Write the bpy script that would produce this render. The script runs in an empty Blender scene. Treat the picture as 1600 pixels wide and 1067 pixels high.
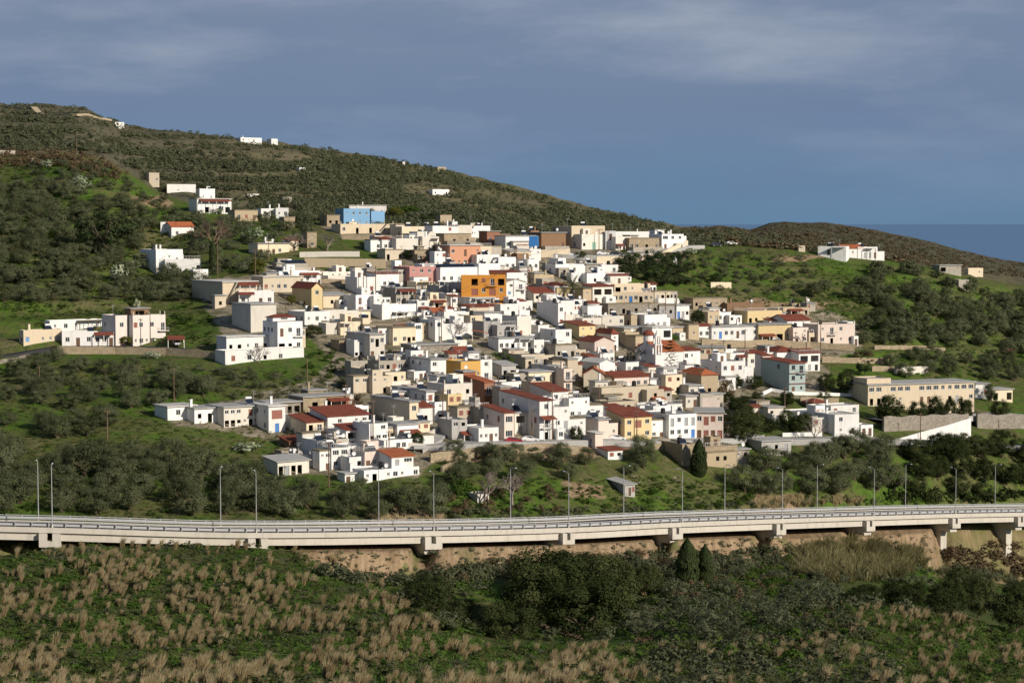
import bpy, math, random
import numpy as np
from mathutils import Vector, Matrix
R = math.radians
scene = bpy.context.scene
col = scene.collection
rng = np.random.default_rng(7)
random.seed(11)

# ------------------------------------------------------------------ camera model
F = 2986.0
HORIZ = 347.0
TH = math.atan((533.5 - HORIZ) / F)
CT, ST = math.cos(TH), math.sin(TH)
def ray(px, py):
    a = (px - 800.0) / F; b = (533.5 - py) / F
    return a, CT + b * ST, -ST + b * CT
def slope(py):
    b = (533.5 - py) / F
    return (-ST + b * CT) / (CT + b * ST)
def project(X, Y, Z):
    d = Y * CT - Z * ST
    return 800 + F * X / d, 533.5 - F * (Y * ST + Z * CT) / d
cam_d = bpy.data.cameras.new('camera')
cam = bpy.data.objects.new('camera', cam_d)
col.objects.link(cam)
cam_d.sensor_width = 36.0
cam_d.lens = 36.0 * F / 1600.0
cam_d.clip_start = 1.0
cam_d.clip_end = 200000.0
cam.rotation_euler = (R(90) - TH, 0, 0)
scene.camera = cam

# ------------------------------------------------------------------ object helpers
def link(o, parent=None):
    col.objects.link(o)
    if parent is not None:
        o.parent = parent
    return o
def tag(o, label=None, cat=None, group=None, kind=None):
    if label: o['label'] = label
    if cat: o['category'] = cat
    if group: o['group'] = group
    if kind: o['kind'] = kind
    return o
def empty(name, loc=(0, 0, 0), rz=0.0, label=None, cat=None, group=None):
    o = bpy.data.objects.new(name, None)
    o.empty_display_size = 0.5
    col.objects.link(o)
    o.location = loc
    o.rotation_euler = (0, 0, rz)
    return tag(o, label, cat, group)

class MB:
    """collects faces of one mesh"""
    def __init__(s): s.v = []; s.f = []
    def quad(s, a, b, c, d):
        n = len(s.v); s.v += [tuple(a), tuple(b), tuple(c), tuple(d)]; s.f.append((n, n+1, n+2, n+3)); return s
    def tri(s, a, b, c):
        n = len(s.v); s.v += [tuple(a), tuple(b), tuple(c)]; s.f.append((n, n+1, n+2)); return s
    def box(s, x0, x1, y0, y1, z0, z1):
        n = len(s.v)
        s.v += [(x0,y0,z0),(x1,y0,z0),(x1,y1,z0),(x0,y1,z0),(x0,y0,z1),(x1,y0,z1),(x1,y1,z1),(x0,y1,z1)]
        for q in ((0,3,2,1),(4,5,6,7),(0,1,5,4),(1,2,6,5),(2,3,7,6),(3,0,4,7)):
            s.f.append(tuple(n+i for i in q))
        return s
    def hexa(s, p):
        n = len(s.v); s.v += [tuple(q) for q in p]
        for q in ((0,3,2,1),(4,5,6,7),(0,1,5,4),(1,2,6,5),(2,3,7,6),(3,0,4,7)):
            s.f.append(tuple(n+i for i in q))
        return s
    def cyl(s, c, r, z0, z1, n=10, r2=None, axis='z'):
        r2 = r if r2 is None else r2
        b = len(s.v)
        for (zz, rr) in ((z0, r), (z1, r2)):
            for i in range(n):
                t = 2*math.pi*i/n
                if axis == 'z': s.v.append((c[0]+rr*math.cos(t), c[1]+rr*math.sin(t), zz))
                elif axis == 'x': s.v.append((zz, c[0]+rr*math.cos(t), c[1]+rr*math.sin(t)))
                else: s.v.append((c[0]+rr*math.cos(t), zz, c[1]+rr*math.sin(t)))
        for i in range(n):
            j = (i+1) % n
            s.f.append((b+i, b+j, b+n+j, b+n+i))
        s.f.append(tuple(b+n+i for i in range(n))); s.f.append(tuple(b+n-1-i for i in range(n)))
        return s
    def tube(s, p, q, r, n=5, r2=None):
        p = Vector(p); q = Vector(q); d = (q-p)
        if d.length < 1e-6: return s
        r2 = r if r2 is None else r2
        z = d.normalized(); x = z.orthogonal().normalized(); y = z.cross(x)
        b = len(s.v)
        for (c, rr) in ((p, r), (q, r2)):
            for i in range(n):
                t = 2*math.pi*i/n
                s.v.append(tuple(c + x*(rr*math.cos(t)) + y*(rr*math.sin(t))))
        for i in range(n):
            j = (i+1) % n
            s.f.append((b+i, b+j, b+n+j, b+n+i))
        s.f.append(tuple(b+n+i for i in range(n)))
        return s
    def mesh(s, name, mat, smooth=False):
        me = bpy.data.meshes.new(name)
        me.from_pydata(s.v, [], s.f)
        if mat is not None: me.materials.append(mat)
        if smooth:
            me.polygons.foreach_set('use_smooth', [True]*len(me.polygons))
        me.update()
        return me
    def build(s, name, mat, parent=None, smooth=False):
        return link(bpy.data.objects.new(name, s.mesh(name, mat, smooth)), parent)

def np_mesh(name, V, nper, mat, rnd=None, smooth=False):
    """V: (N*nper,3) array, every nper verts a face"""
    me = bpy.data.meshes.new(name)
    nv = len(V); nf = nv // nper
    me.vertices.add(nv); me.vertices.foreach_set('co', np.ascontiguousarray(V, dtype=np.float32).ravel())
    me.loops.add(nv); me.loops.foreach_set('vertex_index', np.arange(nv, dtype=np.int32))
    me.polygons.add(nf); me.polygons.foreach_set('loop_start', np.arange(0, nv, nper, dtype=np.int32))
    if rnd is not None:
        at = me.attributes.new('rnd', 'FLOAT', 'FACE')
        at.data.foreach_set('value', np.ascontiguousarray(rnd, dtype=np.float32))
    me.update(calc_edges=True)
    if mat is not None: me.materials.append(mat)
    return me

# ------------------------------------------------------------------ value noise (numpy)
_perm = rng.random((256, 256)).astype(np.float64)
def vnoise(x, y):
    xi = np.floor(x).astype(int); yi = np.floor(y).astype(int)
    fx = x - xi; fy = y - yi
    fx = fx*fx*(3-2*fx); fy = fy*fy*(3-2*fy)
    a = _perm[xi & 255, yi & 255]; b = _perm[(xi+1) & 255, yi & 255]
    c = _perm[xi & 255, (yi+1) & 255]; d = _perm[(xi+1) & 255, (yi+1) & 255]
    return (a*(1-fx)+b*fx)*(1-fy) + (c*(1-fx)+d*fx)*fy - 0.5
def fbm(x, y, o=4):
    r = 0.0; a = 1.0
    for i in range(o):
        r = r + a*vnoise(x+17.3*i, y-9.1*i); x = x*2.03; y = y*2.03; a *= 0.5
    return r

# ------------------------------------------------------------------ materials
def newmat(name):
    m = bpy.data.materials.new(name); m.use_nodes = True
    nt = m.node_tree; nt.nodes.clear()
    return m, nt
def N(nt, t, **kw):
    n = nt.nodes.new(t)
    for k, v in kw.items():
        if k.startswith('i_'): n.inputs[k[2:].replace('_', ' ')].default_value = v
        else: setattr(n, k, v)
    return n
def ramp(nt, fac, stops):
    r = nt.nodes.new('ShaderNodeValToRGB')
    el = r.color_ramp.elements
    while len(el) < len(stops): el.new(0.5)
    for e, (p, c) in zip(el, stops):
        e.position = p; e.color = (c[0], c[1], c[2], 1)
    nt.links.new(fac, r.inputs['Fac'])
    return r.outputs['Color']
def mixc(nt, fac, a, b, mode='MIX'):
    m = nt.nodes.new('ShaderNodeMix'); m.data_type = 'RGBA'; m.blend_type = mode
    for s, v in ((0, fac), (6, a), (7, b)):
        if isinstance(v, (int, float)): m.inputs[s].default_value = v
        elif isinstance(v, (tuple, list)): m.inputs[s].default_value = (v[0], v[1], v[2], 1)
        else: nt.links.new(v, m.inputs[s])
    return m.outputs[2]
def mth(nt, op, a, b=None, clamp=False):
    m = nt.nodes.new('ShaderNodeMath'); m.operation = op; m.use_clamp = clamp
    for i, v in enumerate((a, b)):
        if v is None: continue
        if isinstance(v, (int, float)): m.inputs[i].default_value = v
        else: nt.links.new(v, m.inputs[i])
    return m.outputs[0]
def noise(nt, vec, scale, detail=4, rough=0.55, sc=None):
    n = nt.nodes.new('ShaderNodeTexNoise')
    n.inputs['Scale'].default_value = scale; n.inputs['Detail'].default_value = detail; n.inputs['Roughness'].default_value = rough
    if sc is not None:
        mp = nt.nodes.new('ShaderNodeMapping'); mp.inputs['Scale'].default_value = sc
        nt.links.new(vec, mp.inputs['Vector']); vec = mp.outputs['Vector']
    nt.links.new(vec, n.inputs['Vector'])
    return n.outputs['Fac']
def principled(nt, color, rough=0.8, spec=0.3, bump=None, metal=0.0):
    p = nt.nodes.new('ShaderNodeBsdfPrincipled')
    if isinstance(color, (tuple, list)): p.inputs['Base Color'].default_value = (*color[:3], 1)
    else: nt.links.new(color, p.inputs['Base Color'])
    p.inputs['Roughness'].default_value = rough
    p.inputs['Specular IOR Level'].default_value = spec
    p.inputs['Metallic'].default_value = metal
    if bump is not None:
        b = nt.nodes.new('ShaderNodeBump'); b.inputs['Strength'].default_value = bump[1]; b.inputs['Distance'].default_value = bump[2]
        nt.links.new(bump[0], b.inputs['Height']); nt.links.new(b.outputs['Normal'], p.inputs['Normal'])
    o = nt.nodes.new('ShaderNodeOutputMaterial'); nt.links.new(p.outputs[0], o.inputs[0])
    return p
def objvec(nt):
    """object coordinates shifted by a per-object random so that copies differ"""
    tc = nt.nodes.new('ShaderNodeTexCoord'); oi = nt.nodes.new('ShaderNodeObjectInfo')
    s = mth(nt, 'MULTIPLY', oi.outputs['Random'], 57.0)
    v = nt.nodes.new('ShaderNodeVectorMath'); v.operation = 'ADD'
    nt.links.new(tc.outputs['Object'], v.inputs[0]); nt.links.new(s, v.inputs[1])
    return v.outputs[0], oi.outputs['Random']
def posvec(nt):
    g = nt.nodes.new('ShaderNodeNewGeometry'); return g.outputs['Position']
def sc3(c, k): return tuple(min(1.0, x*k) for x in c)

def wallmat(name, c, dirt=(0.30, 0.26, 0.20), amt=0.5, rough=0.9, var=0.18):
    m, nt = newmat(name)
    v, rn = objvec(nt)
    streak = noise(nt, v, 1.0, 5, 0.6, (0.9, 0.9, 0.22))
    blot = noise(nt, v, 0.35, 4, 0.6)
    s = mth(nt, 'MULTIPLY', mth(nt, 'SUBTRACT', streak, 0.50, True), 4.0*amt, True)
    b = mth(nt, 'MULTIPLY', mth(nt, 'SUBTRACT', blot, 0.52, True), 3.0*amt, True)
    base = mixc(nt, rn, sc3(c, 1-var), sc3(c, 1+var*0.5))
    cc = mixc(nt, mth(nt, 'MULTIPLY', s, 0.55), base, dirt)
    cc = mixc(nt, mth(nt, 'MULTIPLY', b, 0.5), cc, sc3(c, 0.62))
    fine = noise(nt, v, 6.0, 3)
    principled(nt, cc, rough, 0.2, (fine, 0.4, 0.03))
    return m
def stonemat(name, c1, c2, mortar, scale=1.6):
    m, nt = newmat(name)
    v, rn = objvec(nt)
    vo = nt.nodes.new('ShaderNodeTexVoronoi'); vo.inputs['Scale'].default_value = scale
    mp = nt.nodes.new('ShaderNodeMapping'); mp.inputs['Scale'].default_value = (1, 1, 1.7)
    nt.links.new(v, mp.inputs['Vector']); nt.links.new(mp.outputs['Vector'], vo.inputs['Vector'])
    ve = nt.nodes.new('ShaderNodeTexVoronoi'); ve.feature = 'DISTANCE_TO_EDGE'; ve.inputs['Scale'].default_value = scale
    nt.links.new(mp.outputs['Vector'], ve.inputs['Vector'])
    sep = nt.nodes.new('ShaderNodeSeparateColor'); nt.links.new(vo.outputs['Color'], sep.inputs[0])
    c = mixc(nt, sep.outputs[0], c1, c2)
    e = mth(nt, 'MULTIPLY', ve.outputs['Distance'], 9.0, True)
    c = mixc(nt, e, mortar, c)
    big = noise(nt, v, 0.4, 4)
    c = mixc(nt, mth(nt, 'MULTIPLY', mth(nt, 'SUBTRACT', big, 0.45, True), 2.5, True), c, sc3(c1, 0.6))
    principled(nt, c, 0.95, 0.1, (e, 0.6, 0.06))
    return m
def plain(name, c, rough=0.6, spec=0.4, metal=0.0, nz=0.2, scale=2.0):
    m, nt = newmat(name)
    v, rn = objvec(nt)
    n = noise(nt, v, scale, 4)
    cc = mixc(nt, n, sc3(c, 1-nz*1.6), sc3(c, 1+nz*1.2))
    principled(nt, cc, rough, spec, None, metal)
    return m
def tilemat(name, c1, c2):
    m, nt = newmat(name)
    v, rn = objvec(nt)
    w = nt.nodes.new('ShaderNodeTexWave'); w.wave_type = 'BANDS'; w.bands_direction = 'X'
    w.inputs['Scale'].default_value = 1.25; w.inputs['Distortion'].default_value = 0.4
    nt.links.new(v, w.inputs['Vector'])
    n = noise(nt, v, 2.2, 5, 0.7)
    big = noise(nt, v, 0.5, 3)
    c = mixc(nt, n, c1, c2)
    c = mixc(nt, mth(nt, 'MULTIPLY', mth(nt, 'SUBTRACT', big, 0.5, True), 3, True), c, sc3(c1, 0.6))
    principled(nt, c, 0.85, 0.2, (w.outputs['Fac'], 0.7, 0.08))
    return m
def leafmat(name, dark, mid, light, trans=0.25, nscale=0.12):
    """leaves: per-leaf variation (rnd attribute), per-plant variation, broad noise in world space"""
    m, nt = newmat(name)
    at = nt.nodes.new('ShaderNodeAttribute'); at.attribute_name = 'rnd'
    oi = nt.nodes.new('ShaderNodeObjectInfo')
    pn = noise(nt, posvec(nt), nscale, 3)
    f = mth(nt, 'ADD', mth(nt, 'MULTIPLY', at.outputs['Fac'], 0.42), mth(nt, 'MULTIPLY', oi.outputs['Random'], 0.38))
    f = mth(nt, 'ADD', f, mth(nt, 'MULTIPLY', mth(nt, 'SUBTRACT', pn, 0.35), 0.9))
    c = ramp(nt, f, [(0.0, dark), (0.45, mid), (1.0, light)])
    d = nt.nodes.new('ShaderNodeBsdfDiffuse'); t = nt.nodes.new('ShaderNodeBsdfTranslucent')
    nt.links.new(c, d.inputs['Color']); nt.links.new(c, t.inputs['Color'])
    mx = nt.nodes.new('ShaderNodeMixShader'); mx.inputs[0].default_value = trans
    nt.links.new(d.outputs[0], mx.inputs[1]); nt.links.new(t.outputs[0], mx.inputs[2])
    o = nt.nodes.new('ShaderNodeOutputMaterial'); nt.links.new(mx.outputs[0], o.inputs[0])
    return m

DIRT = (0.26, 0.22, 0.16)
M = {
 'white': wallmat('white_plaster', (0.77, 0.765, 0.75), DIRT, 0.5, var=0.12),
 'offwhite': wallmat('offwhite_plaster', (0.68, 0.645, 0.58), DIRT, 0.5),
 'cream': wallmat('cream_plaster', (0.68, 0.58, 0.43), DIRT, 0.5),
 'beige': wallmat('beige_plaster', (0.54, 0.475, 0.37), DIRT, 0.6),
 'tan': wallmat('tan_plaster', (0.47, 0.385, 0.265), DIRT, 0.6),
 'pinkish': wallmat('pale_pink_plaster', (0.68, 0.58, 0.51), DIRT, 0.4),
 'palepink': wallmat('whitish_pink_plaster', (0.72, 0.655, 0.605), DIRT, 0.4),
 'pink': wallmat('old_pink_plaster', (0.46, 0.24, 0.22), DIRT, 0.4),
 'salmon': wallmat('salmon_plaster', (0.58, 0.30, 0.19), DIRT, 0.3),
 'orange': wallmat('orange_plaster', (0.68, 0.30, 0.055), DIRT, 0.25),
 'ochre': wallmat('ochre_plaster', (0.60, 0.36, 0.11), DIRT, 0.3),
 'yellow': wallmat('yellow_plaster', (0.66, 0.53, 0.30), DIRT, 0.4),
 'blue': wallmat('light_blue_plaster', (0.22, 0.42, 0.66), DIRT, 0.2),
 'teal': wallmat('pale_teal_plaster', (0.40, 0.50, 0.49), DIRT, 0.3),
 'grey': wallmat('grey_render', (0.40, 0.39, 0.375), (0.12, 0.11, 0.10), 0.6),
 'concrete': wallmat('bare_concrete', (0.42, 0.385, 0.33), (0.14, 0.12, 0.10), 0.8),
 'brown': wallmat('brown_plaster', (0.24, 0.15, 0.09), (0.1, 0.07, 0.05), 0.5),
 'brick': wallmat('red_brick_plaster', (0.30, 0.15, 0.10), (0.1, 0.07, 0.05), 0.5),
 'stone': stonemat('rubble_stone', (0.44, 0.36, 0.245), (0.29, 0.23, 0.16), (0.32, 0.27, 0.20)),
 'greystone': stonemat('grey_rubble_stone', (0.36, 0.33, 0.28), (0.20, 0.18, 0.15), (0.24, 0.21, 0.17)),
 'roofgrey': wallmat('grey_roof_screed', (0.40, 0.40, 0.39), (0.15, 0.14, 0.13), 0.8),
 'roofwhite': wallmat('white_roof_paint', (0.62, 0.61, 0.58), (0.22, 0.20, 0.17), 0.8),
 'roofdirt': wallmat('earth_roof', (0.24, 0.20, 0.14), (0.10, 0.12, 0.05), 0.9),
 'tile': tilemat('red_roof_tiles', (0.19, 0.052, 0.036), (0.27, 0.085, 0.052)),
 'tileor': tilemat('orange_roof_tiles', (0.36, 0.10, 0.045), (0.46, 0.16, 0.07)),
 'frame': plain('white_window_frame', (0.66, 0.65, 0.62), 0.5),
 'darkframe': plain('dark_window_frame', (0.10, 0.07, 0.05), 0.5),
 'glass': plain('window_glass', (0.035, 0.045, 0.055), 0.08, 0.6, 0, 0.3),
 'doorbrown': plain('brown_door_wood', (0.13, 0.07, 0.04), 0.6),
 'doorblue': plain('blue_door_paint', (0.06, 0.20, 0.52), 0.5),
 'doorgreen': plain('green_door_paint', (0.24, 0.44, 0.36), 0.5),
 'doorgrey': plain('grey_door_paint', (0.33, 0.34, 0.35), 0.5),
 'shutred': plain('reddish_shutter_paint', (0.28, 0.11, 0.08), 0.6),
 'shutblue': plain('blue_shutter_paint', (0.16, 0.33, 0.58), 0.6),
 'black': plain('black_plastic', (0.02, 0.02, 0.022), 0.4),
 'steel': plain('galvanised_steel', (0.42, 0.43, 0.44), 0.45, 0.5, 0.3),
 'railsteel': plain('painted_rail_steel', (0.40, 0.41, 0.43), 0.55, 0.3, 0, 0.12),
 'tankwhite': plain('white_tank', (0.7, 0.7, 0.7), 0.35),
 'solar': plain('solar_panel_glass', (0.018, 0.026, 0.045), 0.12, 0.6),
 'wood': plain('weathered_wood_pole', (0.15, 0.10, 0.065), 0.9),
 'asphalt': plain('asphalt', (0.050, 0.050, 0.056), 1.0, 0.03, 0, 0.25, 0.7),
 'bconc': wallmat('viaduct_concrete', (0.53, 0.50, 0.445), (0.20, 0.17, 0.13), 0.6, var=0.05),
 'paint': plain('road_paint', (0.7, 0.7, 0.68), 0.7),
 'awnblue': plain('blue_panel', (0.05, 0.22, 0.55), 0.5),
 'bark': plain('bark', (0.10, 0.075, 0.05), 0.95),
 'twig': plain('bare_twigs', (0.23, 0.19, 0.165), 0.95),
 'twigred': plain('reddish_bare_twigs', (0.20, 0.13, 0.10), 0.95),
 'cablemat': plain('cable_black', (0.05, 0.05, 0.05), 0.6),
 'olive': leafmat('olive_leaves', (0.048, 0.058, 0.028), (0.110, 0.126, 0.065), (0.19, 0.21, 0.118), 0.32),
 'carob': leafmat('dark_evergreen_leaves', (0.012, 0.020, 0.007), (0.036, 0.050, 0.018), (0.10, 0.115, 0.045), 0.2),
 'pine': leafmat('pine_needles', (0.014, 0.026, 0.012), (0.040, 0.060, 0.025), (0.08, 0.105, 0.045), 0.25),
 'cypress': leafmat('cypress_leaves', (0.014, 0.024, 0.010), (0.038, 0.056, 0.022), (0.08, 0.10, 0.04), 0.2),
 'green': leafmat('fresh_green_leaves', (0.02, 0.04, 0.008), (0.055, 0.10, 0.02), (0.11, 0.17, 0.035), 0.3),
 'yellowgreen': leafmat('citrus_leaves', (0.04, 0.05, 0.01), (0.11, 0.12, 0.025), (0.22, 0.2, 0.05), 0.3),
 'scrubl': leafmat('grey_scrub_leaves', (0.062, 0.074, 0.040), (0.122, 0.138, 0.078), (0.20, 0.215, 0.13), 0.4, 0.02),
 'brownscrub': leafmat('brown_scrub', (0.05, 0.04, 0.025), (0.12, 0.09, 0.055), (0.22, 0.16, 0.09), 0.2),
 'cactus': leafmat('prickly_pear_pads', (0.07, 0.10, 0.05), (0.20, 0.25, 0.15), (0.42, 0.44, 0.32), 0.1),
 'palm': leafmat('palm_fronds', (0.03, 0.045, 0.015), (0.08, 0.10, 0.03), (0.18, 0.18, 0.07), 0.2),
 'straw': leafmat('dry_straw', (0.20, 0.155, 0.08), (0.42, 0.335, 0.195), (0.70, 0.60, 0.38), 0.45, 0.15),
 'reed': leafmat('reed_leaves', (0.09, 0.09, 0.035), (0.21, 0.195, 0.095), (0.38, 0.34, 0.19), 0.4, 0.2),
 'lush': leafmat('lush_herb_leaves', (0.036, 0.070, 0.014), (0.092, 0.165, 0.034), (0.18, 0.26, 0.07), 0.45, 0.10),
 'meadow': leafmat('meadow_grass', (0.05, 0.075, 0.018), (0.13, 0.15, 0.05), (0.27, 0.26, 0.12), 0.45, 0.15),
 'herb': leafmat('herb_leaves', (0.034, 0.056, 0.014), (0.080, 0.125, 0.032), (0.15, 0.20, 0.06), 0.42, 0.10),
}
# ------------------------------------------------------------------ terrain
def pch(x, xs, ys):
    """monotone cubic through (xs, ys), linear beyond the ends; x array"""
    x = np.asarray(x, float); xs = np.asarray(xs, float); ys = np.asarray(ys, float)
    if len(xs) == 1: return np.full(x.shape, ys[0])
    h = np.diff(xs); d = np.diff(ys)/h
    m = np.zeros(len(xs)); m[0] = d[0]; m[-1] = d[-1]
    for i in range(1, len(xs)-1):
        if d[i-1]*d[i] > 0:
            w1 = 2*h[i]+h[i-1]; w2 = h[i]+2*h[i-1]
            m[i] = (w1+w2)/(w1/d[i-1]+w2/d[i])
    xc = np.clip(x, xs[0], xs[-1])
    i = np.clip(np.searchsorted(xs, xc, side='right')-1, 0, len(h)-1)
    t = (xc-xs[i])/h[i]
    return ((2*t**3-3*t**2+1)*ys[i] + (t**3-2*t**2+t)*h[i]*m[i] + (-2*t**3+3*t**2)*ys[i+1] + (t**3-t**2)*h[i]*m[i+1])
def P(px, pts): return pch(px, [p[0] for p in pts], [p[1] for p in pts])

BR_D = [(-900, 352), (-200, 345), (83, 348), (399, 357), (677, 373), (888, 393), (1065, 415), (1223, 436), (1365, 458), (1493, 478), (1600, 496), (2000, 565), (2500, 650)]
BR_Y = [(-900, 800), (-200, 819), (0, 823), (83, 825), (399, 833), (677, 830), (888, 825), (1065, 816.5), (1223, 811), (1365, 806.5), (1493, 803), (1600, 801), (2000, 795), (2500, 792)]
pxs = np.arange(-700, 2301, 5.0)
us = (pxs-800)/F
Db = P(pxs, BR_D)
def Sl(py): 
    b = (533.5-py)/F
    return (-ST+b*CT)/(CT+b*ST)
K = []   # (D array, slope array, rows to next)
one = np.ones_like(pxs)
def KZ(D, z, n): K.append((one*D, one*(z/D), n))
def KP(D, y, n): K.append((D, Sl(y), n))
KZ(8, -3.0, 4); KZ(60, -16.0, 20)
KP(P(pxs, [(-700,180),(0,180),(400,175),(800,168),(1200,172),(1600,182),(2300,190)]), one*1078, 80)
KP(P(pxs, [(-700,290),(0,295),(200,300),(400,300),(500,290),(600,275),(700,262),(800,252),(1000,240),(1200,245),(1300,260),(1400,272),(1500,275),(1600,275),(2300,290)]),
   P(pxs, [(-700,862),(0,865),(200,857),(400,862),(500,886),(600,925),(700,965),(800,995),(1000,1005),(1200,985),(1300,960),(1400,950),(1500,962),(1600,985),(2300,1000)]), 24)
KP(P(pxs, [(-700,322),(0,325),(400,325),(600,318),(800,310),(1000,312),(1100,328),(1200,350),(1300,365),(1400,375),(1600,375),(2300,400)]),
   P(pxs, [(-700,880),(0,880),(200,873),(400,882),(500,910),(600,945),(700,985),(800,1008),(1000,985),(1100,950),(1200,932),(1300,922),(1400,925),(1500,932),(1600,945),(2300,960)]), 24)
KP(Db-7, P(pxs, [(-700,880),(0,880),(200,868),(400,876),(500,893),(600,906),(700,890),(800,884),(900,876),(1000,870),(1130,872),(1200,868),(1300,868),(1400,872),(1450,880),(1500,894),(1600,912),(2300,912)]), 8)
KP(Db-1.0, P(pxs, [(-700,860),(0,860),(200,857),(400,860),(600,854),(700,851),(800,849),(900,846),(1000,842),(1130,836),(1200,834),(1300,830),(1400,828),(1450,832),(1500,866),(1600,900),(2300,900)]), 8)
KP(Db+17, P(pxs, [(-700,808),(0,812),(200,816),(400,820),(600,822),(800,816),(1000,806.5),(1200,798.5),(1400,791.5),(1600,788.5),(2300,780)]), 40)
KP(P(pxs, [(-700,430),(0,420),(200,420),(400,425),(600,415),(700,425),(800,440),(1000,462),(1200,485),(1400,510),(1600,545),(2300,620)]),
   P(pxs, [(-700,690),(0,700),(200,705),(400,725),(600,748),(700,735),(800,715),(1000,705),(1200,705),(1400,692),(1600,690),(2300,680)]), 60)
KP(P(pxs, [(-700,520),(0,520),(200,525),(400,510),(600,495),(800,510),(1000,535),(1200,550),(1400,575),(1600,625),(2300,700)]),
   P(pxs, [(-700,540),(0,548),(200,548),(400,570),(600,610),(800,600),(1000,600),(1200,605),(1400,605),(1600,590),(2300,585)]), 60)
KP(P(pxs, [(-700,650),(0,640),(200,640),(400,600),(600,590),(800,600),(1000,620),(1200,630),(1400,650),(1600,700),(2300,780)]),
   P(pxs, [(-700,390),(0,400),(200,420),(400,455),(600,485),(800,480),(1000,485),(1200,510),(1400,505),(1600,520),(2300,540)]), 70)
cD = [(-700,850),(0,830),(100,815),(150,805),(200,800),(250,790),(300,770),(400,750),(500,730),(600,715),(700,705),(900,700),(1000,705),(1060,715),(1100,730),(1200,745),(1280,755),(1350,760),(1400,765),(1500,780),(1600,800),(2300,900)]
cY = [(-700,235),(0,243),(100,236),(150,245),(200,268),(250,300),(300,318),(400,338),(500,346),(600,362),(700,370),(800,384),(900,388),(1000,389),(1060,384),(1100,382),(1200,384),(1280,393),(1350,401),(1400,409),(1500,428),(1600,446),(2300,520)]
KP(P(pxs, cD), P(pxs, cY), 16)
KP(P(pxs, cD)+110, P(pxs, cY)+13, 30)
KP(P(pxs, [(-700,1200),(0,1200),(150,1200),(250,1150),(400,1100),(600,1080),(800,1100),(900,1150),(1000,1200),(1100,1350),(1200,1600),(1300,1750),(1400,1850),(1600,2050),(2300,2400)]),
   P(pxs, [(-700,215),(0,226),(150,234),(200,262),(250,290),(300,304),(400,320),(500,330),(600,344),(700,354),(800,367),(900,372),(1000,376),(1100,374),(1200,376),(1300,385),(1400,397),(1500,413),(1600,430),(2300,480)]), 150)
bcrest = [(-700,140),(0,163),(30,166),(60,164),(130,168),(145,173),(160,182),(200,195),(300,208),(400,220),(500,233),(560,241),(600,249),(700,268),(800,291),(900,319),(960,332),(1000,343),(1040,350),(1070,357),(1100,357),(1125,353),(1145,355),(1170,359),(1200,351),(1228,347),(1255,349),(1285,349.5),(1340,355),(1400,368),(1450,378),(1500,391),(1550,404),(1600,412),(2300,470)]
KP(P(pxs, [(-700,1750),(0,1700),(400,1650),(800,1700),(1000,1800),(1070,1950),(1130,2200),(1200,2500),(1600,2500),(2300,2600)]), P(pxs, bcrest), 14)
KZ(4200, -170.0, 0)

for _i, _a in ((5, 10.0), (6, 34.0)):
    _g = sum(np.exp(-np.where(pxs > c, ((pxs-c)/(w*0.75))**2, np.abs((pxs-c)/w)**6)) for c, w in ((662, 22), (1036, 16), (1192, 16), (1330, 12), (1478, 16), (385, 18), (50, 60)))
    _b = np.clip(_g, 0, 1)*_a/F
    K[_i] = (K[_i][0], K[_i][1]-_b, K[_i][2])
def build_rows():
    nk = len(K)
    Dk = np.array([np.log(k[0]) for k in K]); Sk = np.array([k[1] for k in K])
    ts = []
    for i in range(nk-1):
        ts += list(i + np.arange(K[i][2])/K[i][2])
    ts.append(nk-1.0); ts = np.array(ts)
    h = np.ones(nk-1)
    def mono(Y):
        d = np.diff(Y, axis=0); m = np.zeros_like(Y); m[0] = d[0]; m[-1] = d[-1]
        for i in range(1, nk-1):
            p = d[i-1]*d[i] > 0
            m[i] = np.where(p, 2*d[i-1]*d[i]/np.where(p, d[i-1]+d[i], 1), 0)
        i = np.clip(np.floor(ts).astype(int), 0, nk-2); t = (ts-i)[:, None]
        return (2*t**3-3*t**2+1)*Y[i] + (t**3-2*t**2+t)*m[i] + (-2*t**3+3*t**2)*Y[i+1] + (t**3-t**2)*m[i+1]
    return ts, np.exp(mono(Dk)), mono(Sk)
TS, GD, GS = build_rows()
GX = us[None, :]*GD; GY = GD; GZ = GS*GD
def smooth01(x, a, b):
    t = np.clip((x-a)/(b-a), 0, 1); return t*t*(3-2*t)
# terraces on the left slope and on the hill behind
tt = TS[:, None]+0*GX
pp = pxs[None, :]+0*GX
def terrace(Z, step, mask, warp):
    q = (Z+warp)/step; f = q-np.floor(q)
    zz = (np.floor(q) + smooth01(f, 0.55, 0.95))*step - warp
    return Z*(1-mask) + zz*mask
wl = fbm(GX/90, GY/90, 2)*6
mk_back = smooth01(tt, 12.6, 12.8)*(1-smooth01(tt, 13.75, 13.95))*(1-smooth01(pp, 420, 900))
GZ = terrace(GZ, 9.0, mk_back*0.8, wl)
mk_left = smooth01(tt, 8.2, 8.6)*(1-smooth01(tt, 10.6, 10.9))*(1-smooth01(pp, 250, 380))
GZ = terrace(GZ, 4.2, mk_left*0.7, wl*0.6)
mk_right = smooth01(tt, 9.2, 9.6)*(1-smooth01(tt, 10.6, 10.9))*smooth01(pp, 1150, 1250)
GZ = terrace(GZ, 3.6, mk_right*0.5, wl*0.6)
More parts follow.
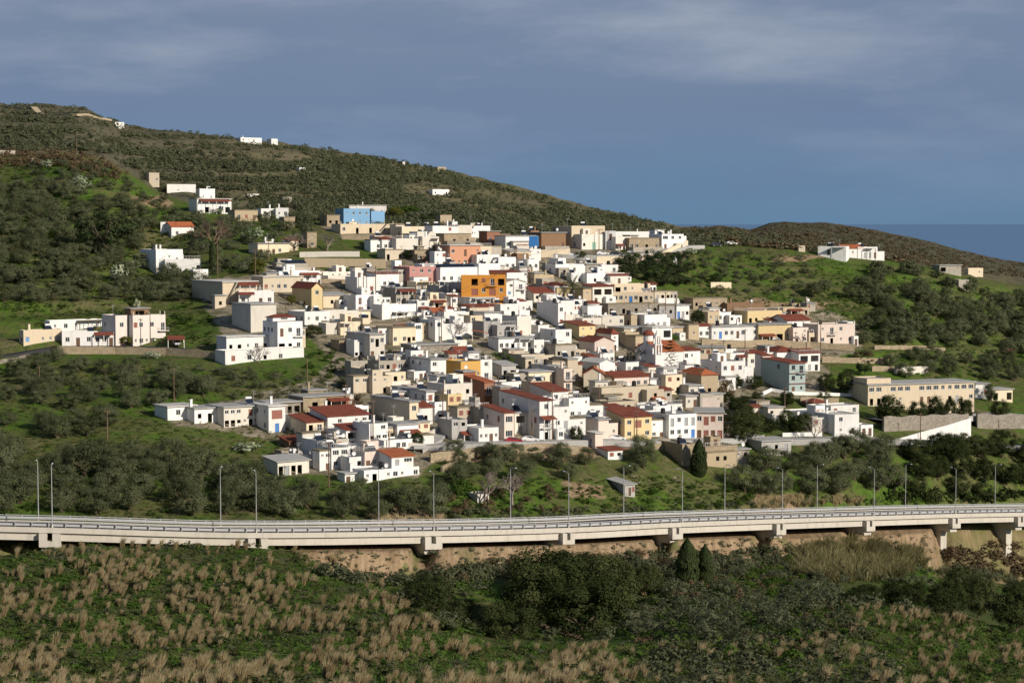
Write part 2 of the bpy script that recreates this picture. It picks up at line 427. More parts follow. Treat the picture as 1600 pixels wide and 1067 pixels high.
# relief
nrm = fbm(GX/22, GY/22, 4)
amp = np.where(tt < 2, 0.6, np.where(tt < 4.4, 1.1, 0.5))
amp = amp + smooth01(tt, 11, 12.5)*3.0*(1-0.8*smooth01(tt, 13.3, 13.9))
amp = amp*(1-0.75*smooth01(tt, 4.6, 5.2)*(1-smooth01(tt, 7.0, 7.4)))
GZ = GZ + nrm*amp
GZ = GZ + smooth01(tt, 12.6, 13)*fbm(GX/150, GY/150, 3)*9*(1-smooth01(tt, 13.2, 13.9)*0.95)
GZ = GZ + smooth01(tt, 13.5, 14)*fbm(GX/25, GY/60, 3)*3*smooth01(14.6-tt, 0, 0.5)
# the ground stays below the viaduct deck
_bx = np.arange(-900, 2400, 4.0); _bd = P(_bx, BR_D); _by = P(_bx, BR_Y)
_r = np.array([ray(a, b) for a, b in zip(_bx, _by)])
_X = _r[:, 0]/_r[:, 1]*_bd; _Y = _bd; _Z = _r[:, 2]/_r[:, 1]*_bd
_tx = np.gradient(_X); _ty = np.gradient(_Y); _l = np.hypot(_tx, _ty)
_FX = _X-_ty/_l*11.6; _FY = _Y+_tx/_l*11.6
_o = np.argsort(_X/_Y); _dn = np.interp(us, (_X/_Y)[_o], _Y[_o]); _zn = np.interp(us, (_X/_Y)[_o], _Z[_o])
_o = np.argsort(_FX/_FY); _df = np.interp(us, (_FX/_FY)[_o], _FY[_o]); _zf = np.interp(us, (_FX/_FY)[_o], _Z[_o])
_lim = np.where(GD < _dn[None, :]-1.5, 1e9, np.where(GD < _df[None, :]+1.0, np.minimum(_zn, _zf)[None, :]-3.4, (_zf-1.0)[None, :]+np.maximum(0, GD-_df[None, :]-1.5)*0.7))
GZ = np.minimum(GZ, _lim)
GS = GZ/GD

def _colidx(u):
    x = (u-us[0])/(us[1]-us[0]); i = int(np.clip(np.floor(x), 0, len(us)-2)); return i, x-i
def ground(px, py):
    """first ground point along the ray of a picture point -> (X, Y, Z)"""
    r = ray(px, py); u = r[0]/r[1]; s = r[2]/r[1]
    i, f = _colidx(u)
    S = GS[:, i]*(1-f)+GS[:, i+1]*f; D = GD[:, i]*(1-f)+GD[:, i+1]*f
    k = np.argmax(S >= s)
    if S[k] < s: k = len(S)-30
    if k == 0: return (u*D[0], D[0], S[0]*D[0])
    g = (s-S[k-1])/(S[k]-S[k-1]) if S[k] != S[k-1] else 0
    d = D[k-1]+(D[k]-D[k-1])*g
    return (u*d, d, s*d)
def at_depth(px, py, Y):
    r = ray(px, py); return (r[0]/r[1]*Y, Y, r[2]/r[1]*Y)
def height(X, Y):
    i, f = _colidx(X/Y)
    D = GD[:, i]*(1-f)+GD[:, i+1]*f; Z = GZ[:, i]*(1-f)+GZ[:, i+1]*f
    return float(np.interp(Y, D, Z))
def mpp(p): # metres per picture pixel at a point
    return (p[1]*CT-p[2]*ST)/F

def inpoly(px, py, poly):
    x = np.asarray(px, float); y = np.asarray(py, float); r = np.zeros(x.shape, bool)
    n = len(poly)
    for i in range(n):
        x1, y1 = poly[i]; x2, y2 = poly[(i+1) % n]
        c = ((y1 > y) != (y2 > y)) & (x < (x2-x1)*(y-y1)/((y2-y1) if y2 != y1 else 1e-9)+x1)
        r ^= c
    return r
VILLAGE = [(300,440),(400,430),(440,410),(490,424),(600,432),(604,375),(532,370),(505,352),(530,332),(620,345),(860,365),(1075,372),(1075,410),(940,420),(945,455),(1060,470),(1270,475),(1345,510),(1345,545),(1290,560),(1290,620),(1160,625),(1135,700),(1060,705),(880,695),(700,705),(650,745),(440,742),(440,690),(260,660),(330,630),(470,600),(520,570),(470,520),(350,560),(345,520)]
def build_terrain():
    n, m = GX.shape
    V = np.stack([GX, GY, GZ], -1).reshape(-1, 3)
    idx = np.arange(n*m).reshape(n, m)
    Q = np.stack([idx[:-1, :-1], idx[:-1, 1:], idx[1:, 1:], idx[1:, :-1]], -1).reshape(-1, 4)
    me = bpy.data.meshes.new('ground')
    me.vertices.add(len(V)); me.vertices.foreach_set('co', V.astype(np.float32).ravel())
    me.loops.add(Q.size); me.loops.foreach_set('vertex_index', Q.astype(np.int32).ravel())
    me.polygons.add(len(Q)); me.polygons.foreach_set('loop_start', np.arange(0, Q.size, 4, dtype=np.int32))
    me.polygons.foreach_set('use_smooth', np.ones(len(Q), bool))
    dd = GY*CT-GZ*ST
    PX = 800+F*GX/dd; PY = 533.5-F*(GY*ST+GZ*CT)/dd
    jx = PX+fbm(GX/12, GY/12, 3)*14; jy = PY+fbm(GX/12+50, GY/12, 3)*10
    vil = (inpoly(jx, jy, VILLAGE) & (tt > 7.5) & (tt < 11.1)).astype(float)
    soil = np.zeros_like(GX)
    # bare earth: the cut banks below the viaduct, garden plot, bank above left houses
    embank = smooth01(tt, 4.75, 5.0)*(1-smooth01(tt, 6.6, 6.95))
    kx = PX+fbm(GX/8, GY/3, 3)*40+(PY-850)*0.45-10
    bank_on = inpoly(kx, GX*0+5, [(480,0),(640,0),(640,10),(480,10)]) | inpoly(kx, GX*0+5, [(668,0),(872,0),(872,10),(668,10)]) | inpoly(kx, GX*0+5, [(880,0),(1030,0),(1030,10),(880,10)]) | inpoly(kx, GX*0+5, [(1050,0),(1190,0),(1190,10),(1050,10)]) | inpoly(kx, GX*0+5, [(1196,0),(1330,0),(1330,10),(1196,10)]) | inpoly(kx, GX*0+5, [(1340,0),(1462,0),(1462,10),(1340,10)])
    soil = np.maximum(soil, embank*(0.42+0.3*np.clip(fbm(GX/6, GY/6, 3)*2, -1, 1)))
    soil = np.maximum(soil, embank*bank_on*smooth01(fbm(GX/7, GY/7, 3)+0.62, 0.0, 0.25))
    for poly in ([(885,755),(940,757),(945,778),(880,778)], [(205,308),(262,306),(268,322),(205,324)], [(1215,404),(1290,396),(1270,408),(1215,416)], [(1100,470),(1290,468),(1290,480),(1100,478)],
                 [(560,812),(640,790),(690,800),(690,815)], [(1180,772),(1240,776),(1245,800),(1180,800)], [(655,700),(920,694),(1000,700),(920,716),(720,722)]):
        soil = np.maximum(soil, (inpoly(jx, jy, poly) & (tt > 6.5)).astype(float))
    soil = np.maximum(soil, 0.25*(inpoly(jx, jy, [(-50,220),(150,232),(200,262),(150,262),(60,250),(-50,262)]) & (tt > 9.5) & (tt < 11.2)))
    scr = smooth01(tt, 11.2, 12.2)
    far = smooth01(tt, 12.3, 13.5)*smooth01(pp, 1050, 1200)
    brown = smooth01(tt, 12.2, 13.0)*(1-smooth01(pp, 250, 520))
    near = 1-smooth01(tt, 3.8, 5.0)
    for nm, a in (('soil', soil), ('village', vil), ('scrub', scr), ('dusk', np.maximum(far, brown*0.75)), ('near', near)):
        at = me.attributes.new(nm, 'FLOAT', 'POINT'); at.data.foreach_set('value', a.astype(np.float32).ravel())
    me.update(calc_edges=True); me.validate()
    o = bpy.data.objects.new('ground', me); col.objects.link(o)
    tag(o, 'green hillside ground with terraces bare earth and scrub', 'ground', None, 'structure')
    m, nt = newmat('hillside_ground')
    pos = posvec(nt)
    def A(nm):
        a = nt.nodes.new('ShaderNodeAttribute'); a.attribute_name = nm; return a.outputs['Fac']
    n1 = noise(nt, pos, 0.035, 5, 0.6); n2 = noise(nt, pos, 0.22, 5, 0.65); n3 = noise(nt, pos, 1.3, 4, 0.7)
    f = mth(nt, 'ADD', mth(nt, 'MULTIPLY', n1, 0.55), mth(nt, 'MULTIPLY', n2, 0.55))
    grass = ramp(nt, f, [(0.36, (0.060, 0.118, 0.017)), (0.48, (0.082, 0.148, 0.022)), (0.56, (0.100, 0.118, 0.036)), (0.66, (0.15, 0.135, 0.068))])
    grass = mixc(nt, mth(nt, 'MULTIPLY', mth(nt, 'SUBTRACT', n3, 0.5, True), 3.0, True), grass, (0.030, 0.054, 0.013))
    n4 = noise(nt, pos, 0.6, 5, 0.7)
    grass = mixc(nt, mth(nt, 'MULTIPLY', mth(nt, 'SUBTRACT', n4, 0.49, True), 6.0, True), grass, (0.046, 0.066, 0.022))
    scrub = ramp(nt, mth(nt, 'ADD', mth(nt, 'MULTIPLY', noise(nt, pos, 0.012, 5), 0.6), mth(nt, 'MULTIPLY', n2, 0.5)), [(0.35, (0.075, 0.090, 0.036)), (0.5, (0.115, 0.115, 0.062)), (0.62, (0.165, 0.14, 0.09)), (0.75, (0.085, 0.125, 0.03))])
    dusk = ramp(nt, n2, [(0.3, (0.066, 0.066, 0.046)), (0.55, (0.098, 0.092, 0.066)), (0.75, (0.15, 0.125, 0.09))])
    strk = noise(nt, pos, 1.0, 5, 0.7, (1.1, 0.10, 0.12))
    soilc = ramp(nt, mth(nt, 'ADD', mth(nt, 'MULTIPLY', n2, 0.2), mth(nt, 'ADD', mth(nt, 'MULTIPLY', n3, 0.25), mth(nt, 'MULTIPLY', strk, 0.55))), [(0.35, (0.13, 0.095, 0.058)), (0.5, (0.27, 0.195, 0.122)), (0.65, (0.40, 0.305, 0.205))])
    vilc = ramp(nt, mth(nt, 'ADD', mth(nt, 'MULTIPLY', n2, 0.6), mth(nt, 'MULTIPLY', n3, 0.4)), [(0.36, (0.060, 0.085, 0.025)), (0.46, (0.17, 0.15, 0.10)), (0.57, (0.32, 0.28, 0.215)), (0.7, (0.42, 0.38, 0.31))])
    nearc = ramp(nt, f, [(0.38, (0.036, 0.082, 0.012)), (0.55, (0.060, 0.085, 0.024)), (0.66, (0.10, 0.09, 0.045))])
    c = mixc(nt, A('scrub'), grass, scrub)
    c = mixc(nt, A('dusk'), c, dusk)
    c = mixc(nt, A('near'), c, nearc)
    c = mixc(nt, A('village'), c, vilc)
    c = mixc(nt, A('soil'), c, soilc)
    hgt = mth(nt, 'ADD', mth(nt, 'MULTIPLY', n3, 0.35), n2)
    principled(nt, c, 0.95, 0.05, (hgt, 0.9, 0.7))
    me.materials.append(m)
    return o
build_terrain()

# sea
mb = MB(); mb.quad((-90000, 1500, -152), (90000, 1500, -152), (90000, 120000, -152), (-90000, 120000, -152))
m, nt = newmat('sea_water')
nz = noise(nt, posvec(nt), 0.004, 6, 0.6, (1, 0.25, 1))
principled(nt, mixc(nt, nz, (0.105, 0.215, 0.39), (0.115, 0.225, 0.40)), 0.5, 0.25)  # reflection of the horizon sky is put into the water's base colour
tag(mb.build('sea', m), 'flat blue sea behind the far headland', 'sea', None, 'structure')

# ------------------------------------------------------------------ sun and sky
AZ, EL = R(130.0), R(24.0)
sd = Vector((math.sin(AZ)*math.cos(EL), math.cos(AZ)*math.cos(EL), math.sin(EL)))
sl = bpy.data.lights.new('sun', 'SUN'); sl.energy = 4.4; sl.angle = R(0.5); sl.color = (1.0, 0.89, 0.745)
so = bpy.data.objects.new('sun', sl); col.objects.link(so)
so.rotation_euler = sd.to_track_quat('Z', 'Y').to_euler()
W = bpy.data.worlds.new('World'); scene.world = W; W.use_nodes = True
nt = W.node_tree; nt.nodes.clear()
tc = nt.nodes.new('ShaderNodeTexCoord')
sky = nt.nodes.new('ShaderNodeTexSky'); sky.sky_type = 'NISHITA'; sky.sun_disc = False
sky.sun_elevation = EL; sky.sun_rotation = AZ; sky.altitude = 200
skyc = mixc(nt, 1.0, sky.outputs[0], (0.062, 0.062, 0.062), 'MULTIPLY')
sep = nt.nodes.new('ShaderNodeSeparateXYZ'); nt.links.new(tc.outputs['Generated'], sep.inputs[0])
el = sep.outputs['Z']
mp = nt.nodes.new('ShaderNodeMapping'); mp.inputs['Scale'].default_value = (3.0, 3.0, 13.0); mp.inputs['Location'].default_value = (0.75, 0.3, 0.15)
nt.links.new(tc.outputs['Generated'], mp.inputs['Vector'])
cn = noise(nt, mp.outputs['Vector'], 1.6, 9, 0.60)
mp2 = nt.nodes.new('ShaderNodeMapping'); mp2.inputs['Scale'].default_value = (7.0, 7.0, 34.0); mp2.inputs['Rotation'].default_value = (0, R(4), 0)
nt.links.new(tc.outputs['Generated'], mp2.inputs['Vector'])
cn2 = noise(nt, mp2.outputs['Vector'], 1.5, 6, 0.5)
bank = ramp(nt, mth(nt, 'MULTIPLY', el, 6.5), [(0.0, (0.114, 0.208, 0.328)), (0.16, (0.126, 0.208, 0.332)), (0.40, (0.148, 0.210, 0.322)), (0.75, (0.178, 0.232, 0.33)), (1.0, (0.205, 0.248, 0.325))])
hi = mth(nt, 'MULTIPLY', mth(nt, 'SUBTRACT', cn, 0.45, True), 4.2, True)
upm = mth(nt, 'MULTIPLY', el, 9.0, True)
lightc = mixc(nt, mth(nt, 'MULTIPLY', mth(nt, 'MULTIPLY', hi, upm), 0.75), bank, (0.36, 0.40, 0.475))
darkm = mth(nt, 'MULTIPLY', mth(nt, 'SUBTRACT', cn2, 0.50, True), 2.0, True)
lightc = mixc(nt, mth(nt, 'MULTIPLY', darkm, 0.75), lightc, (0.130, 0.190, 0.310))
up = mth(nt, 'MULTIPLY', mth(nt, 'SUBTRACT', el, 0.16), 4.0, True)
fin = mixc(nt, up, lightc, skyc)
bg = nt.nodes.new('ShaderNodeBackground'); bg.inputs['Strength'].default_value = 1.0
nt.links.new(fin, bg.inputs['Color'])
wo = nt.nodes.new('ShaderNodeOutputWorld'); nt.links.new(bg.outputs[0], wo.inputs[0])
scene.view_settings.view_transform = 'Standard'; scene.view_settings.look = 'None'
scene.view_settings.exposure = 0.16; scene.view_settings.gamma = 1.0
scene.cycles.max_bounces = 5; scene.cycles.diffuse_bounces = 3; scene.cycles.transparent_max_bounces = 4
# ------------------------------------------------------------------ viaduct
def path(px):
    D = float(P(np.array([px]), BR_D)[0]); y = float(P(np.array([px]), BR_Y)[0])
    return Vector(at_depth(px, y, D))
BP = [path(p) for p in np.arange(-260, 1961, 3.0)]
arc = [0.0]
for a, b in zip(BP, BP[1:]): arc.append(arc[-1]+(b-a).length)
arc = np.array(arc); BPa = np.array([tuple(p) for p in BP])
from numpy import interp
def bpt(s):
    return Vector((interp(s, arc, BPa[:, 0]), interp(s, arc, BPa[:, 1]), interp(s, arc, BPa[:, 2])))
def bframe(s):
    p = bpt(s); d = bpt(min(s+1.5, arc[-1]))-bpt(max(s-1.5, 0)); d.normalize()
    n = Vector((-d.y, d.x, 0)).normalized()      # towards the far side
    return p, d, n
px_arr = np.arange(-260, 1961, 3.0)
def s_at(px): return float(interp(px, px_arr, arc))
SS = np.arange(0, arc[-1], 3.0)
BW = 10.6
def bank(s): return -0.55*(1-min(1, s/ s_at(1000)))   # slight crossfall of the curve
def off(s, w, z):
    p, d, n = bframe(s); return p + n*w + Vector((0, 0, z + bank(s)*w/BW))
def sweep(mb, prof, ss):
    rings = [[off(s, w, z) for (w, z) in prof] for s in ss]
    k = len(prof)
    for r0, r1 in zip(rings, rings[1:]):
        for i in range(k):
            j = (i+1) % k
            mb.quad(r0[i], r1[i], r1[j], r0[j])
    return mb
base = bpt(s_at(677)); 
via = empty('viaduct', (0, 0, 0), 0, 'long curved pale concrete road viaduct crossing the whole foreground', 'bridge')
mb = MB(); sweep(mb, [(-0.35, 0.12), (0.25, 0.12), (0.25, -0.06), (BW-0.25, -0.06), (BW-0.25, 0.12), (BW+0.35, 0.12), (BW+0.35, -0.85), (BW-0.4, -0.85), (BW-0.4, -0.55), (0.2, -0.55), (0.2, -0.85), (-0.35, -0.85)], SS)
mb.build('deck', M['bconc'], via)
PIER_PX = [-230, 78, 402, 674, 884, 1054, 1216, 1356, 1490, 1592, 1720, 1840]
ps = [s_at(p) for p in PIER_PX]
for i in range(len(ps)-1):
    ss = np.linspace(ps[i]+0.9, ps[i+1]-0.9, 9)
    for (w0, w1) in ((0.25, 1.3), (4.6, 5.8), (9.2, 10.3)):
        mb = MB()
        sweep(mb, [(w0, -0.85 if w0 != 4.6 else -0.56), (w1, -0.85 if w0 != 4.6 else -0.56), (w1, -2.35), (w0-0.05, -2.35)], ss)
        mb.build('girder', M['bconc'], via)
for i, s in enumerate(ps):
    p, d, n = bframe(s)
    hw = 1.95 if i < 4 else 1.65
    c0 = off(s, -1.0, 0); c1 = off(s, BW+0.5, 0)
    mb = MB()
    def blk(a, b, z0, z1, ww0, ww1):
        mb.hexa([a-d*ww0+Vector((0,0,z0)), a+d*ww0+Vector((0,0,z0)), b+d*ww0+Vector((0,0,z0)), b-d*ww0+Vector((0,0,z0)),
                 a-d*ww1+Vector((0,0,z1)), a+d*ww1+Vector((0,0,z1)), b+d*ww1+Vector((0,0,z1)), b-d*ww1+Vector((0,0,z1))])
    # two cheek walls of the pier head with a slot between them, then the bent cap below
    dz = 0.95
    a = c0; b = c0+n*1.65
    for sg in (-1, 1):
        mm0 = d*(sg*hw*0.62)
        aa = a+mm0; bb = b+mm0
        mb.hexa([aa-d*hw*0.36+Vector((0,0,-3.45)), aa+d*hw*0.36+Vector((0,0,-3.45)), bb+d*hw*0.36+Vector((0,0,-3.45)), bb-d*hw*0.36+Vector((0,0,-3.45)),
                 aa-d*hw*0.36+Vector((0,0,-dz)), aa+d*hw*0.36+Vector((0,0,-dz)), bb+d*hw*0.36+Vector((0,0,-dz)), bb-d*hw*0.36+Vector((0,0,-dz))])
    mb.hexa([a-d*hw*0.26+Vector((0,0,-3.45)), a+d*hw*0.26+Vector((0,0,-3.45)), b+d*hw*0.26+Vector((0,0,-3.45)), b-d*hw*0.26+Vector((0,0,-3.45)),
             a-d*hw*0.26+Vector((0,0,-2.35)), a+d*hw*0.26+Vector((0,0,-2.35)), b+d*hw*0.26+Vector((0,0,-2.35)), b-d*hw*0.26+Vector((0,0,-2.35))])
    blk(c0+n*0.02, c1, -3.45, -2.36, hw*0.97, hw*0.97)
    blk(c0+n*1.0, c1-n*1.0, -4.5, -3.452, hw*0.75, hw*0.93)
    pc = mb.build('pier_cap', M['bconc'], via)
    mid = off(s, BW*0.5, 0)
    gz = min(height(mid.x, mid.y), mid.z-5)-4
    mb = MB()
    a = off(s, 3.0, 0); b = off(s, BW-2.6, 0)
    ww = hw*0.72
    mb.hexa([Vector((*(a-d*ww).xy, gz)), Vector((*(a+d*ww).xy, gz)), Vector((*(b+d*ww).xy, gz)), Vector((*(b-d*ww).xy, gz)),
             a-d*ww+Vector((0,0,-4.4)), a+d*ww+Vector((0,0,-4.4)), b+d*ww+Vector((0,0,-4.4)), b-d*ww+Vector((0,0,-4.4))])
    mb.build('pier', M['bconc'], via)
# road on it
mb = MB(); sweep(mb, [(0.27, -0.054), (BW-0.27, -0.054), (BW-0.27, -0.057), (0.27, -0.057)], SS)
tag(mb.build('road', M['asphalt']), 'dark asphalt road surface on the viaduct', 'road', None, 'structure')
mb = MB()
for w in (0.75, BW-0.75): sweep(mb, [(w-0.08, -0.048), (w+0.08, -0.048), (w+0.08, -0.0505), (w-0.08, -0.0505)], SS)
for s in np.arange(2, arc[-1]-6, 9.0): sweep(mb, [(BW/2-0.07, -0.048), (BW/2+0.07, -0.048), (BW/2+0.07, -0.0505), (BW/2-0.07, -0.0505)], [s, s+1.5, s+3])
tag(mb.build('road_marking', M['paint']), 'white painted lines on the viaduct road', 'road marking', None, 'structure')
# guard rails: near and far, with posts (copies share a mesh)
def rail_thing(wpost, wrail, label, px0, px1):
    s0, s1 = s_at(px0), s_at(px1)
    ss = np.arange(s0, s1, 3.0)
    g = empty('guard_rail', off(s0, wpost, 0.12), 0, label, 'guard rail', 'guard rails along the viaduct')
    inv = Matrix.Translation(-Vector(g.location))
    o0 = Vector(g.location)
    def part(mb, name, mat):
        mb.v = [tuple(Vector(v)-o0) for v in mb.v]; return mb.build(name, mat, g)
    sg = 1 if wrail > wpost else -1
    mb = MB()
    prof = [(wrail, 0.36), (wrail+0.05*sg, 0.46), (wrail, 0.57), (wrail+0.05*sg, 0.70), (wrail, 0.84), (wrail-0.06*sg, 0.86), (wrail-0.06*sg, 0.34)]
    sweep(mb, prof, ss); part(mb, 'rail_beam', M['railsteel'])
    mb = MB(); sweep(mb, [(wpost-0.06, 1.02), (wpost+0.06, 1.02), (wpost+0.06, 1.14), (wpost-0.06, 1.14)], ss); part(mb, 'top_rail', M['railsteel'])
    post = MB(); post.box(-0.06, 0.06, -0.07, 0.07, 0.0, 1.10); post.box(-0.15, 0.15, min(0.07, (wrail-wpost)*1.0-0.12*sg) if sg > 0 else (wrail-wpost)+0.07, max(0.07, (wrail-wpost)-0.07) if sg > 0 else -0.07, 0.45, 0.75)
    pm = post.mesh('post', M['steel'])
    n = 100
    for s in np.linspace(s0+0.5, s1-2, n):
        p, d, nn = bframe(s)
        o = link(bpy.data.objects.new('post', pm), g)
        o.location = off(s, wpost, 0.12)-o0
        o.rotation_euler = (0, 0, math.atan2(d.y, d.x))
    return g
rail_thing(-0.18, 0.25, 'steel guard rail with posts along the near edge of the viaduct', -60, 1660)
rail_thing(BW+0.18, BW-0.25, 'pale steel guard rail along the far edge of the viaduct', -60, 1660)
# dark screen net along the outer base of the rail, as a low kerb shade, is left to real light

# lamps
def lamp(px, ytop, far):
    w = BW+0.1 if far else -0.1
    if far:
        # find s so that the far-side base projects to px
        ss = np.linspace(0, arc[-1]-2, 900); best = min(ss, key=lambda s: abs(project(*off(s, w, 0))[0]-px)); s = best
    else:
        ss = np.linspace(0, arc[-1]-2, 900); s = min(ss, key=lambda s: abs(project(*off(s, w, 0))[0]-px))
    p, d, n = bframe(s)
    b = off(s, w, 0.12)
    return b, d, n
near_l = [(83, 722), (399, 735), (677, 738), (888, 740), (1065, 738), (1223, 735), (1365, 737), (1493, 737)]
far_l = [(60, 719), (345, 731), (593, 738), (797, 733), (975, 733), (1132, 729), (1276, 727), (1414, 723), (1555, 723)]
proto = None
for far, lst in ((False, near_l), (True, far_l)):
    for k, (px, yt) in enumerate(lst):
        b, d, n = lamp(px, yt, far)
        H = 11.3 if not far else 11.0
        side = 1 if not far else -1
        t = empty('street_lamp', b, math.atan2(n.y, n.x) + (0 if not far else math.pi),
                  ('tall street lamp on the near edge of the viaduct, %s' % ['first from the left', 'second from the left', 'third from the left', 'fourth from the left', 'fifth from the left', 'sixth from the left', 'seventh from the left', 'last on the right'][k]) if not far else
                  ('tall street lamp on the far edge of the viaduct, %s' % ['first from the left', 'second from the left', 'third from the left', 'fourth from the left', 'by the tin shed', 'sixth from the left', 'seventh from the left', 'eighth from the left', 'last on the right'][k]),
                  'street lamp', 'street lamps along the viaduct')
        if proto is None:
            mb = MB(); mb.cyl((0, 0), 0.11, 0, H, 8, 0.06); pole_m = mb.mesh('pole', M['steel'])
            mb = MB(); mb.box(-0.22, 0.22, -0.22, 0.22, -0.35, 0.03); mb.cyl((0, 0), 0.17, 0.03, 0.55, 8); base_m = mb.mesh('base', M['bconc'])
            mb = MB(); mb.tube((0, 0, H-0.05), (0.55, 0, H+0.25), 0.05); mb.tube((0.55, 0, H+0.25), (1.3, 0, H+0.32), 0.045); arm_m = mb.mesh('arm', M['steel'])
            mb = MB(); mb.hexa([(1.2, -0.13, H+0.25), (1.95, -0.15, H+0.30), (1.95, 0.15, H+0.30), (1.2, 0.13, H+0.25), (1.25, -0.08, H+0.38), (1.85, -0.1, H+0.42), (1.85, 0.1, H+0.42), (1.25, 0.08, H+0.38)]); head_m = mb.mesh('lamp_head', M['tankwhite'])
            proto = True
        for nm, me in (('pole', pole_m), ('base', base_m), ('arm', arm_m), ('lamp_head', head_m)):
            link(bpy.data.objects.new(nm, me), t)
# ------------------------------------------------------------------ houses
MESH = {}
def cached(key, fn):
    if key not in MESH: MESH[key] = fn()
    return MESH[key]
OPEN = {  # kind: (width, height share, sill share of storey)
 'w': (1.15, 0.40, 0.36), 's': (1.15, 0.40, 0.36), 'r': (1.15, 0.44, 0.32), 'd': (1.05, 0.70, 0.0), 'B': (1.1, 0.70, 0.0), 'g': (2.4, 0.78, 0.0),
 'W': (1.05, 0.70, 0.0), 'b': (0.95, 0.34, 0.36), 'D': (1.1, 0.68, 0.0), 'G': (2.8, 0.66, 0.04), 'p': (1.3, 0.70, 0.0), 'n': (0.7, 0.26, 0.45), 'L': (2.2, 0.44, 0.34), 'k': (2.8, 0.66, 0.04),
}
def open_list(spec, w, H):
    """rows top to bottom -> list of (kind, x0, x1, z0, z1, floor z, storey h)"""
    out = []
    if not spec: return out
    rows = spec.split('/'); sh = H/len(rows)
    for ri, row in enumerate(rows):
        zf = H-(ri+1)*sh; n = len(row); bay = w/n
        for bi, ch in enumerate(row):
            if ch == '_' or ch not in OPEN: continue
            ww, hs, sl = OPEN[ch]
            ww = min(ww, bay*0.72)
            se = min(sh, 3.3)
            cx = (bi+0.5)*bay
            z0 = zf+sl*se+ (0.02 if sl == 0 else 0); z1 = min(z0+hs*se, zf+sh*0.9)
            if ww < 0.3 or z1-z0 < 0.3: continue
            out.append((ch, cx-ww/2, cx+ww/2, z0, z1, zf, sh))
    return out
REC = 0.24
def skin(mb, w, H, ops, fm, zb):
    """wall face with real openings; fm(a, z, depth) -> local point"""
    xs = sorted(set([0.0, w]+[o[1] for o in ops]+[o[2] for o in ops]))
    zs = sorted(set([zb, H]+[o[3] for o in ops]+[o[4] for o in ops]))
    for i in range(len(xs)-1):
        z_run = None
        for k in range(len(zs)-1):
            mx, mz = (xs[i]+xs[i+1])/2, (zs[k]+zs[k+1])/2
            hole = any(o[1] < mx < o[2] and o[3] < mz < o[4] for o in ops)
            if not hole:
                mb.quad(fm(xs[i], zs[k], 0), fm(xs[i+1], zs[k], 0), fm(xs[i+1], zs[k+1], 0), fm(xs[i], zs[k+1], 0))
    for (ch, a, b, c, d, zf, sh) in ops:
        mb.quad(fm(a, c, 0), fm(a, d, 0), fm(a, d, REC), fm(a, c, REC))
        mb.quad(fm(b, c, 0), fm(b, c, REC), fm(b, d, REC), fm(b, d, 0))
        mb.quad(fm(a, c, 0), fm(a, c, REC), fm(b, c, REC), fm(b, c, 0))
        mb.quad(fm(a, d, 0), fm(b, d, 0), fm(b, d, REC), fm(a, d, REC))
WINSTYLE = {'w': ('frame', 'glass'), 'L': ('frame', 'glass'), 'p': ('frame', 'glass'), 'n': ('frame', 'glass')}
def fit_opening(root, ch, w, h, loc, rz, dark=False):
    """window / door / shutter object set into the opening; local origin lower left at wall face, y into the wall"""
    w = round(w, 1); h = round(h, 1)
    def put(nm, me, parent=root, l=None):
        o = link(bpy.data.objects.new(nm, me), parent)
        if l is not None: o.location = l; o.rotation_euler = (0, 0, rz)
        return o
    if ch in 'wLpn':
        fk = 'darkframe' if dark else 'frame'
        def fr():
            m = MB(); t = 0.09; d0, d1 = 0.10, 0.20
            m.box(0, t, d0, d1, 0, h); m.box(w-t, w, d0, d1, 0, h); m.box(t, w-t, d0, d1, 0, t); m.box(t, w-t, d0, d1, h-t, h)
            n = 2 if w > 1.5 else 1
            for i in range(1, n+1): m.box(w*i/(n+1)-0.035, w*i/(n+1)+0.035, d0, d1, t, h-t)
            if ch != 'p': m.box(-0.1, w+0.1, -0.09, 0.098, -0.09, -0.01)
            return m.mesh('window', M[fk])
        f = put('window', cached(('fr', ch == 'p', w, h, fk), fr), root, loc)
        def pn():
            m = MB(); m.box(0.05, w-0.05, 0.14, 0.16, 0.05, h-0.05); return m.mesh('pane', M['glass'])
        put('pane', cached(('pn', w, h), pn), f)
    elif ch in 'sr':
        mk = {'s': 'shutblue', 'r': 'shutred'}[ch]
        def sh():
            m = MB()
            for i in range(2):
                x0 = 0.03+i*(w/2); x1 = x0+w/2-0.06
                m.box(x0, x1, 0.05, 0.10, 0.03, h-0.03)
                for k in range(int(h/0.16)): m.box(x0+0.05, x1-0.05, 0.03, 0.05, 0.1+k*0.16, 0.16+k*0.16)
            return m.mesh('shutter', M[mk])
        put('shutter', cached((mk, w, h), sh), root, loc)
    elif ch in 'dBgWk':
        mk = {'d': 'doorbrown', 'B': 'doorblue', 'g': 'doorgreen', 'W': 'doorgrey', 'k': 'shutred'}[ch]
        def dr():
            m = MB(); m.box(0.02, w-0.02, 0.12, 0.17, 0, h-0.02)
            for i in range(2):
                for k in range(2): m.box(0.12+i*w/2, w/2-0.12+i*w/2, 0.10, 0.12, 0.15+k*h/2, h/2-0.1+k*h/2)
            return m.mesh('door', M[mk])
        put('door', cached((mk, w, h), dr), root, loc)

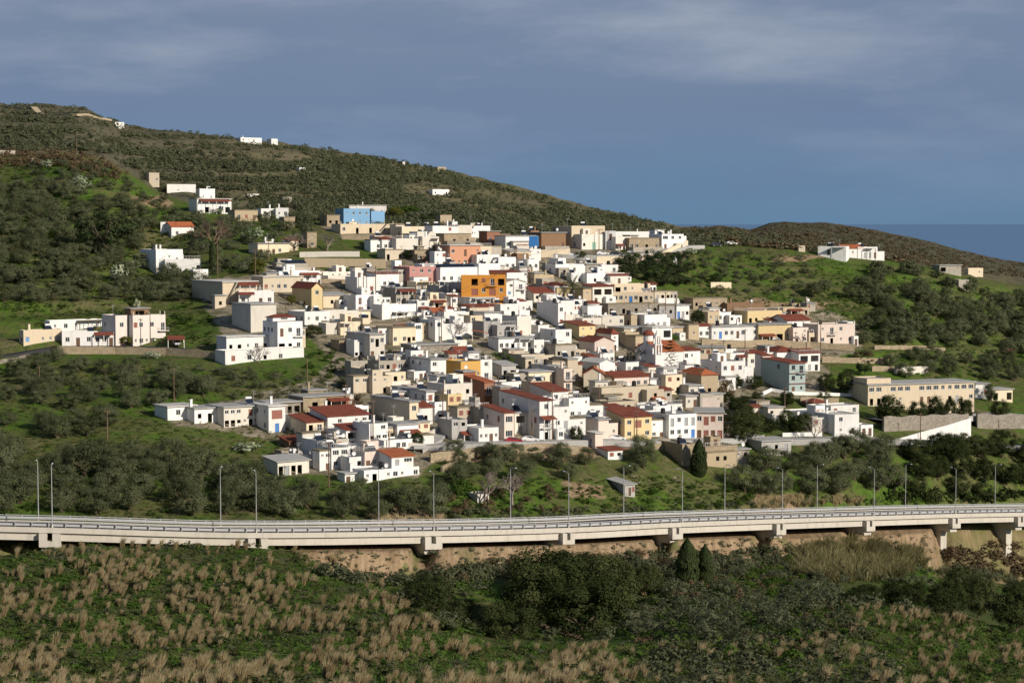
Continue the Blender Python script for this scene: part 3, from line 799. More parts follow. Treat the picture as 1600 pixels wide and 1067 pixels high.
def roof_parts(root, w, l, H, roof, rc, wallm, o, mono_h=1.2):
    """o: local offset vector of the volume"""
    def bd(mb, nm, mat):
        mb.v = [(v[0]+o[0], v[1]+o[1], v[2]+o[2]) for v in mb.v]; return mb.build(nm, mat, root)
    if roof == 'flat':
        mb = MB(); mb.quad((0.16, 0.16, H-0.32), (w-0.16, 0.16, H-0.32), (w-0.16, l-0.16, H-0.32), (0.16, l-0.16, H-0.32)); bd(mb, 'roof', M[rc or 'roofgrey'])
    elif roof == 'slab':
        mb = MB(); mb.box(-0.35, w+0.35, -0.55, l+0.2, H, H+0.24); bd(mb, 'roof', M[rc or 'roofgrey'])
    elif roof == 'dirt':
        mb = MB(); mb.box(-0.12, w+0.12, -0.12, l+0.12, H, H+0.28); bd(mb, 'roof', M[rc or 'roofdirt'])
    elif roof == 'mono':   # falls towards the front
        mb = MB(); e = 0.45
        mb.hexa([(-e, -e, H-0.02), (w+e, -e, H-0.02), (w+e, l+0.1, H+mono_h-0.02), (-e, l+0.1, H+mono_h-0.02), (-e, -e, H+0.14), (w+e, -e, H+0.14), (w+e, l+0.1, H+mono_h+0.14), (-e, l+0.1, H+mono_h+0.14)])
        bd(mb, 'roof', M[rc or 'tile'])
        mb = MB(); mb.tri((0, 0.02, H), (0, l, H+mono_h*0.93), (0, l, H)); mb.tri((w, 0.02, H), (w, l, H), (w, l, H+mono_h*0.93)); mb.quad((0, l, H), (w, l, H), (w, l, H+mono_h*0.93), (0, l, H+mono_h*0.93)); bd(mb, 'gable_wall', wallm)
    elif roof == 'gx':     # ridge parallel to the front
        mb = MB(); e = 0.4; r = mono_h; t = 0.14
        for (y0, y1) in ((-e, l/2), (l+e, l/2)):
            za = H-e*r/(l/2)
            mb.hexa([(-e, y0, za), (w+e, y0, za), (w+e, y1, H+r), (-e, y1, H+r), (-e, y0, za+t), (w+e, y0, za+t), (w+e, y1, H+r+t), (-e, y1, H+r+t)])
        bd(mb, 'roof', M[rc or 'tile'])
        mb = MB(); mb.tri((0, 0, H), (0, l/2, H+r), (0, l, H)); mb.tri((w, 0, H), (w, l, H), (w, l/2, H+r)); bd(mb, 'gable_wall', wallm)
    elif roof == 'gy':     # gable on the front
        mb = MB(); e = 0.4; r = mono_h; t = 0.14
        for (x0, x1) in ((-e, w/2), (w+e, w/2)):
            za = H-e*r/(w/2)
            mb.hexa([(x0, -e, za), (x1, -e, H+r), (x1, l+e, H+r), (x0, l+e, za), (x0, -e, za+t), (x1, -e, H+r+t), (x1, l+e, H+r+t), (x0, l+e, za+t)])
        bd(mb, 'roof', M[rc or 'tile'])
        mb = MB(); mb.tri((0, 0, H), (w, 0, H), (w/2, 0, H+r)); mb.tri((0, l, H), (w/2, l, H+r), (w, l, H)); bd(mb, 'gable_wall', wallm)
    elif roof == 'hip':
        mb = MB(); e = 0.45; r = mono_h; q = min(w, l)*0.45
        if w >= l: A = (q, l/2, H+r); B = (w-q, l/2, H+r)
        else: A = (w/2, q, H+r); B = (w/2, l-q, H+r)
        a, b, c, d = (-e, -e, H), (w+e, -e, H), (w+e, l+e, H), (-e, l+e, H)
        if w >= l: mb.quad(a, b, B, A); mb.tri(b, c, B); mb.quad(c, d, A, B); mb.tri(d, a, A)
        else: mb.tri(a, b, A); mb.quad(b, c, B, A); mb.tri(c, d, B); mb.quad(d, a, A, B)
        mb.quad((-e, -e, H-0.03), (-e, l+e, H-0.03), (w+e, l+e, H-0.03), (w+e, -e, H-0.03))
        bd(mb, 'roof', M[rc or 'tile'])

def volume(root, o, w, l, H, colr, front='', side='', roof='flat', rc=None, rise=1.2, ex='', dark=False, right='', wname='wall', base=3.0):
    wm = M[colr]; o = Vector(o)
    fo = open_list(front, w, H); so_ = open_list(side, l, H); ro = open_list(right, l, H)
    mb = MB()
    skin(mb, w, H, fo, lambda a, z, d: (a+o.x, d+o.y, z+o.z), -base)
    skin(mb, l, H, so_, lambda a, z, d: (d+o.x, l-a+o.y, z+o.z), -base)     # left wall, read from its far end
    skin(mb, l, H, ro, lambda a, z, d: (w-d+o.x, a+o.y, z+o.z), -base)
    skin(mb, w, H, [], lambda a, z, d: (w-a+o.x, l+o.y, z+o.z), -base)
    if roof == 'flat':
        t = 0.16
        for (a, b, c, d) in (((0,0),(w,0),(w-t,t),(t,t)), ((w,0),(w,l),(w-t,l-t),(w-t,t)), ((w,l),(0,l),(t,l-t),(w-t,l-t)), ((0,l),(0,0),(t,t),(t,l-t))):
            z = H+o.z
            mb.quad((a[0]+o.x, a[1]+o.y, z), (b[0]+o.x, b[1]+o.y, z), (c[0]+o.x, c[1]+o.y, z), (d[0]+o.x, d[1]+o.y, z))
            mb.quad((d[0]+o.x, d[1]+o.y, z), (c[0]+o.x, c[1]+o.y, z), (c[0]+o.x, c[1]+o.y, z-0.4), (d[0]+o.x, d[1]+o.y, z-0.4))
    mb.build(wname, wm, root)
    roof_parts(root, w, l, H, roof, rc, wm, o, rise)
    for (lst, fl, rz) in ((fo, lambda a, z: (a+o.x, o.y, z+o.z), 0.0), (so_, lambda a, z: (o.x, l-a+o.y, z+o.z), -math.pi/2), (ro, lambda a, z: (w+o.x, a+o.y, z+o.z), math.pi/2)):
        for (ch, a, b, c, d, zf, sh) in lst:
            if ch in 'bDG': continue
            fit_opening(root, ch, b-a, d-c, fl(a, c), rz, dark)
            if ch == 'p' and lst is fo:
                m = MB(); x0, x1 = a-0.9+o.x, b+0.9+o.x; y = o.y; z = zf+o.z
                m.box(x0, x1, y-1.1, y-0.003, z-0.16, z); bal = m.build('balcony', M['white' if colr in ('white', 'offwhite') else colr], root)
                m = MB()
                for k in range(9): xx = x0+0.04+(x1-x0-0.08)*k/8; m.box(xx-0.02, xx+0.02, y-1.08, y-1.04, z, z+0.9)
                m.box(x0, x1, y-1.1, y-1.03, z+0.9, z+0.96)
                for xx in (x0, x1-0.05): m.box(xx, xx+0.05, y-1.03, y-0.02, z+0.9, z+0.96)
                m.build('railing', M['steel'], bal)
    extras(root, o, w, l, H, colr, ex.split(), roof)

def heater_mesh():
    m = MB(); m.hexa([(-0.9, -0.6, 0.25), (0.9, -0.6, 0.25), (0.9, 0.5, 1.15), (-0.9, 0.5, 1.15), (-0.9, -0.62, 0.33), (0.9, -0.62, 0.33), (0.9, 0.46, 1.23), (-0.9, 0.46, 1.23)]); return m.mesh('collector', M['solar'])
def extras(root, o, w, l, H, colr, ex, roof):
    zr = H+o.z-(0.32 if roof == 'flat' else -0.2)
    rr = np.random.default_rng(int(w*977+l*131+H*71) % 99991)
    for e in ex:
        nm, _, arg = e.partition(':')
        if nm == 'tank':
            x = o.x+w*(float(arg) if arg else rr.uniform(0.25, 0.75)); y = o.y+l*rr.uniform(0.25, 0.6)
            f = MB()
            for (px, py) in ((-0.8,-0.5),(0.8,-0.5),(-0.8,0.5),(0.8,0.5)): f.box(px-0.03, px+0.03, py-0.03, py+0.03, 0, 0.25 if py < 0 else 1.3)
            f.box(-0.77, 0.77, -0.52, -0.48, 0.1, 0.16); f.box(-0.77, 0.77, 0.48, 0.52, 0.1, 0.16); f.box(-0.82, -0.78, -0.47, 0.47, 0.1, 0.16); f.box(0.78, 0.82, -0.47, 0.47, 0.1, 0.16)
            h = link(bpy.data.objects.new('water_heater', cached(('hf',), lambda: f.mesh('water_heater', M['steel']))), root); h.location = (x, y, zr)
            link(bpy.data.objects.new('collector', cached(('hc',), heater_mesh)), h)
            link(bpy.data.objects.new('tank', cached(('ht',), lambda: MB().cyl((0.62, 1.5), 0.29, -0.8, 0.8, 10, axis='x').mesh('tank', M['tankwhite']))), h)
        elif nm == 'btank':
            x = o.x+w*(float(arg) if arg else rr.uniform(0.2, 0.8)); y = o.y+l*0.35
            h = link(bpy.data.objects.new('water_tank', cached(('bt',), lambda: MB().cyl((0, 0), 0.6, 0.25, 1.5, 12).cyl((0,0), 0.6, 1.5, 1.7, 12, 0.2).box(-0.5,0.5,-0.5,0.5,0,0.25).mesh('water_tank', M['black']))), root); h.location = (x, y, zr)
        elif nm == 'chim':
            x = o.x+w*(float(arg) if arg else rr.uniform(0.2, 0.8)); y = o.y+l*0.5
            m = MB(); m.box(-0.28, 0.28, -0.28, 0.28, 0, 1.7); m.box(-0.36, 0.36, -0.36, 0.36, 1.7, 1.85)
            c = m.build('chimney', M['white' if colr in ('white', 'offwhite', 'blue') else colr], root); c.location = (x, y, zr)
        elif nm == 'ant':
            x = o.x+w*rr.uniform(0.15, 0.85); y = o.y+l*0.6
            def an():
                m = MB(); m.cyl((0, 0), 0.035, 0, 3.2, 5); m.box(-0.8, 0.8, -0.015, 0.015, 2.9, 2.94); m.box(-0.5, 0.5, -0.015, 0.015, 2.5, 2.54)
                for k in range(6): m.box(-0.75+k*0.3, -0.72+k*0.3, -0.25, 0.25, 2.91, 2.93)
                return m.mesh('antenna', M['steel'])
            a = link(bpy.data.objects.new('antenna', cached(('an',), an)), root); a.location = (x, y, zr)
        elif nm == 'dish':
            def ds():
                m = MB(); n = 12
                for k in range(n):
                    a0, a1 = 2*math.pi*k/n, 2*math.pi*(k+1)/n
                    for (r0, r1) in ((0.0, 0.25), (0.25, 0.5)):
                        z0, z1 = r0*r0*0.6, r1*r1*0.6
                        if r0 == 0: m.tri((0, 0, 1.0), (r1*math.cos(a0), -z1, 1.0+r1*math.sin(a0)), (r1*math.cos(a1), -z1, 1.0+r1*math.sin(a1)))
                        else: m.quad((r0*math.cos(a0), -z0, 1+r0*math.sin(a0)), (r0*math.cos(a1), -z0, 1+r0*math.sin(a1)), (r1*math.cos(a1), -z1, 1+r1*math.sin(a1)), (r1*math.cos(a0), -z1, 1+r1*math.sin(a0)))
                m.cyl((0, 0.06), 0.03, 0, 1.0, 5); return m.mesh('satellite_dish', M['tankwhite'])
            a = link(bpy.data.objects.new('satellite_dish', cached(('ds',), ds)), root); a.location = (o.x+w*rr.uniform(0.2, 0.8), o.y+0.8, zr)
        elif nm in ('awn', 'porch', 'pergola'):
            a0, a1 = (float(q) for q in arg.split(',')[:2]) if arg else (0.1, 0.9)
            zz = o.z+(H*0.92 if arg.count(',') < 2 else H*float(arg.split(',')[2]))
            dp = 2.2
            x0, x1 = o.x+w*a0, o.x+w*a1; y = o.y-0.004
            m = MB()
            if nm == 'awn':
                m.hexa([(x0, y-dp, zz-0.7), (x1, y-dp, zz-0.7), (x1, y, zz), (x0, y, zz), (x0, y-dp, zz-0.6), (x1, y-dp, zz-0.6), (x1, y, zz+0.1), (x0, y, zz+0.1)]); a = m.build('awning', M['tile'], root)
            elif nm == 'porch':
                m.box(x0, x1, y-dp, y, zz, zz+0.2); a = m.build('porch_roof', M['roofgrey'], root)
            else:
                for k in range(8): yy = y-dp+k*dp/8; m.box(x0, x1, yy, yy+0.07, zz, zz+0.09)
                a = m.build('pergola', M['wood'], root)
            m = MB(); zt = zz-(0.7 if nm == 'awn' else 0); n = max(2, int((x1-x0)/2.6)+1)
            zb = o.z-1.5 if arg.count(',') < 3 else o.z+H*float(arg.split(',')[3])
            for k in range(n):
                xx = x0+0.12+(x1-x0-0.24)*k/(n-1)
                MB().box(xx-0.09, xx+0.09, y-dp+0.06, y-dp+0.24, zb, zt).build('post', M['frame'] if nm != 'pergola' else M['wood'], a)
        elif nm == 'rail':
            m = MB(); z = H+o.z
            n = max(3, int(w/0.5))
            for k in range(n+1): xx = o.x+0.1+(w-0.2)*k/n; m.box(xx-0.025, xx+0.025, o.y+0.05, o.y+0.10, z, z+0.95)
            m.box(o.x, o.x+w, o.y+0.04, o.y+0.11, z+0.95, z+1.02)
            for k in range(int(l/0.6)+1): yy = o.y+0.2+(l-0.4)*k/max(1, int(l/0.6)); m.box(o.x+0.05, o.x+0.10, yy-0.025, yy+0.025, z, z+0.95)
            m.box(o.x+0.04, o.x+0.11, o.y+0.11, o.y+l, z+0.95, z+1.02)
            m.build('railing', M['frame'], root)
        elif nm == 'pent':
            x = o.x+w*(float(arg) if arg else rr.uniform(0.1, 0.6)); pw = min(3.0, w*0.45); y = o.y+l*0.4
            volume(root, (x, y, zr), pw, min(3.2, l*0.5), 2.3, colr, 'd' if rr.random() < 0.5 else 'n', '', 'flat', None, base=0.0, wname='stair_head')
        elif nm == 'rebar':
            for px in (0.2, w/2, w-0.2):
                for py in (0.2, l-0.2):
                    MB().box(o.x+px-0.16, o.x+px+0.16, o.y+py-0.16, o.y+py+0.16, zr, zr+1.3).build('column', M['concrete'], root)
        elif nm == 'stairs':
            x0 = o.x+w*(float(arg) if arg else 0.6); m = MB(); n = 14; zt = o.z+H
            for k in range(n): m.box(x0+k*0.28, x0+k*0.28+0.3, o.y-1.1, o.y-0.01, o.z+H*(k/n)-0.15, o.z+H*((k+1)/n))
            m.build('staircase', M['concrete'], root)
        elif nm == 'ledge':
            for zz in (0.34, 0.67, 0.985):
                m = MB(); m.box(o.x-0.05, o.x+w+0.35, o.y-0.5, o.y-0.004, o.z+H*zz-0.08, o.z+H*zz+0.06); m.build('ledge', M['shutred'], root)
        elif nm == 'band':
            m = MB(); m.box(o.x-0.06, o.x+w+0.06, o.y-0.06, o.y+l+0.06, H+o.z-0.45, H+o.z-0.05) if False else None
        elif nm == 'solar':
            m = MB(); n = max(2, int(w/2.0))
            for r_ in range(2):
                for k in range(n):
                    x = o.x+0.3+k*(w-0.6)/n; y = o.y+0.4+r_*2.4
                    m.hexa([(x, y, zr+0.3), (x+(w-0.6)/n-0.12, y, zr+0.3), (x+(w-0.6)/n-0.12, y+1.9, zr+1.3), (x, y+1.9, zr+1.3), (x, y, zr+0.36), (x+(w-0.6)/n-0.12, y, zr+0.36), (x+(w-0.6)/n-0.12, y+1.9, zr+1.36), (x, y+1.9, zr+1.36)])
            m.build('solar_panel', M['solar'], root)

ARNG = random.Random(77)
def busier(spec, last_door=True, pr=0.50):
    rows = spec.split('/'); out = []
    for i, r in enumerate(rows):
        out.append(''.join((ARNG.choice('wwnwr' if i < len(rows)-1 else 'wwdnwDrW') if c == '_' and ARNG.random() < pr else c) for c in r))
    return '/'.join(out)
HG = 'houses of the hillside village'
HROOT = {}; HV = {}
def solve(P1, psi, u0, u2, same):
    c, s = math.cos(psi), math.sin(psi)
    den = (c-u2*s)
    Wd = (u2*P1[1]-P1[0])/den if abs(den) > 1e-3 else 5
    den = (s+u0*c)
    Ld = None
    if not same and den > 0.08: Ld = (P1[0]-u0*P1[1])/den
    return Wd, Ld
def H(label, x0, x1, x2, yt, yb, colr='white', front='', side='', roof='flat', rc=None, rise=1.2, ex='', a=None, L=None, dark=False, right='',
      name='house', cat='house', group=HG, dz=0.0, yfront=0.0, key=None):
    P1 = ground(x1, yb); mp_ = mpp(P1)
    az = math.atan((x1-800)/F)
    same = (x1-x0) < 2
    psi = R(a) if a is not None else (-az+R(1.0) if same else R(30)-az*0.6)
    u0 = (x0-800)/F; u2 = (x2-800)/F
    # use the exact direction of the picture columns
    r0 = ray(x0, yb); r2 = ray(x2, yb); u0 = r0[0]/r0[1]; u2 = r2[0]/r2[1]
    Wd, Ld = solve(P1, psi, u0, u2, same)
    Wd = max(1.2, Wd)
    if L is not None: Ld = L
    if Ld is None: Ld = min(8.0, max(4.0, Wd*0.8))
    Ld = min(max(2.0, Ld), 24.0)
    Hh = (yb-yt)*mp_
    blank = 'blank' in label or 'plain' in label or 'huge' in label or 'bare' in label
    vill = 400 < x1 < 1350 and yb > 360 and cat == 'house'
    if front and not blank: front = busier(front)
    if side and not blank and not same: side = busier(side, pr=0.24)
    if vill and roof in ('flat', 'slab') and len(ex.split()) < 2:
        for tk, pr in (('tank', 0.30), ('ant', 0.5), ('chim', 0.25), ('btank', 0.16), ('dish', 0.22), ('pent', 0.16 if roof == 'flat' and Wd > 6 else 0), ('rail', 0.12 if roof == 'flat' else 0), ('rebar', 0.08 if roof == 'flat' else 0)):
            if ARNG.random() < pr and tk not in ex: ex += ' '+tk
    if vill and roof in ('flat', 'slab') and Wd > 5 and 'awn' not in ex and 'porch' not in ex and not blank and ARNG.random() < 0.2:
        f0 = ARNG.choice((0.0, 0.3, 0.5)); ex += ' %s:%.2f,%.2f,%.2f' % (ARNG.choice(('awn', 'awn', 'porch', 'pergola')), f0, min(1, f0+0.45), 0.85 if Hh < 4.5 else 0.45)
    root = empty(name, P1, psi, label, cat, group)
    volume(root, (0, 0, 0), Wd, Ld, Hh, colr, front, side, roof, rc, rise, ex, dark, right)
    keep = any(q in label for q in ('teal', 'orange three', 'mansion', 'villa', 'church', 'cypress', 'blue panel', 'ochre', 'yellow house with red', 'pink cream', 'kiosk', 'lower street', 'school', 'blue painted', 'orange porch'))
    if vill and not keep and Wd > 4.5 and 430 < x1 < 1300 and 'awn' not in ex and 'porch' not in ex and 'stairs' not in ex:
        q = ARNG.random(); ah = Hh*(0.74 if Hh < 4.2 else 0.42)
        if q < 0.42 and '/' in front or q < 0.25:
            aw = Wd*ARNG.uniform(0.3, 0.5); ax = ARNG.choice((0.0, Wd-aw)); al = ARNG.uniform(1.6, 3.0)
            cc = ARNG.choice((colr, 'white', 'offwhite', 'white', 'concrete')) if colr not in ('stone', 'greystone', 'tan', 'brown', 'brick', 'beige', 'concrete') else ARNG.choice((colr, colr, 'concrete', 'beige')); rf = ARNG.choice(('flat', 'flat', 'flat', 'slab', 'slab', 'mono'))
            volume(root, (ax, -al-0.003, 0), aw, al, ah*ARNG.uniform(0.85, 1.1), cc, ARNG.choice(('d', 'wd', 'w', 'D', 'b')), '', rf, None, 0.5, '', dark, wname='annex')
        elif q < 0.62:
            yl = ARNG.uniform(2.0, 3.5); yh = ARNG.uniform(0.9, 1.7); g = ARNG.uniform(0.2, 0.7)*Wd
            m_ = MB(); m_.box(0, Wd, -yl, -yl+0.2, -3, yh)
            for xx in (0, Wd-0.2): m_.box(xx, xx+0.2, -yl+0.2, -0.003, -3, yh)
            m_.build('yard_wall', M[ARNG.choice((colr, 'white', 'offwhite', 'concrete', 'greystone'))], root)
    HROOT[key or label] = (root, P1, psi, Wd, Ld, Hh, mp_)
    HV[key or label] = (vill, colr, roof, front)
    return root
def ADD(key, x0f, x1f, z0f, z1f, yoff, l, colr=None, front='', side='', roof='flat', rc=None, rise=1.0, ex='', wname='wing', right=''):
    """further volume of a house: x range and z range as fractions of width and height; yoff metres behind (+) or before (-) the front"""
    root, P1, psi, Wd, Ld, Hh, mp_ = HROOT[key]
    w = (x1f-x0f)*Wd
    volume(root, (x0f*Wd, yoff, z0f*Hh), w, l, (z1f-z0f)*Hh, colr or 'white', front, side, roof, rc, rise, ex, wname=wname, base=0.0 if z0f > 0 else 3.0, right=right)
# ------------------------------------------------------------------ the houses, picture region by picture region
# far left row above the stone wall
H('long low cream house with blue shutter at the far left of the left row', 30, 37, 97, 516, 541, 'cream', 's_n_W', 'b', ex='chim:0.2 tank:0.7')
H('low white house with three barred windows left of the red canopy', 97, 97, 147, 518, 541, 'white', 'wdw', ex='tank:0.9')
H('small white house with red canopy beside the pink block', 147, 147, 179, 519, 541, 'white', 'w_d', ex='awn:0.0,0.95,0.98', L=6)
H('long white upper wall house behind the low left row', 70, 78, 160, 501, 520, 'white', '__n__', ex='pergola:0.5,1.0')
H('big whitish pink two storey block with balconies beside the carport', 158, 181, 200, 493, 543, 'palepink', 'w/d', '__/__', L=9, ex='ant', key='pinkA')
H('tall whitish pink house with corner balconies above the stone wall', 200, 208, 259, 493, 543, 'palepink', '_w_w_p/_w_wbp', ex='ant rebar', key='pinkB', right='p/w')
ADD('pinkB', 0.0, 0.55, 1.0, 1.20, 1.2, 4, 'brown', 'G', '', 'slab', 'roofgrey', wname='roof_room')
# white mansion and the houses around it
H('large plain white house with two tall chimneys on the left slope', 207, 244, 286, 390, 430, 'white', '_n_/_L_', '___', ex='chim:0.3 chim:0.45 btank:0.1', L=12, key='mansion')
H('long low white wing with a wide window band under the tall chimneys', 257, 258, 314, 405, 432, 'white', 'LL_n', ex='chim:0.5 rail', L=6)
H('small white garden house below the big white house', 300, 302, 326, 421, 441, 'white', '_n', ex='btank:0.4')
H('blue shaded long house with red fascia and outside stairs', 300, 348, 402, 441, 477, 'cream', '_rd', '_n__', 'slab', 'roofwhite', ex='stairs:0.05 awn:0.4,1.0,0.95', key='fascia')
H('white terrace block with railing below the red fascia house', 372, 373, 428, 455, 478, 'white', 'w_dw', ex='rail awn:0.0,0.45')
H('tall cream concrete block with bare walls above the white villa', 352, 392, 432, 476, 520, 'offwhite', '____/____', '___', 'slab', 'roofgrey', L=12)
H('small beige shed with a grey door below the blue shaded house', 334, 336, 353, 462, 483, 'beige', 'b', roof='slab', cat='shed', name='shed')
H('white villa with red tiled roof terrace above the long white wall', 402, 434, 473, 503, 550, 'white', 'dwp/GDw', 'w_w_/b__', ex='', key='villa', L=9)
ADD('villa', 0.05, 0.95, 1.0, 1.13, 3.5, 4, 'white', 'L', '', 'hip', 'tile', 0.8)
H('white veranda wing with flat canopy left of the white villa', 347, 354, 434, 527, 552, 'white', 'bD_wD_', '_', 'slab', 'roofwhite', L=6)
H('long low white front wall house below the white villa', 343, 352, 475, 548, 571, 'white', '__b__', '', 'flat', 'roofwhite', L=6)
# ridge houses upper left
H('tall beige concrete cube on the green ridge', 231, 233, 249, 270, 285, 'beige', '__', '', L=5, ex='')
H('long white house half hidden behind a dark wall on the ridge', 260, 261, 306, 288, 302, 'white', '_n__', '', L=6)
H('white roof room on the ridge above the veranda house', 310, 312, 336, 295, 312, 'white', 'n_', '', ex='tank chim', L=5)
H('wide white house with brown shaded veranda under the ridge', 295, 308, 361, 311, 333, 'white', '_G_LG', '', 'slab', 'roofwhite', L=7, ex='awn:0.05,0.95,0.95')
H('low ochre stone house right of the veranda house', 360, 367, 403, 329, 346, 'tan', '_rd', '', 'dirt', L=6)
H('white house with orange red gable roof among trees on the left', 250, 268, 303, 354, 372, 'white', 'wd', 'w', 'gx', 'tileor', 1.6, L=6)
H('small white flat house behind the orange red gable on the left', 250, 251, 268, 347, 365, 'white', 'n', L=5)
H('white low cottage upper left with antenna pole', 404, 408, 431, 326, 340, 'white', 'w_', '', L=5, ex='chim ant')
H('bright white annex right of the low cottage with chimney', 430, 431, 451, 325, 341, 'white', 'nw', '', L=5, ex='chim')
H('small isolated concrete hut on the green terrace', 440, 442, 456, 308, 318, 'concrete', 'b', '', L=4, name='shed', cat='shed')
H('small brown stone ruin among bushes above the beige house', 440, 444, 461, 340, 357, 'stone', 'b', '', 'dirt', L=4, name='ruined_house', cat='ruin')
H('beige low house with dark doors beside a bare tree', 397, 403, 452, 381, 400, 'cream', 'D_dw_', '', 'slab', 'roofgrey', L=7)
H('narrow brown stone tower ruin in the terraced field', 478, 480, 495, 364, 388, 'stone', 'n/_', '', 'dirt', L=4, name='ruined_house', cat='ruin')
# blue house group
H('light blue house with white roof terrace high in the village', 530, 537, 578, 326, 352, 'blue', 'n_w_/____', '', 'flat', 'roofwhite', L=9, ex='chim:0.7', key='blue')
H('light blue right wing with a plain wall high in the village', 577, 580, 601, 330, 352, 'blue', 'n__', '', 'flat', 'roofwhite', L=7)
H('white roof slab house behind the light blue house', 545, 546, 604, 321, 336, 'white', '____', '', 'slab', 'roofwhite', L=6, ex='btank:0.6 ant chim')
H('long cream house with four doors and stairs to its roof', 530, 532, 615, 350, 366, 'cream', 'w_D_D__D', '', 'flat', 'roofgrey', ex='stairs:0.68', L=7)
H('roofless stone ruin left of the light blue house', 505, 511, 531, 337, 354, 'stone', 'bD', 'b', 'dirt', L=6, name='ruined_house', cat='ruin')
H('small tan box house at the edge of the scrub hill', 686, 688, 706, 336, 352, 'tan', '__', '', L=5)
H('grey walled long house with beige end right of the blue house', 616, 628, 672, 354, 373, 'cream', '_w_dw', '__', 'flat', 'roofgrey', L=9, key='gl')
H('tall blank white gable wall house on the upper row', 672, 676, 700, 353, 376, 'white', '__', '', L=6)
H('cream plain box house beside a white one on the upper row', 711, 714, 738, 352, 370, 'offwhite', '__', '', L=6)
H('white box house with side porch on the upper row', 737, 740, 766, 353, 370, 'white', '_n_', 'n', L=6, ex='tank')
H('brown stone low house below the white boxes', 690, 694, 736, 366, 384, 'stone', '_D_b', '', 'dirt', L=6)
H('reddish brick house with white trim on the upper row', 756, 761, 781, 362, 382, 'brick', 'w_', '', 'slab', 'roofgrey', L=6)
H('white porch house with small red roof below the cream row', 594, 597, 620, 374, 393, 'white', '_G', '', 'mono', 'tile', 0.8, L=6)
H('long blank off white wall house in the upper village', 617, 619, 664, 373, 394, 'offwhite', '__n_', '', L=7, ex='ant')
H('small off white block with white roof patch in the upper village', 656, 660, 686, 370, 390, 'offwhite', '_n', 'n', L=6)
H('cream house with outside stairs below the tall blank gable', 642, 652, 680, 362, 380, 'offwhite', 'w_D', '', 'flat', ex='stairs:0.1', L=6)
H('roofless beige ruin with two dark doorways below the long wall', 598, 602, 630, 391, 408, 'beige', 'D_D', '', 'dirt', L=6, name='ruined_house', cat='ruin')
H('brown stone low block right of the roofless beige ruin', 630, 648, 681, 392, 408, 'stone', '_n_', '', 'dirt', L=6)
H('salmon pink house with projecting upper wall', 690, 703, 751, 384, 418, 'salmon', 'w_d_n/_n__d', '__', 'slab', 'roofwhite', L=10, key='salmon')
H('cream side wing right of the salmon pink house', 748, 750, 768, 385, 410, 'cream', 'w_', '', L=7)
H('white industrial hall with window band near the blue tank', 785, 790, 842, 369, 390, 'white', 'LL_LL_', '', 'slab', 'roofgrey', L=8)
H('small white lean to in front of the white hall', 800, 802, 826, 378, 391, 'offwhite', '_n', '', 'mono', 'roofgrey', 0.5, L=4)
H('low cream house with grey roof left of the road wall', 795, 797, 830, 393, 412, 'cream', '_D_', '', 'mono', 'roofgrey', 0.7, L=6)
H('brown and cream small house beside the grey white cube', 806, 808, 826, 396, 416, 'brown', 'w_', '', L=6)
H('tall brown dark walled hall left of the big cream building', 842, 846, 884, 364, 390, 'brown', '____', '__', 'slab', 'roofgrey', L=10)
# top right row
H('huge cream hall with plain upper wall at the top of the village', 881, 893, 945, 353, 388, 'cream', '____', '__', L=14, key='hall')
H('lower front building with green door under the huge cream hall', 881, 909, 947, 366, 390, 'offwhite', 'b_g__', '_w_', L=10)
H('narrow white block right of the huge cream hall', 945, 946, 962, 361, 390, 'white', 'd/_', '', L=7)
H('cream house with green garage door on the top row', 948, 962, 986, 370, 391, 'offwhite', '_g', '_n_', L=9)
H('long brown stone house on the top row', 980, 983, 1030, 373, 392, 'stone', '_w_D_w', '', 'dirt', L=8)
H('white rooftop house behind the brown stone row', 960, 962, 1015, 362, 380, 'white', '____', '', 'flat', 'roofwhite', L=7, ex='chim ant')
H('white two storey corner house with balconies at the right end', 1020, 1034, 1068, 366, 390, 'white', 'L_w/d_w', '__', 'flat', 'roofwhite', L=9, ex='chim:0.7 dish tank:0.2', right='p/_')
# second row right
H('grey sided white cube below the road wall', 808, 824, 842, 405, 424, 'white', '__', '__', L=8)
H('long shaded grey white house below parked cars', 853, 868, 915, 413, 430, 'white', '_n__', '_b_', L=7, ex='tank')
H('bare concrete room below the road wall', 913, 916, 939, 413, 428, 'concrete', 'w_', '', 'slab', L=6)
H('blue shaded white house beside the dark pines', 938, 940, 966, 414, 430, 'white', '__', '', L=6)
H('long white terrace house right of the palm', 914, 917, 976, 427, 446, 'white', '_b_nb_b', '', 'flat', 'roofgrey', L=7)
H('tall grey and tan house between white houses', 818, 835, 848, 427, 446, 'tan', '_', '_w_', 'slab', 'roofgrey', L=10)
H('white house with wide red roof near the palm', 851, 866, 887, 446, 470, 'white', '_w', 'w_', 'hip', 'tile', 1.0, L=8)
H('low veranda house with wide red roof near the orange house', 830, 834, 866, 458, 472, 'offwhite', 'bDb', '', 'mono', 'tile', 1.6, L=5, ex='porch:0.3,1.0,0.9')
H('cream yellow cube house with brown shuttered window near the palm', 866, 870, 890, 449, 471, 'yellow', 'r_n', '', L=7)
H('house with white balcony columns and red eave on a stone wall', 922, 926, 958, 448, 475, 'offwhite', 'GG/D_D', '', 'mono', 'tile', 0.7, L=7)
H('cream upper house with shaded porch above the blue door row', 955, 960, 1016, 444, 460, 'cream', 'G_n__', '', L=6)
H('long cream row house with blue door and many windows', 957, 958, 1021, 457, 474, 'cream', 'wwnBwDwn', '', 'flat', 'roofgrey', L=6)
H('small stone house with dark doorway at the end of the cream row', 1020, 1023, 1048, 456, 472, 'beige', '_D_', '', 'dirt', L=6)
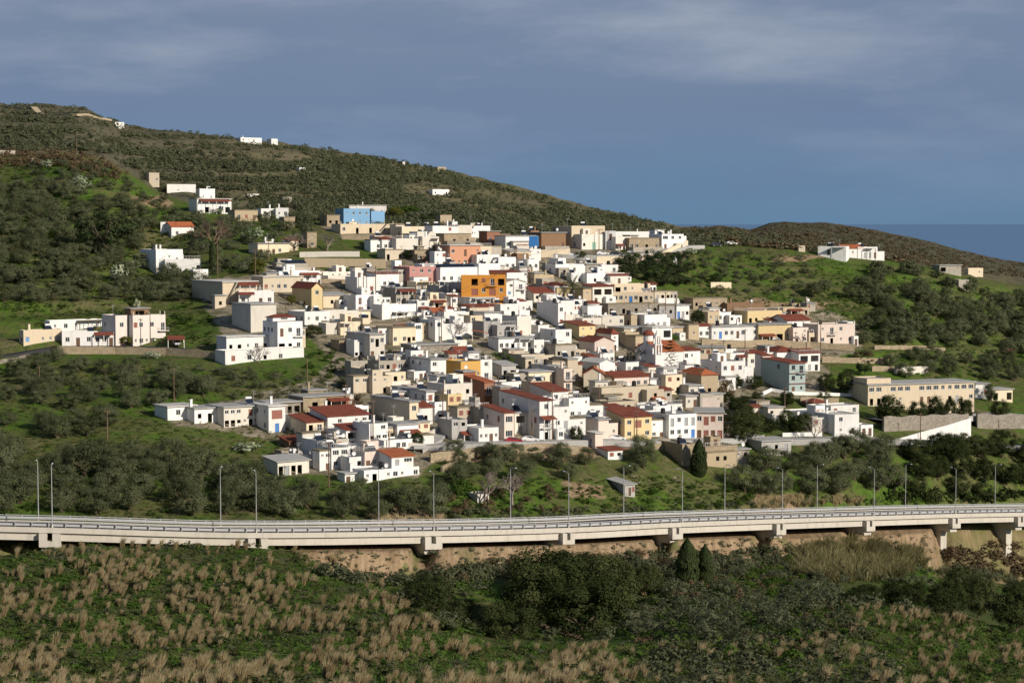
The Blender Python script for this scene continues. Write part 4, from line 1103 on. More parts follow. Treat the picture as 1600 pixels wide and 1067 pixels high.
H('narrow brown house with two small windows below the palm', 908, 911, 924, 452, 480, 'tan', 'n/n', '', 'dirt', L=6)
# orange house and whites round it
H('bright orange three storey house with loggias', 720, 721, 790, 431, 478, 'orange', '_G_pG/_k_kw/w____', '', 'flat', 'roofgrey', L=10, ex='ant', key='orange')
ADD('orange', 0.66, 1.0, 1.0, 1.08, 1.0, 5, 'orange', '', '', 'mono', 'tile', 0.8)
H('orange garden terrace block below the orange house', 762, 764, 790, 474, 486, 'orange', '___', '', 'flat', 'roofdirt', L=3)
H('tall white house with blue door beside the orange house', 788, 791, 821, 441, 476, 'white', '_p/s_w/B_w', '', 'gy', 'roofgrey', 0.9, L=8)
H('white house with red roof peak behind the orange house', 790, 792, 815, 425, 446, 'white', '_n', '', 'hip', 'tile', 0.7, L=6)
H('bright white cube above the orange house', 745, 748, 782, 412, 436, 'white', '_n_', '', 'flat', 'roofwhite', L=7, ex='dish')
H('white house with slanted solar roof behind the pink house', 685, 688, 746, 418, 444, 'white', '_w_Lw', '', 'flat', 'roofgrey', L=7, ex='solar')
H('white terrace house above the solar roof right of the salmon house', 742, 745, 780, 398, 420, 'white', '_n_w', '', L=6, ex='tank')
H('white low house with satellite dish right of the salmon house', 777, 779, 806, 402, 424, 'white', '_w_', '', 'flat', 'roofwhite', L=6, ex='dish ant')
H('purple pink house with a white roof room and awning', 623, 640, 690, 417, 446, 'pink', 'n___/____', 'n/_', 'flat', 'roofgrey', L=11, key='mauve')
ADD('mauve', 0.4, 0.85, 0.80, 1.12, 1.5, 4, 'white', 'L', '', 'slab', 'roofwhite')
H('cream house with iron pergola under the purple pink house', 648, 650, 676, 440, 458, 'cream', 'W_D', '', 'flat', ex='pergola:0.1,1.0', L=6)
H('white porch house with brown red eave and balustrade', 584, 588, 623, 428, 452, 'white', '__D_', '', 'mono', 'tile', 0.6, L=7, ex='rail')
H('pale long low house in the terraced field', 503, 505, 556, 425, 436, 'offwhite', '_n___', '', L=6)
H('cream upper wall house left of the white porch house', 554, 558, 594, 433, 460, 'white', 'w_r_', '', L=8, ex='chim')
H('white large house with flat roof above the dark gable', 425, 436, 500, 424, 445, 'white', '___w_', '', 'flat', 'roofwhite', L=8, key='wl', ex='chim')
H('grey house wall under a big dark solar array', 440, 446, 482, 412, 424, 'concrete', '____', '', 'flat', L=7, ex='solar')
H('beige house with small windows left of the dark gable', 405, 411, 470, 433, 457, 'beige', '_n_w_w', '', 'slab', 'roofwhite', L=8, ex='chim:0.9')
H('cream gabled house with dark red roof and arched window', 446, 487, 504, 450, 483, 'yellow', 'w/_', '__b_', 'gy', 'tile', 1.6, L=13)
H('low cream annex right of the dark red gable', 503, 505, 542, 462, 481, 'cream', '_b__', '', 'mono', 'roofgrey', 0.8, L=6)
H('small white house with brown door right of the low cream annex', 543, 556, 596, 461, 491, 'white', 'd_n/_w_', '', L=8, ex='chim:0.5')
H('long bright white house with three square windows', 447, 476, 515, 487, 508, 'white', 'nwn', '___', 'flat', 'roofwhite', L=11)
H('cream concrete house with rough stained wall', 513, 515, 560, 486, 506, 'offwhite', '____', '', 'flat', L=7)
H('white cream house with one tall door below the stained wall', 495, 532, 566, 503, 524, 'cream', '_W__', '', 'flat', 'roofgrey', L=12)
H('tall cream corner wall house right of the tall door', 558, 567, 578, 497, 523, 'cream', '__', '', L=6)
H('dark sided house with two storey striped white front', 545, 578, 601, 523, 562, 'offwhite', '_D_/d_D', '____', 'slab', 'roofgrey', L=14)
# centre left
H('grey concrete house with red awnings in the village centre left', 598, 618, 646, 451, 478, 'concrete', 'wDw', '____', 'slab', 'roofgrey', L=8, ex='awn:0.1,1.0,0.95')
H('white low house beneath the grey concrete house', 580, 584, 598, 463, 492, 'white', 'n/_', '', 'flat', L=6)
H('long pale grey wall house with shaded bay', 594, 597, 652, 476, 500, 'white', '_n___', '', 'flat', 'roofgrey', L=6, ex='btank:0.7')
H('small white house with tiny red awning on a narrow lane', 650, 652, 670, 470, 494, 'white', 'w/D', '', 'flat', ex='awn:0.1,0.9,0.6', L=6)
H('cream terrace house with red awning and pots', 665, 668, 698, 468, 486, 'cream', '_D_', '', 'flat', ex='awn:0.15,0.9', L=6)
H('small house with orange red gable roof on a narrow lane', 674, 678, 694, 488, 506, 'offwhite', 'w', '', 'gx', 'tileor', 1.2, L=6)
H('bright white house with twin slits right of the orange red gable', 692, 694, 728, 487, 510, 'white', 'nn_', '', 'flat', 'roofwhite', L=7, ex='chim')
H('shaded lavender two storey house with white lower wall', 665, 680, 692, 500, 534, 'white', 'w/_', '_w/__', L=9)
H('blue grey courtyard house behind the bare tree', 688, 692, 738, 506, 532, 'white', '____', '', 'flat', 'roofgrey', L=7)
H('cream narrow three bay house right of the bare tree', 732, 735, 754, 493, 520, 'cream', 'w_/D_', '', L=7)
H('grey house with pale window above the arched canopy', 752, 756, 782, 502, 528, 'grey', '_w_', '', 'flat', L=7, ex='tank')
H('row of decayed cream houses with dark roofs', 598, 614, 650, 513, 540, 'cream', 'w_wDb', '_w_', 'dirt', L=10)
H('narrow white tower house with one tall window', 646, 648, 660, 505, 534, 'white', 'L/_', '', L=5)
H('narrow brown house right of the narrow white tower', 658, 660, 668, 506, 530, 'tan', 'n', '', 'dirt', L=5)
H('old stone barn with dark earth roof in the centre left', 560, 568, 640, 508, 524, 'greystone', '_D__b', '', 'dirt', L=8)
H('white cream house left of the orange house with red window', 700, 703, 722, 441, 464, 'white', '_r', '', 'flat', 'roofgrey', L=7)
H('grey sided house with shuttered double window', 682, 686, 704, 446, 468, 'grey', 'L', '', 'flat', ex='tank', L=7)
H('white low house with small round tank under the orange house', 694, 698, 723, 458, 478, 'white', '_n', '', L=6)
H('white house under a metal canopy below the orange house', 724, 734, 772, 466, 484, 'white', 'WW_b', '', 'slab', 'roofwhite', ex='porch:0.1,1.0', L=8)
H('small tan house with brown eave below the metal canopy', 730, 734, 764, 480, 500, 'beige', '_b_D', '', 'mono', 'tile', 0.6, L=6)
# bright white core
H('white low wide house with red roofed room left of the blue walls', 778, 782, 822, 475, 492, 'white', '_n__n', '', 'flat', 'roofwhite', L=7, ex='tank', key='wlow')
ADD('wlow', 0.75, 1.1, 0.85, 1.2, 1.5, 4, 'white', '', '', 'hip', 'tile', 0.8)
H('large lavender shaded white block in the village core', 840, 872, 882, 474, 512, 'white', '_/_', '__/__', L=13, ex='btank:0.6')
H('white vaulted roof house right of the lavender block', 864, 876, 898, 470, 500, 'white', '_n', '__', L=9)
H('bright white house with lavender side and dark flat roof', 897, 918, 940, 478, 505, 'white', '_nn', '_n_', 'flat', 'roofgrey', L=11, ex='btank:0.3 chim')
H('white house behind the dark flat roof with a small dish', 880, 896, 916, 468, 486, 'white', '__', '__', L=9, ex='dish')
H('cream white low house below the bright white core', 905, 910, 940, 497, 512, 'offwhite', '_n_', '', L=6)
H('red roofed balcony house with two round windows', 884, 905, 930, 509, 532, 'yellow', 'nn/__', '__', 'mono', 'tile', 1.0, L=10)
H('tall cream white tower block in the village core', 804, 808, 830, 494, 530, 'offwhite', '__/__', '', L=9, ex='btank:0.1', right='__/__')
H('grey white terrace block left of the tall cream block', 772, 777, 806, 508, 532, 'grey', '_L_', '', 'flat', ex='rail', L=8)
H('low white house with lean to left of the tall cream block', 754, 757, 780, 489, 512, 'white', 'WL', '', 'slab', 'roofgrey', L=7)
H('white stepped house with small square windows in the core', 836, 841, 858, 508, 530, 'white', '_w', '', L=7)
H('white house with water heater and glazed terrace in the core', 850, 868, 893, 515, 550, 'white', '__/_n', '_w/__', L=9, ex='tank btank:0.8')
H('white low house with arched twin windows in the core', 826, 834, 850, 531, 552, 'white', 'n_n', '', L=6)
H('white terrace row house with shaded porch below the tall cream block', 776, 779, 832, 529, 550, 'white', 'w_DW_b', '', 'slab', 'roofgrey', L=6, ex='porch:0.5,0.95')
H('white house with bright front below the water heater house', 856, 861, 884, 534, 556, 'white', '_nn', '', L=6)
H('off white house with courtyard wall right of the bright core', 938, 941, 975, 494, 512, 'offwhite', '_n_w', '', L=7)
H('brown narrow house between white houses right of the core', 975, 986, 996, 492, 512, 'tan', '_', '_D', L=7)
H('big bright white cube with a lavender side right of the core', 990, 1007, 1042, 492, 516, 'white', '__nW', '__', 'flat', 'roofwhite', L=10, ex='rail')
H('white flat canopy house above the church dome', 1015, 1019, 1050, 512, 545, 'white', '_G/_W', '', 'slab', 'roofwhite', L=6)
H('long grey flat roofed house behind the church', 952, 975, 1016, 513, 534, 'beige', 'GGG', '___', 'slab', 'roofgrey', L=10, ex='ant')
H('white house with red hip roof left of the church', 936, 955, 966, 522, 548, 'white', 'n/D', '__', 'hip', 'tile', 1.5, L=10)
H('pale pink gabled house with red roof left of the church', 924, 929, 960, 534, 560, 'pinkish', '_n_', '', 'gy', 'tile', 1.3, L=9)
H('tan stone barn in front of the long grey roof', 990, 993, 1014, 526, 550, 'tan', '__', '', 'dirt', L=6)
H('white cottage with blue double door on the right slope', 1052, 1057, 1077, 477, 498, 'white', 'B_b', '', 'slab', 'roofgrey', L=7)
H('ruined stone house with a gap in its wall on the right slope', 945, 950, 1028, 476, 494, 'greystone', 'D_D_D__D', '', 'dirt', L=5, name='ruined_house', cat='ruin')
H('small grey ruin in shade left of the blue double door', 1024, 1030, 1054, 478, 496, 'grey', '_b', '_', 'dirt', L=6, name='ruined_house', cat='ruin')
H('brown small house with white framed window below the blue cottage', 1070, 1076, 1092, 508, 530, 'tan', 'n', '', 'dirt', L=6)
H('tiny white hut beside green bushes on the right', 1060, 1062, 1071, 520, 532, 'white', 'n', '', L=3, name='shed', cat='shed')
# centre, lower middle
H('grey stone house with rooftop junk in the centre', 858, 868, 900, 540, 562, 'concrete', 'b_D', '', 'dirt', L=8, ex='btank:0.2')
H('tan old house with white topped wall in the centre', 808, 815, 850, 554, 576, 'beige', '_n__', '', 'flat', 'roofgrey', L=8, ex='btank:0.7 ant')
H('beige plain tall house in the centre lane', 884, 887, 903, 561, 590, 'beige', '_/n', '', 'slab', L=8)
H('long lavender grey house with chimney in the lower centre', 806, 866, 882, 574, 602, 'white', '_/w', '_____', 'slab', 'roofgrey', L=18, ex='btank:0.3')
H('pink house with iron balconies in the lower centre', 878, 881, 894, 576, 612, 'pinkish', 'p/p', '', L=8)
H('low grey cottage with cream wall in front of the lavender house', 820, 826, 863, 582, 604, 'cream', '_b__', '', 'slab', 'roofgrey', L=8)
H('ruined dark shed with rusty roof beside green trees', 778, 784, 806, 571, 592, 'grey', 'DD', '', 'mono', 'roofgrey', 0.8, L=6, name='shed', cat='shed')
H('white low house with red roofed porch in the lower centre', 780, 784, 826, 597, 616, 'white', '_n___', '', 'flat', 'roofgrey', L=6, ex='tank:0.8 btank:0.4')
H('white blue shaded cottage right of the centre trees', 922, 937, 961, 567, 592, 'white', '_b', '__', 'gy', 'roofwhite', 0.9, L=10)
H('white house under the pale pink gable', 918, 938, 960, 552, 572, 'white', '_n_', '__', L=9)
H('white low house with water tank left of the araucaria', 968, 978, 998, 566, 586, 'white', '_n', '', L=7, ex='btank:0.2 tank')
H('olive yellow gabled house with orange red roof', 911, 912, 944, 584, 608, 'beige', '_n_', '', 'gy', 'tileor', 1.6, L=9, ex='chim')
H('long house with red roof strip beside the olive gable', 957, 960, 1014, 590, 610, 'pinkish', '____w', '', 'mono', 'tile', 1.2, L=6)
H('dark porch house between olive gable and red strip', 940, 943, 966, 592, 608, 'beige', 'GD', '', 'slab', 'roofdirt', L=5)
H('long olive cream garden house below the red roof strip', 936, 940, 1029, 606, 630, 'beige', '______n', '', 'flat', 'roofdirt', L=5)
H('cream house with white railed roof terrace below the araucaria', 1014, 1040, 1066, 586, 616, 'cream', '_b/dD', '___', 'flat', 'roofwhite', L=12, ex='rail', key='railed')
ADD('railed', 0.1, 0.9, 1.0, 1.32, 2.0, 4, 'white', 'L', '', 'slab', 'roofwhite')
H('small cream house with orange red roof in the lower centre', 1020, 1024, 1038, 624, 640, 'cream', 'n', '', 'mono', 'tileor', 1.0, L=5)
H('brown stone house with orange red hipped roof', 1071, 1095, 1122, 586, 618, 'tan', '_/_', '__/__', 'hip', 'tileor', 1.6, L=12)
H('small white fronted block below the brown stone house', 1056, 1076, 1098, 603, 622, 'offwhite', '_W', '__', 'slab', 'roofgrey', L=9)
H('bare concrete room with dark window in the lower right', 1082, 1094, 1114, 615, 638, 'concrete', '_b', '_', 'flat', 'roofdirt', L=6)
H('cream two storey house right of the church', 1091, 1092, 1131, 543, 572, 'cream', 'wrL_/w_d_', '', 'slab', 'roofgrey', L=8)
H('lavender side white hall with brown eave behind the church', 1060, 1068, 1094, 548, 583, 'white', '_n_/___', '', 'mono', 'tile', 0.8, L=7)
H('tall white house with four square windows in the lower right', 1106, 1127, 1162, 565, 606, 'white', 'w_w/d_G', '_n/__', 'flat', 'roofwhite', L=11, ex='ant')
H('small white courtyard house with brown gate beside the araucaria', 1066, 1070, 1084, 571, 596, 'white', 'k', '', L=5)
# right part
H('roofless stone ruins in a row below the green field', 1080, 1083, 1136, 467, 484, 'stone', 'b_D_b', '', 'dirt', L=6, name='ruined_house', cat='ruin')
H('long brown earth walled house on the right', 1130, 1136, 1194, 474, 494, 'brown', '_____', '', 'flat', 'roofdirt', L=6)
H('tan house with small white wing on the right', 1102, 1106, 1124, 487, 505, 'tan', 'n_', '', L=6)
H('small bright white box house on the right slope', 1120, 1122, 1142, 488, 505, 'white', '_n_', '', 'flat', 'roofwhite', L=6)
H('cream house with large dark window on the right slope', 1150, 1168, 1222, 486, 508, 'yellow', '_b_L__', '__', 'flat', 'roofgrey', L=9)
H('tan stone house with three dark doors on the right', 1212, 1216, 1264, 481, 496, 'tan', 'nDDnD', '', 'flat', 'roofdirt', L=6)
H('house with long red roof and dark gable on the right', 1204, 1230, 1266, 501, 524, 'white', '_w_D', '__', 'gx', 'tile', 1.7, L=11)
H('long white house with blue door under a flat slab roof', 1108, 1112, 1184, 511, 530, 'white', '_BwwdL_w', '', 'slab', 'roofgrey', L=8, ex='chim:0.7')
H('yellow two storey house with brown windows on the right', 1182, 1185, 1238, 508, 534, 'yellow', '_rGw', '', 'slab', 'roofgrey', L=9)
H('pink cream middle house with brown door on the right', 1236, 1239, 1263, 512, 538, 'pinkish', '_n/dw', '', 'flat', L=8)
H('large pale pink house with rooftop pillars at the right end', 1274, 1278, 1335, 507, 540, 'pinkish', '_pw_/wD_w', '', 'flat', 'roofgrey', L=9, ex='rebar')
H('narrow white annex at the end of the pale pink house', 1332, 1334, 1341, 525, 541, 'white', '_', '', L=3, name='shed', cat='shed')
H('small cream house with dark garage between pink houses', 1262, 1264, 1278, 520, 538, 'cream', 'G', '', L=5)
H('white house with red tiled roof and rail balcony on the right', 1197, 1214, 1247, 550, 574, 'white', 'w_L', '_w_', 'hip', 'tile', 1.6, L=9)
H('white porch wing with brown red roof right of the tiled house', 1246, 1248, 1281, 552, 580, 'white', 'GG/_WD', '', 'mono', 'tile', 0.9, L=6, ex='rail')
H('teal three storey house with red ledges', 1190, 1233, 1258, 567, 616, 'teal', 'wp/wn/dn', '__w_/____/____', 'mono', 'tile', 0.5, L=15, ex='ledge', dark=True)
H('cream low house with red eave left of the teal house', 1166, 1169, 1195, 552, 574, 'offwhite', 'wD', '', 'mono', 'tile', 0.6, L=6)
H('white terrace house with dark glazed roof left of the teal house', 1138, 1141, 1170, 552, 572, 'white', '_b_n', '', 'flat', 'roofgrey', L=6, ex='rail')
H('long cream school building with rows of large windows', 1337, 1356, 1522, 602, 634, 'cream', 'LL_LLL_LLL__LLL/_D_n____d______', '__', 'slab', 'roofgrey', L=11, a=20, name='school_building', cat='school', key='school')
ADD('school', 0.0, 0.22, 1.06, 1.32, 0.6, 8, 'cream', '', '', 'flat', 'roofgrey')
H('blue shaded small school annex right of the long building', 1508, 1524, 1545, 600, 622, 'white', '__', '__', 'slab', 'roofgrey', L=8)
H('cream porch building at the far right behind trees', 1540, 1550, 1582, 609, 626, 'cream', 'G_G', '', 'slab', 'roofgrey', L=7)
H('white house with terraces and tall flue below the school', 1270, 1304, 1342, 648, 682, 'white', 'w_/nb', '_b__', 'flat', 'roofwhite', L=10, ex='rail chim:0.1', key='wt')
H('white shed roof room above the terraces below the school', 1293, 1298, 1342, 634, 652, 'white', 'r_w', '', 'flat', 'roofwhite', L=7, ex='chim:0.1')
H('small white gate house right of the terraces below the school', 1342, 1345, 1364, 664, 682, 'white', '_d', '', L=5)
H('low white long house left of the terraces among bushes', 1240, 1246, 1290, 643, 656, 'white', '_____', '', 'flat', 'roofgrey', L=7)
H('brown hut with red roof above the terraces', 1266, 1269, 1291, 629, 640, 'brown', '_D', '', 'hip', 'tile', 1.0, L=5, name='shed', cat='shed')
H('blue shaded long white house on the far right hilltop', 1276, 1278, 1322, 385, 399, 'white', '____', '', 'flat', 'roofwhite', L=8, a=-18)
H('white house with low red roof on the far right hilltop', 1316, 1318, 1347, 388, 402, 'white', '_n_', '', 'gx', 'tileor', 1.3, L=7)
H('bright white end house on the far right hilltop', 1336, 1340, 1371, 386, 404, 'white', '____', '', 'flat', 'roofwhite', L=7, ex='btank tank')
H('tiny beige hut left of the far right hilltop houses', 1246, 1248, 1258, 384, 393, 'beige', '_', '', L=4, name='shed', cat='shed')
H('small grey hut in the olive grove on the right slope', 1495, 1498, 1514, 437, 448, 'concrete', '_', '', L=5, name='shed', cat='shed')
H('cream long shed on the far right ridge', 1510, 1513, 1536, 419, 429, 'cream', '__', '', L=5, name='shed', cat='shed')
H('grey open shed on the far right ridge', 1466, 1468, 1502, 415, 425, 'concrete', 'G_n', '', 'slab', 'roofgrey', L=5, name='shed', cat='shed')
# lower left cluster
H('low white wing at the left end of the lower left house', 260, 262, 306, 636, 657, 'white', '_w__', '', 'slab', 'roofwhite', L=7)
H('white porch house with tall flue in the lower left', 298, 304, 352, 639, 662, 'white', 'bDw', '', 'slab', 'roofgrey', L=7, ex='chim:0.1')
H('long grey roofed house with orange porch wall in the lower left', 344, 350, 424, 637, 668, 'offwhite', '__w_kG_k/GGb_D_w_', '', 'slab', 'roofgrey', L=9, ex='tank ant')
H('tall white house with blue painted base and brown shutters', 410, 420, 446, 635, 677, 'white', 'k/B', '__/__', 'slab', 'roofwhite', L=8)
H('old stone barn with open front and flat slab', 470, 474, 547, 621, 644, 'stone', '_G_G__', '_', 'slab', 'roofgrey', L=8)
H('small grey ruin with dark porch left of the stone barn', 416, 424, 470, 630, 650, 'greystone', 'b_DG', '', 'slab', 'roofgrey', L=7, name='ruined_house', cat='ruin')
H('long cream house with wide dark red roof in the lower left', 478, 512, 576, 651, 685, 'white', '_w_nw/______', '__', 'mono', 'tile', 1.6, L=9)
H('cream end house with red eaved balcony in the lower left', 457, 479, 520, 660, 688, 'cream', 'DpD/_n_', '_n', 'mono', 'tile', 1.2, L=9)
H('porch house with small red roof below the wide dark red roof', 535, 541, 577, 672, 700, 'white', 'GG/_w', '', 'mono', 'tile', 0.9, L=6)
H('white blue shaded house with external meter boxes in the lower left', 466, 504, 522, 690, 724, 'white', 'w/d', '__/__', 'flat', 'roofgrey', L=10)
H('white house with pale blue front and grey stone base', 515, 518, 545, 700, 734, 'white', 'LL/w_', '', 'flat', 'roofgrey', L=7)
H('white bright side wing right of the pale blue front', 543, 545, 568, 697, 728, 'white', '__/n_', '', 'flat', 'roofwhite', L=7)
H('small cream farm hut with dark doors below the village', 429, 434, 483, 722, 744, 'offwhite', 'D_D__', '', 'mono', 'roofgrey', 0.7, L=7, name='shed', cat='shed')
H('white low house above the small cream farm hut', 455, 458, 486, 714, 728, 'white', '_n_', '', 'flat', L=6)
H('red roofed shed on the slope left of the village', 447, 452, 480, 690, 702, 'brown', '__', '', 'mono', 'tile', 0.8, L=5, name='shed', cat='shed')
H('long white courtyard house at the lowest edge of the village', 566, 569, 655, 735, 755, 'white', '___n____', '', 'flat', 'roofgrey', L=7, ex='btank:0.4')
H('white house with orange red canopies at the lowest edge', 608, 612, 646, 714, 742, 'white', 'WL/_w', '', 'mono', 'tileor', 1.0, L=6)
H('pink terrace house with arched wall at the lower left edge', 566, 570, 612, 706, 736, 'pinkish', '_n_D', '', 'flat', ex='rail', L=7)
H('white stepped house with stairs in the lower left lanes', 573, 577, 606, 662, 706, 'white', '_w/D_w/_', '', 'flat', 'roofgrey', L=8)
H('white house with brown side and red awning above parked car', 607, 621, 654, 664, 692, 'white', '_D_w', '_', 'slab', 'roofgrey', ex='awn:0.1,0.95,0.7', L=7)
H('white low terrace house above the parked white car', 596, 600, 662, 688, 708, 'white', '_______', '', 'flat', 'roofgrey', L=6)
# bottom centre
H('dark sided long house with cream end on the lower street', 560, 640, 654, 628, 672, 'cream', '_/w_', '____', 'slab', 'roofgrey', L=20)
H('grey lavender long house with red shutters on white end', 607, 666, 679, 612, 654, 'white', 'r/r', '_____/_____', 'slab', 'roofgrey', L=18)
H('small house with dark red awning before the grey lavender house', 652, 655, 676, 637, 664, 'white', '_D_', '', 'mono', 'tile', 1.0, L=5)
H('white alley house with dark door left of the yellow house', 677, 679, 697, 628, 658, 'white', 'n/D', '', 'flat', L=7)
H('yellow corner house with brown windows on the lower lane', 695, 700, 722, 616, 652, 'yellow', 'rr/_D', '', 'flat', 'roofgrey', L=9)
H('pale house with rooftop water heater above the lower lane', 690, 694, 738, 600, 648, 'offwhite', '__b/__n', '', 'flat', 'roofgrey', L=9, ex='tank')
H('rust red house with wooden balcony and red roof', 736, 757, 771, 597, 640, 'brick', 'p/k', '____/____', 'mono', 'tileor', 1.0, L=11)
H('white cube house with lavender side and flat slab roof', 645, 673, 697, 562, 594, 'white', 'w_/__', 'ww_/___', 'slab', 'roofgrey', L=12, ex='dish')
H('low white forecourt house below the lavender sided cube', 643, 647, 676, 580, 594, 'white', '____', '', 'flat', 'roofwhite', L=4)
H('ochre yellow house with brown side wall', 706, 720, 751, 565, 596, 'ochre', 'wp_n', '__', 'flat', 'roofgrey', L=9)
H('small white gabled house with dark red roof above the ochre house', 714, 716, 742, 552, 572, 'white', '_n_', '', 'gx', 'tile', 1.6, L=6)
H('white tall house right of the ochre house', 748, 751, 769, 562, 594, 'white', 'w/p', '', 'flat', L=7)
H('old tan house with round doorway wall', 578, 582, 613, 588, 616, 'beige', '__n_/__D_', '__', 'flat', 'roofdirt', L=9)
H('tan cream house with dark yard left of the white cube', 596, 602, 634, 582, 602, 'cream', '__n', '', 'flat', 'roofgrey', L=8)
H('stone terrace house with curved wall in the centre left', 588, 592, 640, 564, 584, 'concrete', '_b___', '', 'flat', 'roofdirt', L=7)
H('dark sided concrete block on the green edge of the village', 553, 582, 598, 578, 612, 'beige', '__/__', '___', 'flat', 'roofdirt', L=12)
H('dark walled long house under the old earth roofs', 640, 648, 716, 540, 566, 'greystone', '__D__b', '', 'slab', 'roofgrey', L=8)
H('long white low roof house behind the white cube', 616, 620, 662, 556, 574, 'white', '_____', '', 'slab', 'roofwhite', L=6)
H('small stone hut with brown wall on the green edge', 527, 530, 553, 533, 548, 'stone', '_b', '', 'dirt', L=5, name='ruined_house', cat='ruin')
H('large white house with long lavender side on the lower street', 780, 843, 864, 626, 690, 'white', 'w/p/D', '_____/_____/_____', 'mono', 'tile', 1.1, L=20, ex='awn:0.0,1.0,0.62')
H('white house with big red roof above the lower street', 830, 862, 888, 612, 650, 'white', 'w_/pw', '__', 'mono', 'tile', 1.5, L=11)
H('white lower house with pale blue door on the street', 862, 865, 890, 636, 688, 'white', '_n/_W/D_', '', 'flat', 'roofwhite', L=7)
H('white house with roof pergola right of the big red roof', 886, 889, 921, 622, 656, 'white', 'n_n/_W_', '', 'flat', 'roofgrey', ex='rail tank', L=8)
H('grey concrete block with cream strip on the lower street', 720, 748, 764, 636, 672, 'concrete', '_/_', '__/__', 'flat', 'roofgrey', L=10, ex='pent')
H('grey mauve house with glazed white front on the lower street', 762, 788, 803, 645, 690, 'pinkish', 'L/L', 'w_/__', 'mono', 'tile', 1.0, L=11)
H('low white house with two dark windows on the lower street', 722, 748, 779, 669, 694, 'white', '_ndn', '__', 'flat', 'roofwhite', L=9)
H('grey low house with red awning left of the low white house', 703, 706, 730, 656, 688, 'grey', '_b/__', '', 'flat', ex='awn:0.5,1.0,0.4', L=7)
H('concrete pillared terrace right of the grey mauve house', 802, 804, 823, 645, 678, 'offwhite', 'G/_', '', 'slab', 'roofgrey', L=5)
H('brown sided house with pale front before the yellow house', 909, 935, 951, 656, 690, 'pinkish', '__', '__', 'slab', 'roofgrey', L=11)
H('yellow house with red roof and red balcony on the lower street', 958, 976, 1018, 652, 688, 'yellow', 'wkw/w_w', '__/__', 'mono', 'tile', 1.5, L=9)
H('large white two storey house with grey side on the lower street', 1018, 1045, 1088, 648, 686, 'white', 'W_WW/_wwB', '_w/__', 'flat', 'roofgrey', L=12, ex='btank:0.1')
H('pink cream two storey house with blue grey slab roof', 1086, 1087, 1130, 644, 686, 'pinkish', 'wkrw/dkdk', '', 'slab', 'roofgrey', L=12)
H('long low white grey house behind the large white house', 996, 1000, 1066, 634, 652, 'white', '_______', '', 'flat', 'roofgrey', L=7)
H('old cottage with dark flat roof left of the long low house', 944, 950, 996, 628, 648, 'beige', '_b_D_', '', 'flat', 'roofdirt', L=7)
H('white house with blue tank in the mid street lane', 940, 944, 972, 618, 634, 'beige', '__D', '', 'slab', 'roofdirt', L=6)
H('small free standing kiosk with tan side at the street rail', 917, 930, 942, 677, 702, 'pinkish', '_', 'n', 'slab', 'roofwhite', L=4, name='kiosk', cat='kiosk')
H('old tall stone house with one window left of the cypress', 1044, 1066, 1086, 694, 728, 'stone', 'n_/__', '__', 'flat', 'roofgrey', L=11)
H('old stone house with small windows right of the cypress', 1098, 1102, 1152, 698, 724, 'stone', 'n__b', '', 'flat', 'roofdirt', L=8, key='oldst')
H('lower stone wing of the old house right of the cypress', 1100, 1104, 1150, 708, 728, 'tan', '_bb_', '', 'dirt', L=5, yfront=1)
H('low shed with pale grey roof below the lower street', 1164, 1190, 1236, 690, 710, 'grey', '_bW', '__', 'slab', 'roofgrey', L=8, name='shed', cat='shed')
# far hill buildings
H('white farmhouse on the skyline of the back hill', 373, 376, 409, 215, 222, 'white', '_n__', '', L=9, ex='chim')
H('white cube house on the skyline of the back hill', 421, 424, 434, 217, 226, 'white', '_n', '', L=8)
H('isolated small white box on the back hill slope', 466, 468, 478, 262, 269, 'white', '__', '', L=6)
H('white ruin with broken walls on the back hill slope', 672, 676, 702, 296, 305, 'white', 'b_D', '', L=7, name='ruined_house', cat='ruin')
H('tiny white hut on the back hill crest', 628, 629, 633, 253, 259, 'white', '', '', L=4, name='shed', cat='shed')
H('small tan tower on the back hill crest', 680, 684, 697, 261, 268, 'tan', '__', '', L=6, name='shed', cat='shed')
H('long white building on the rocky summit left', 178, 180, 194, 191, 196, 'white', '__', '', L=7)
H('grey shed behind brown bushes at the far left', -6, 0, 24, 235, 243, 'concrete', '___', '', L=6, name='shed', cat='shed')
H('low beige wall hut at the left ridge', 46, 48, 70, 246, 253, 'beige', '__', '', L=4, name='shed', cat='shed')
H('white van sized hut beyond the green hilltop', 385, 387, 405, 303, 308, 'white', '_', '', L=4, name='shed', cat='shed')
# below the village
H('tin garden shed with blue grey roof above the viaduct', 946, 976, 992, 757, 775, 'grey', '_d_', '___', 'mono', 'roofgrey', 0.5, L=9, name='shed', cat='shed')
H('small white concrete box hut under the bare trees', 744, 746, 764, 772, 786, 'offwhite', '_D', '', L=4, name='shed', cat='shed')
H('small white house fragment below the street wall', 948, 950, 973, 704, 718, 'white', '_b', '', 'mono', 'tile', 0.4, L=5, name='shed', cat='shed')
H('low white farm building in trees on the right', 1197, 1200, 1224, 637, 654, 'offwhite', 'b_', '', 'slab', 'roofgrey', L=6)
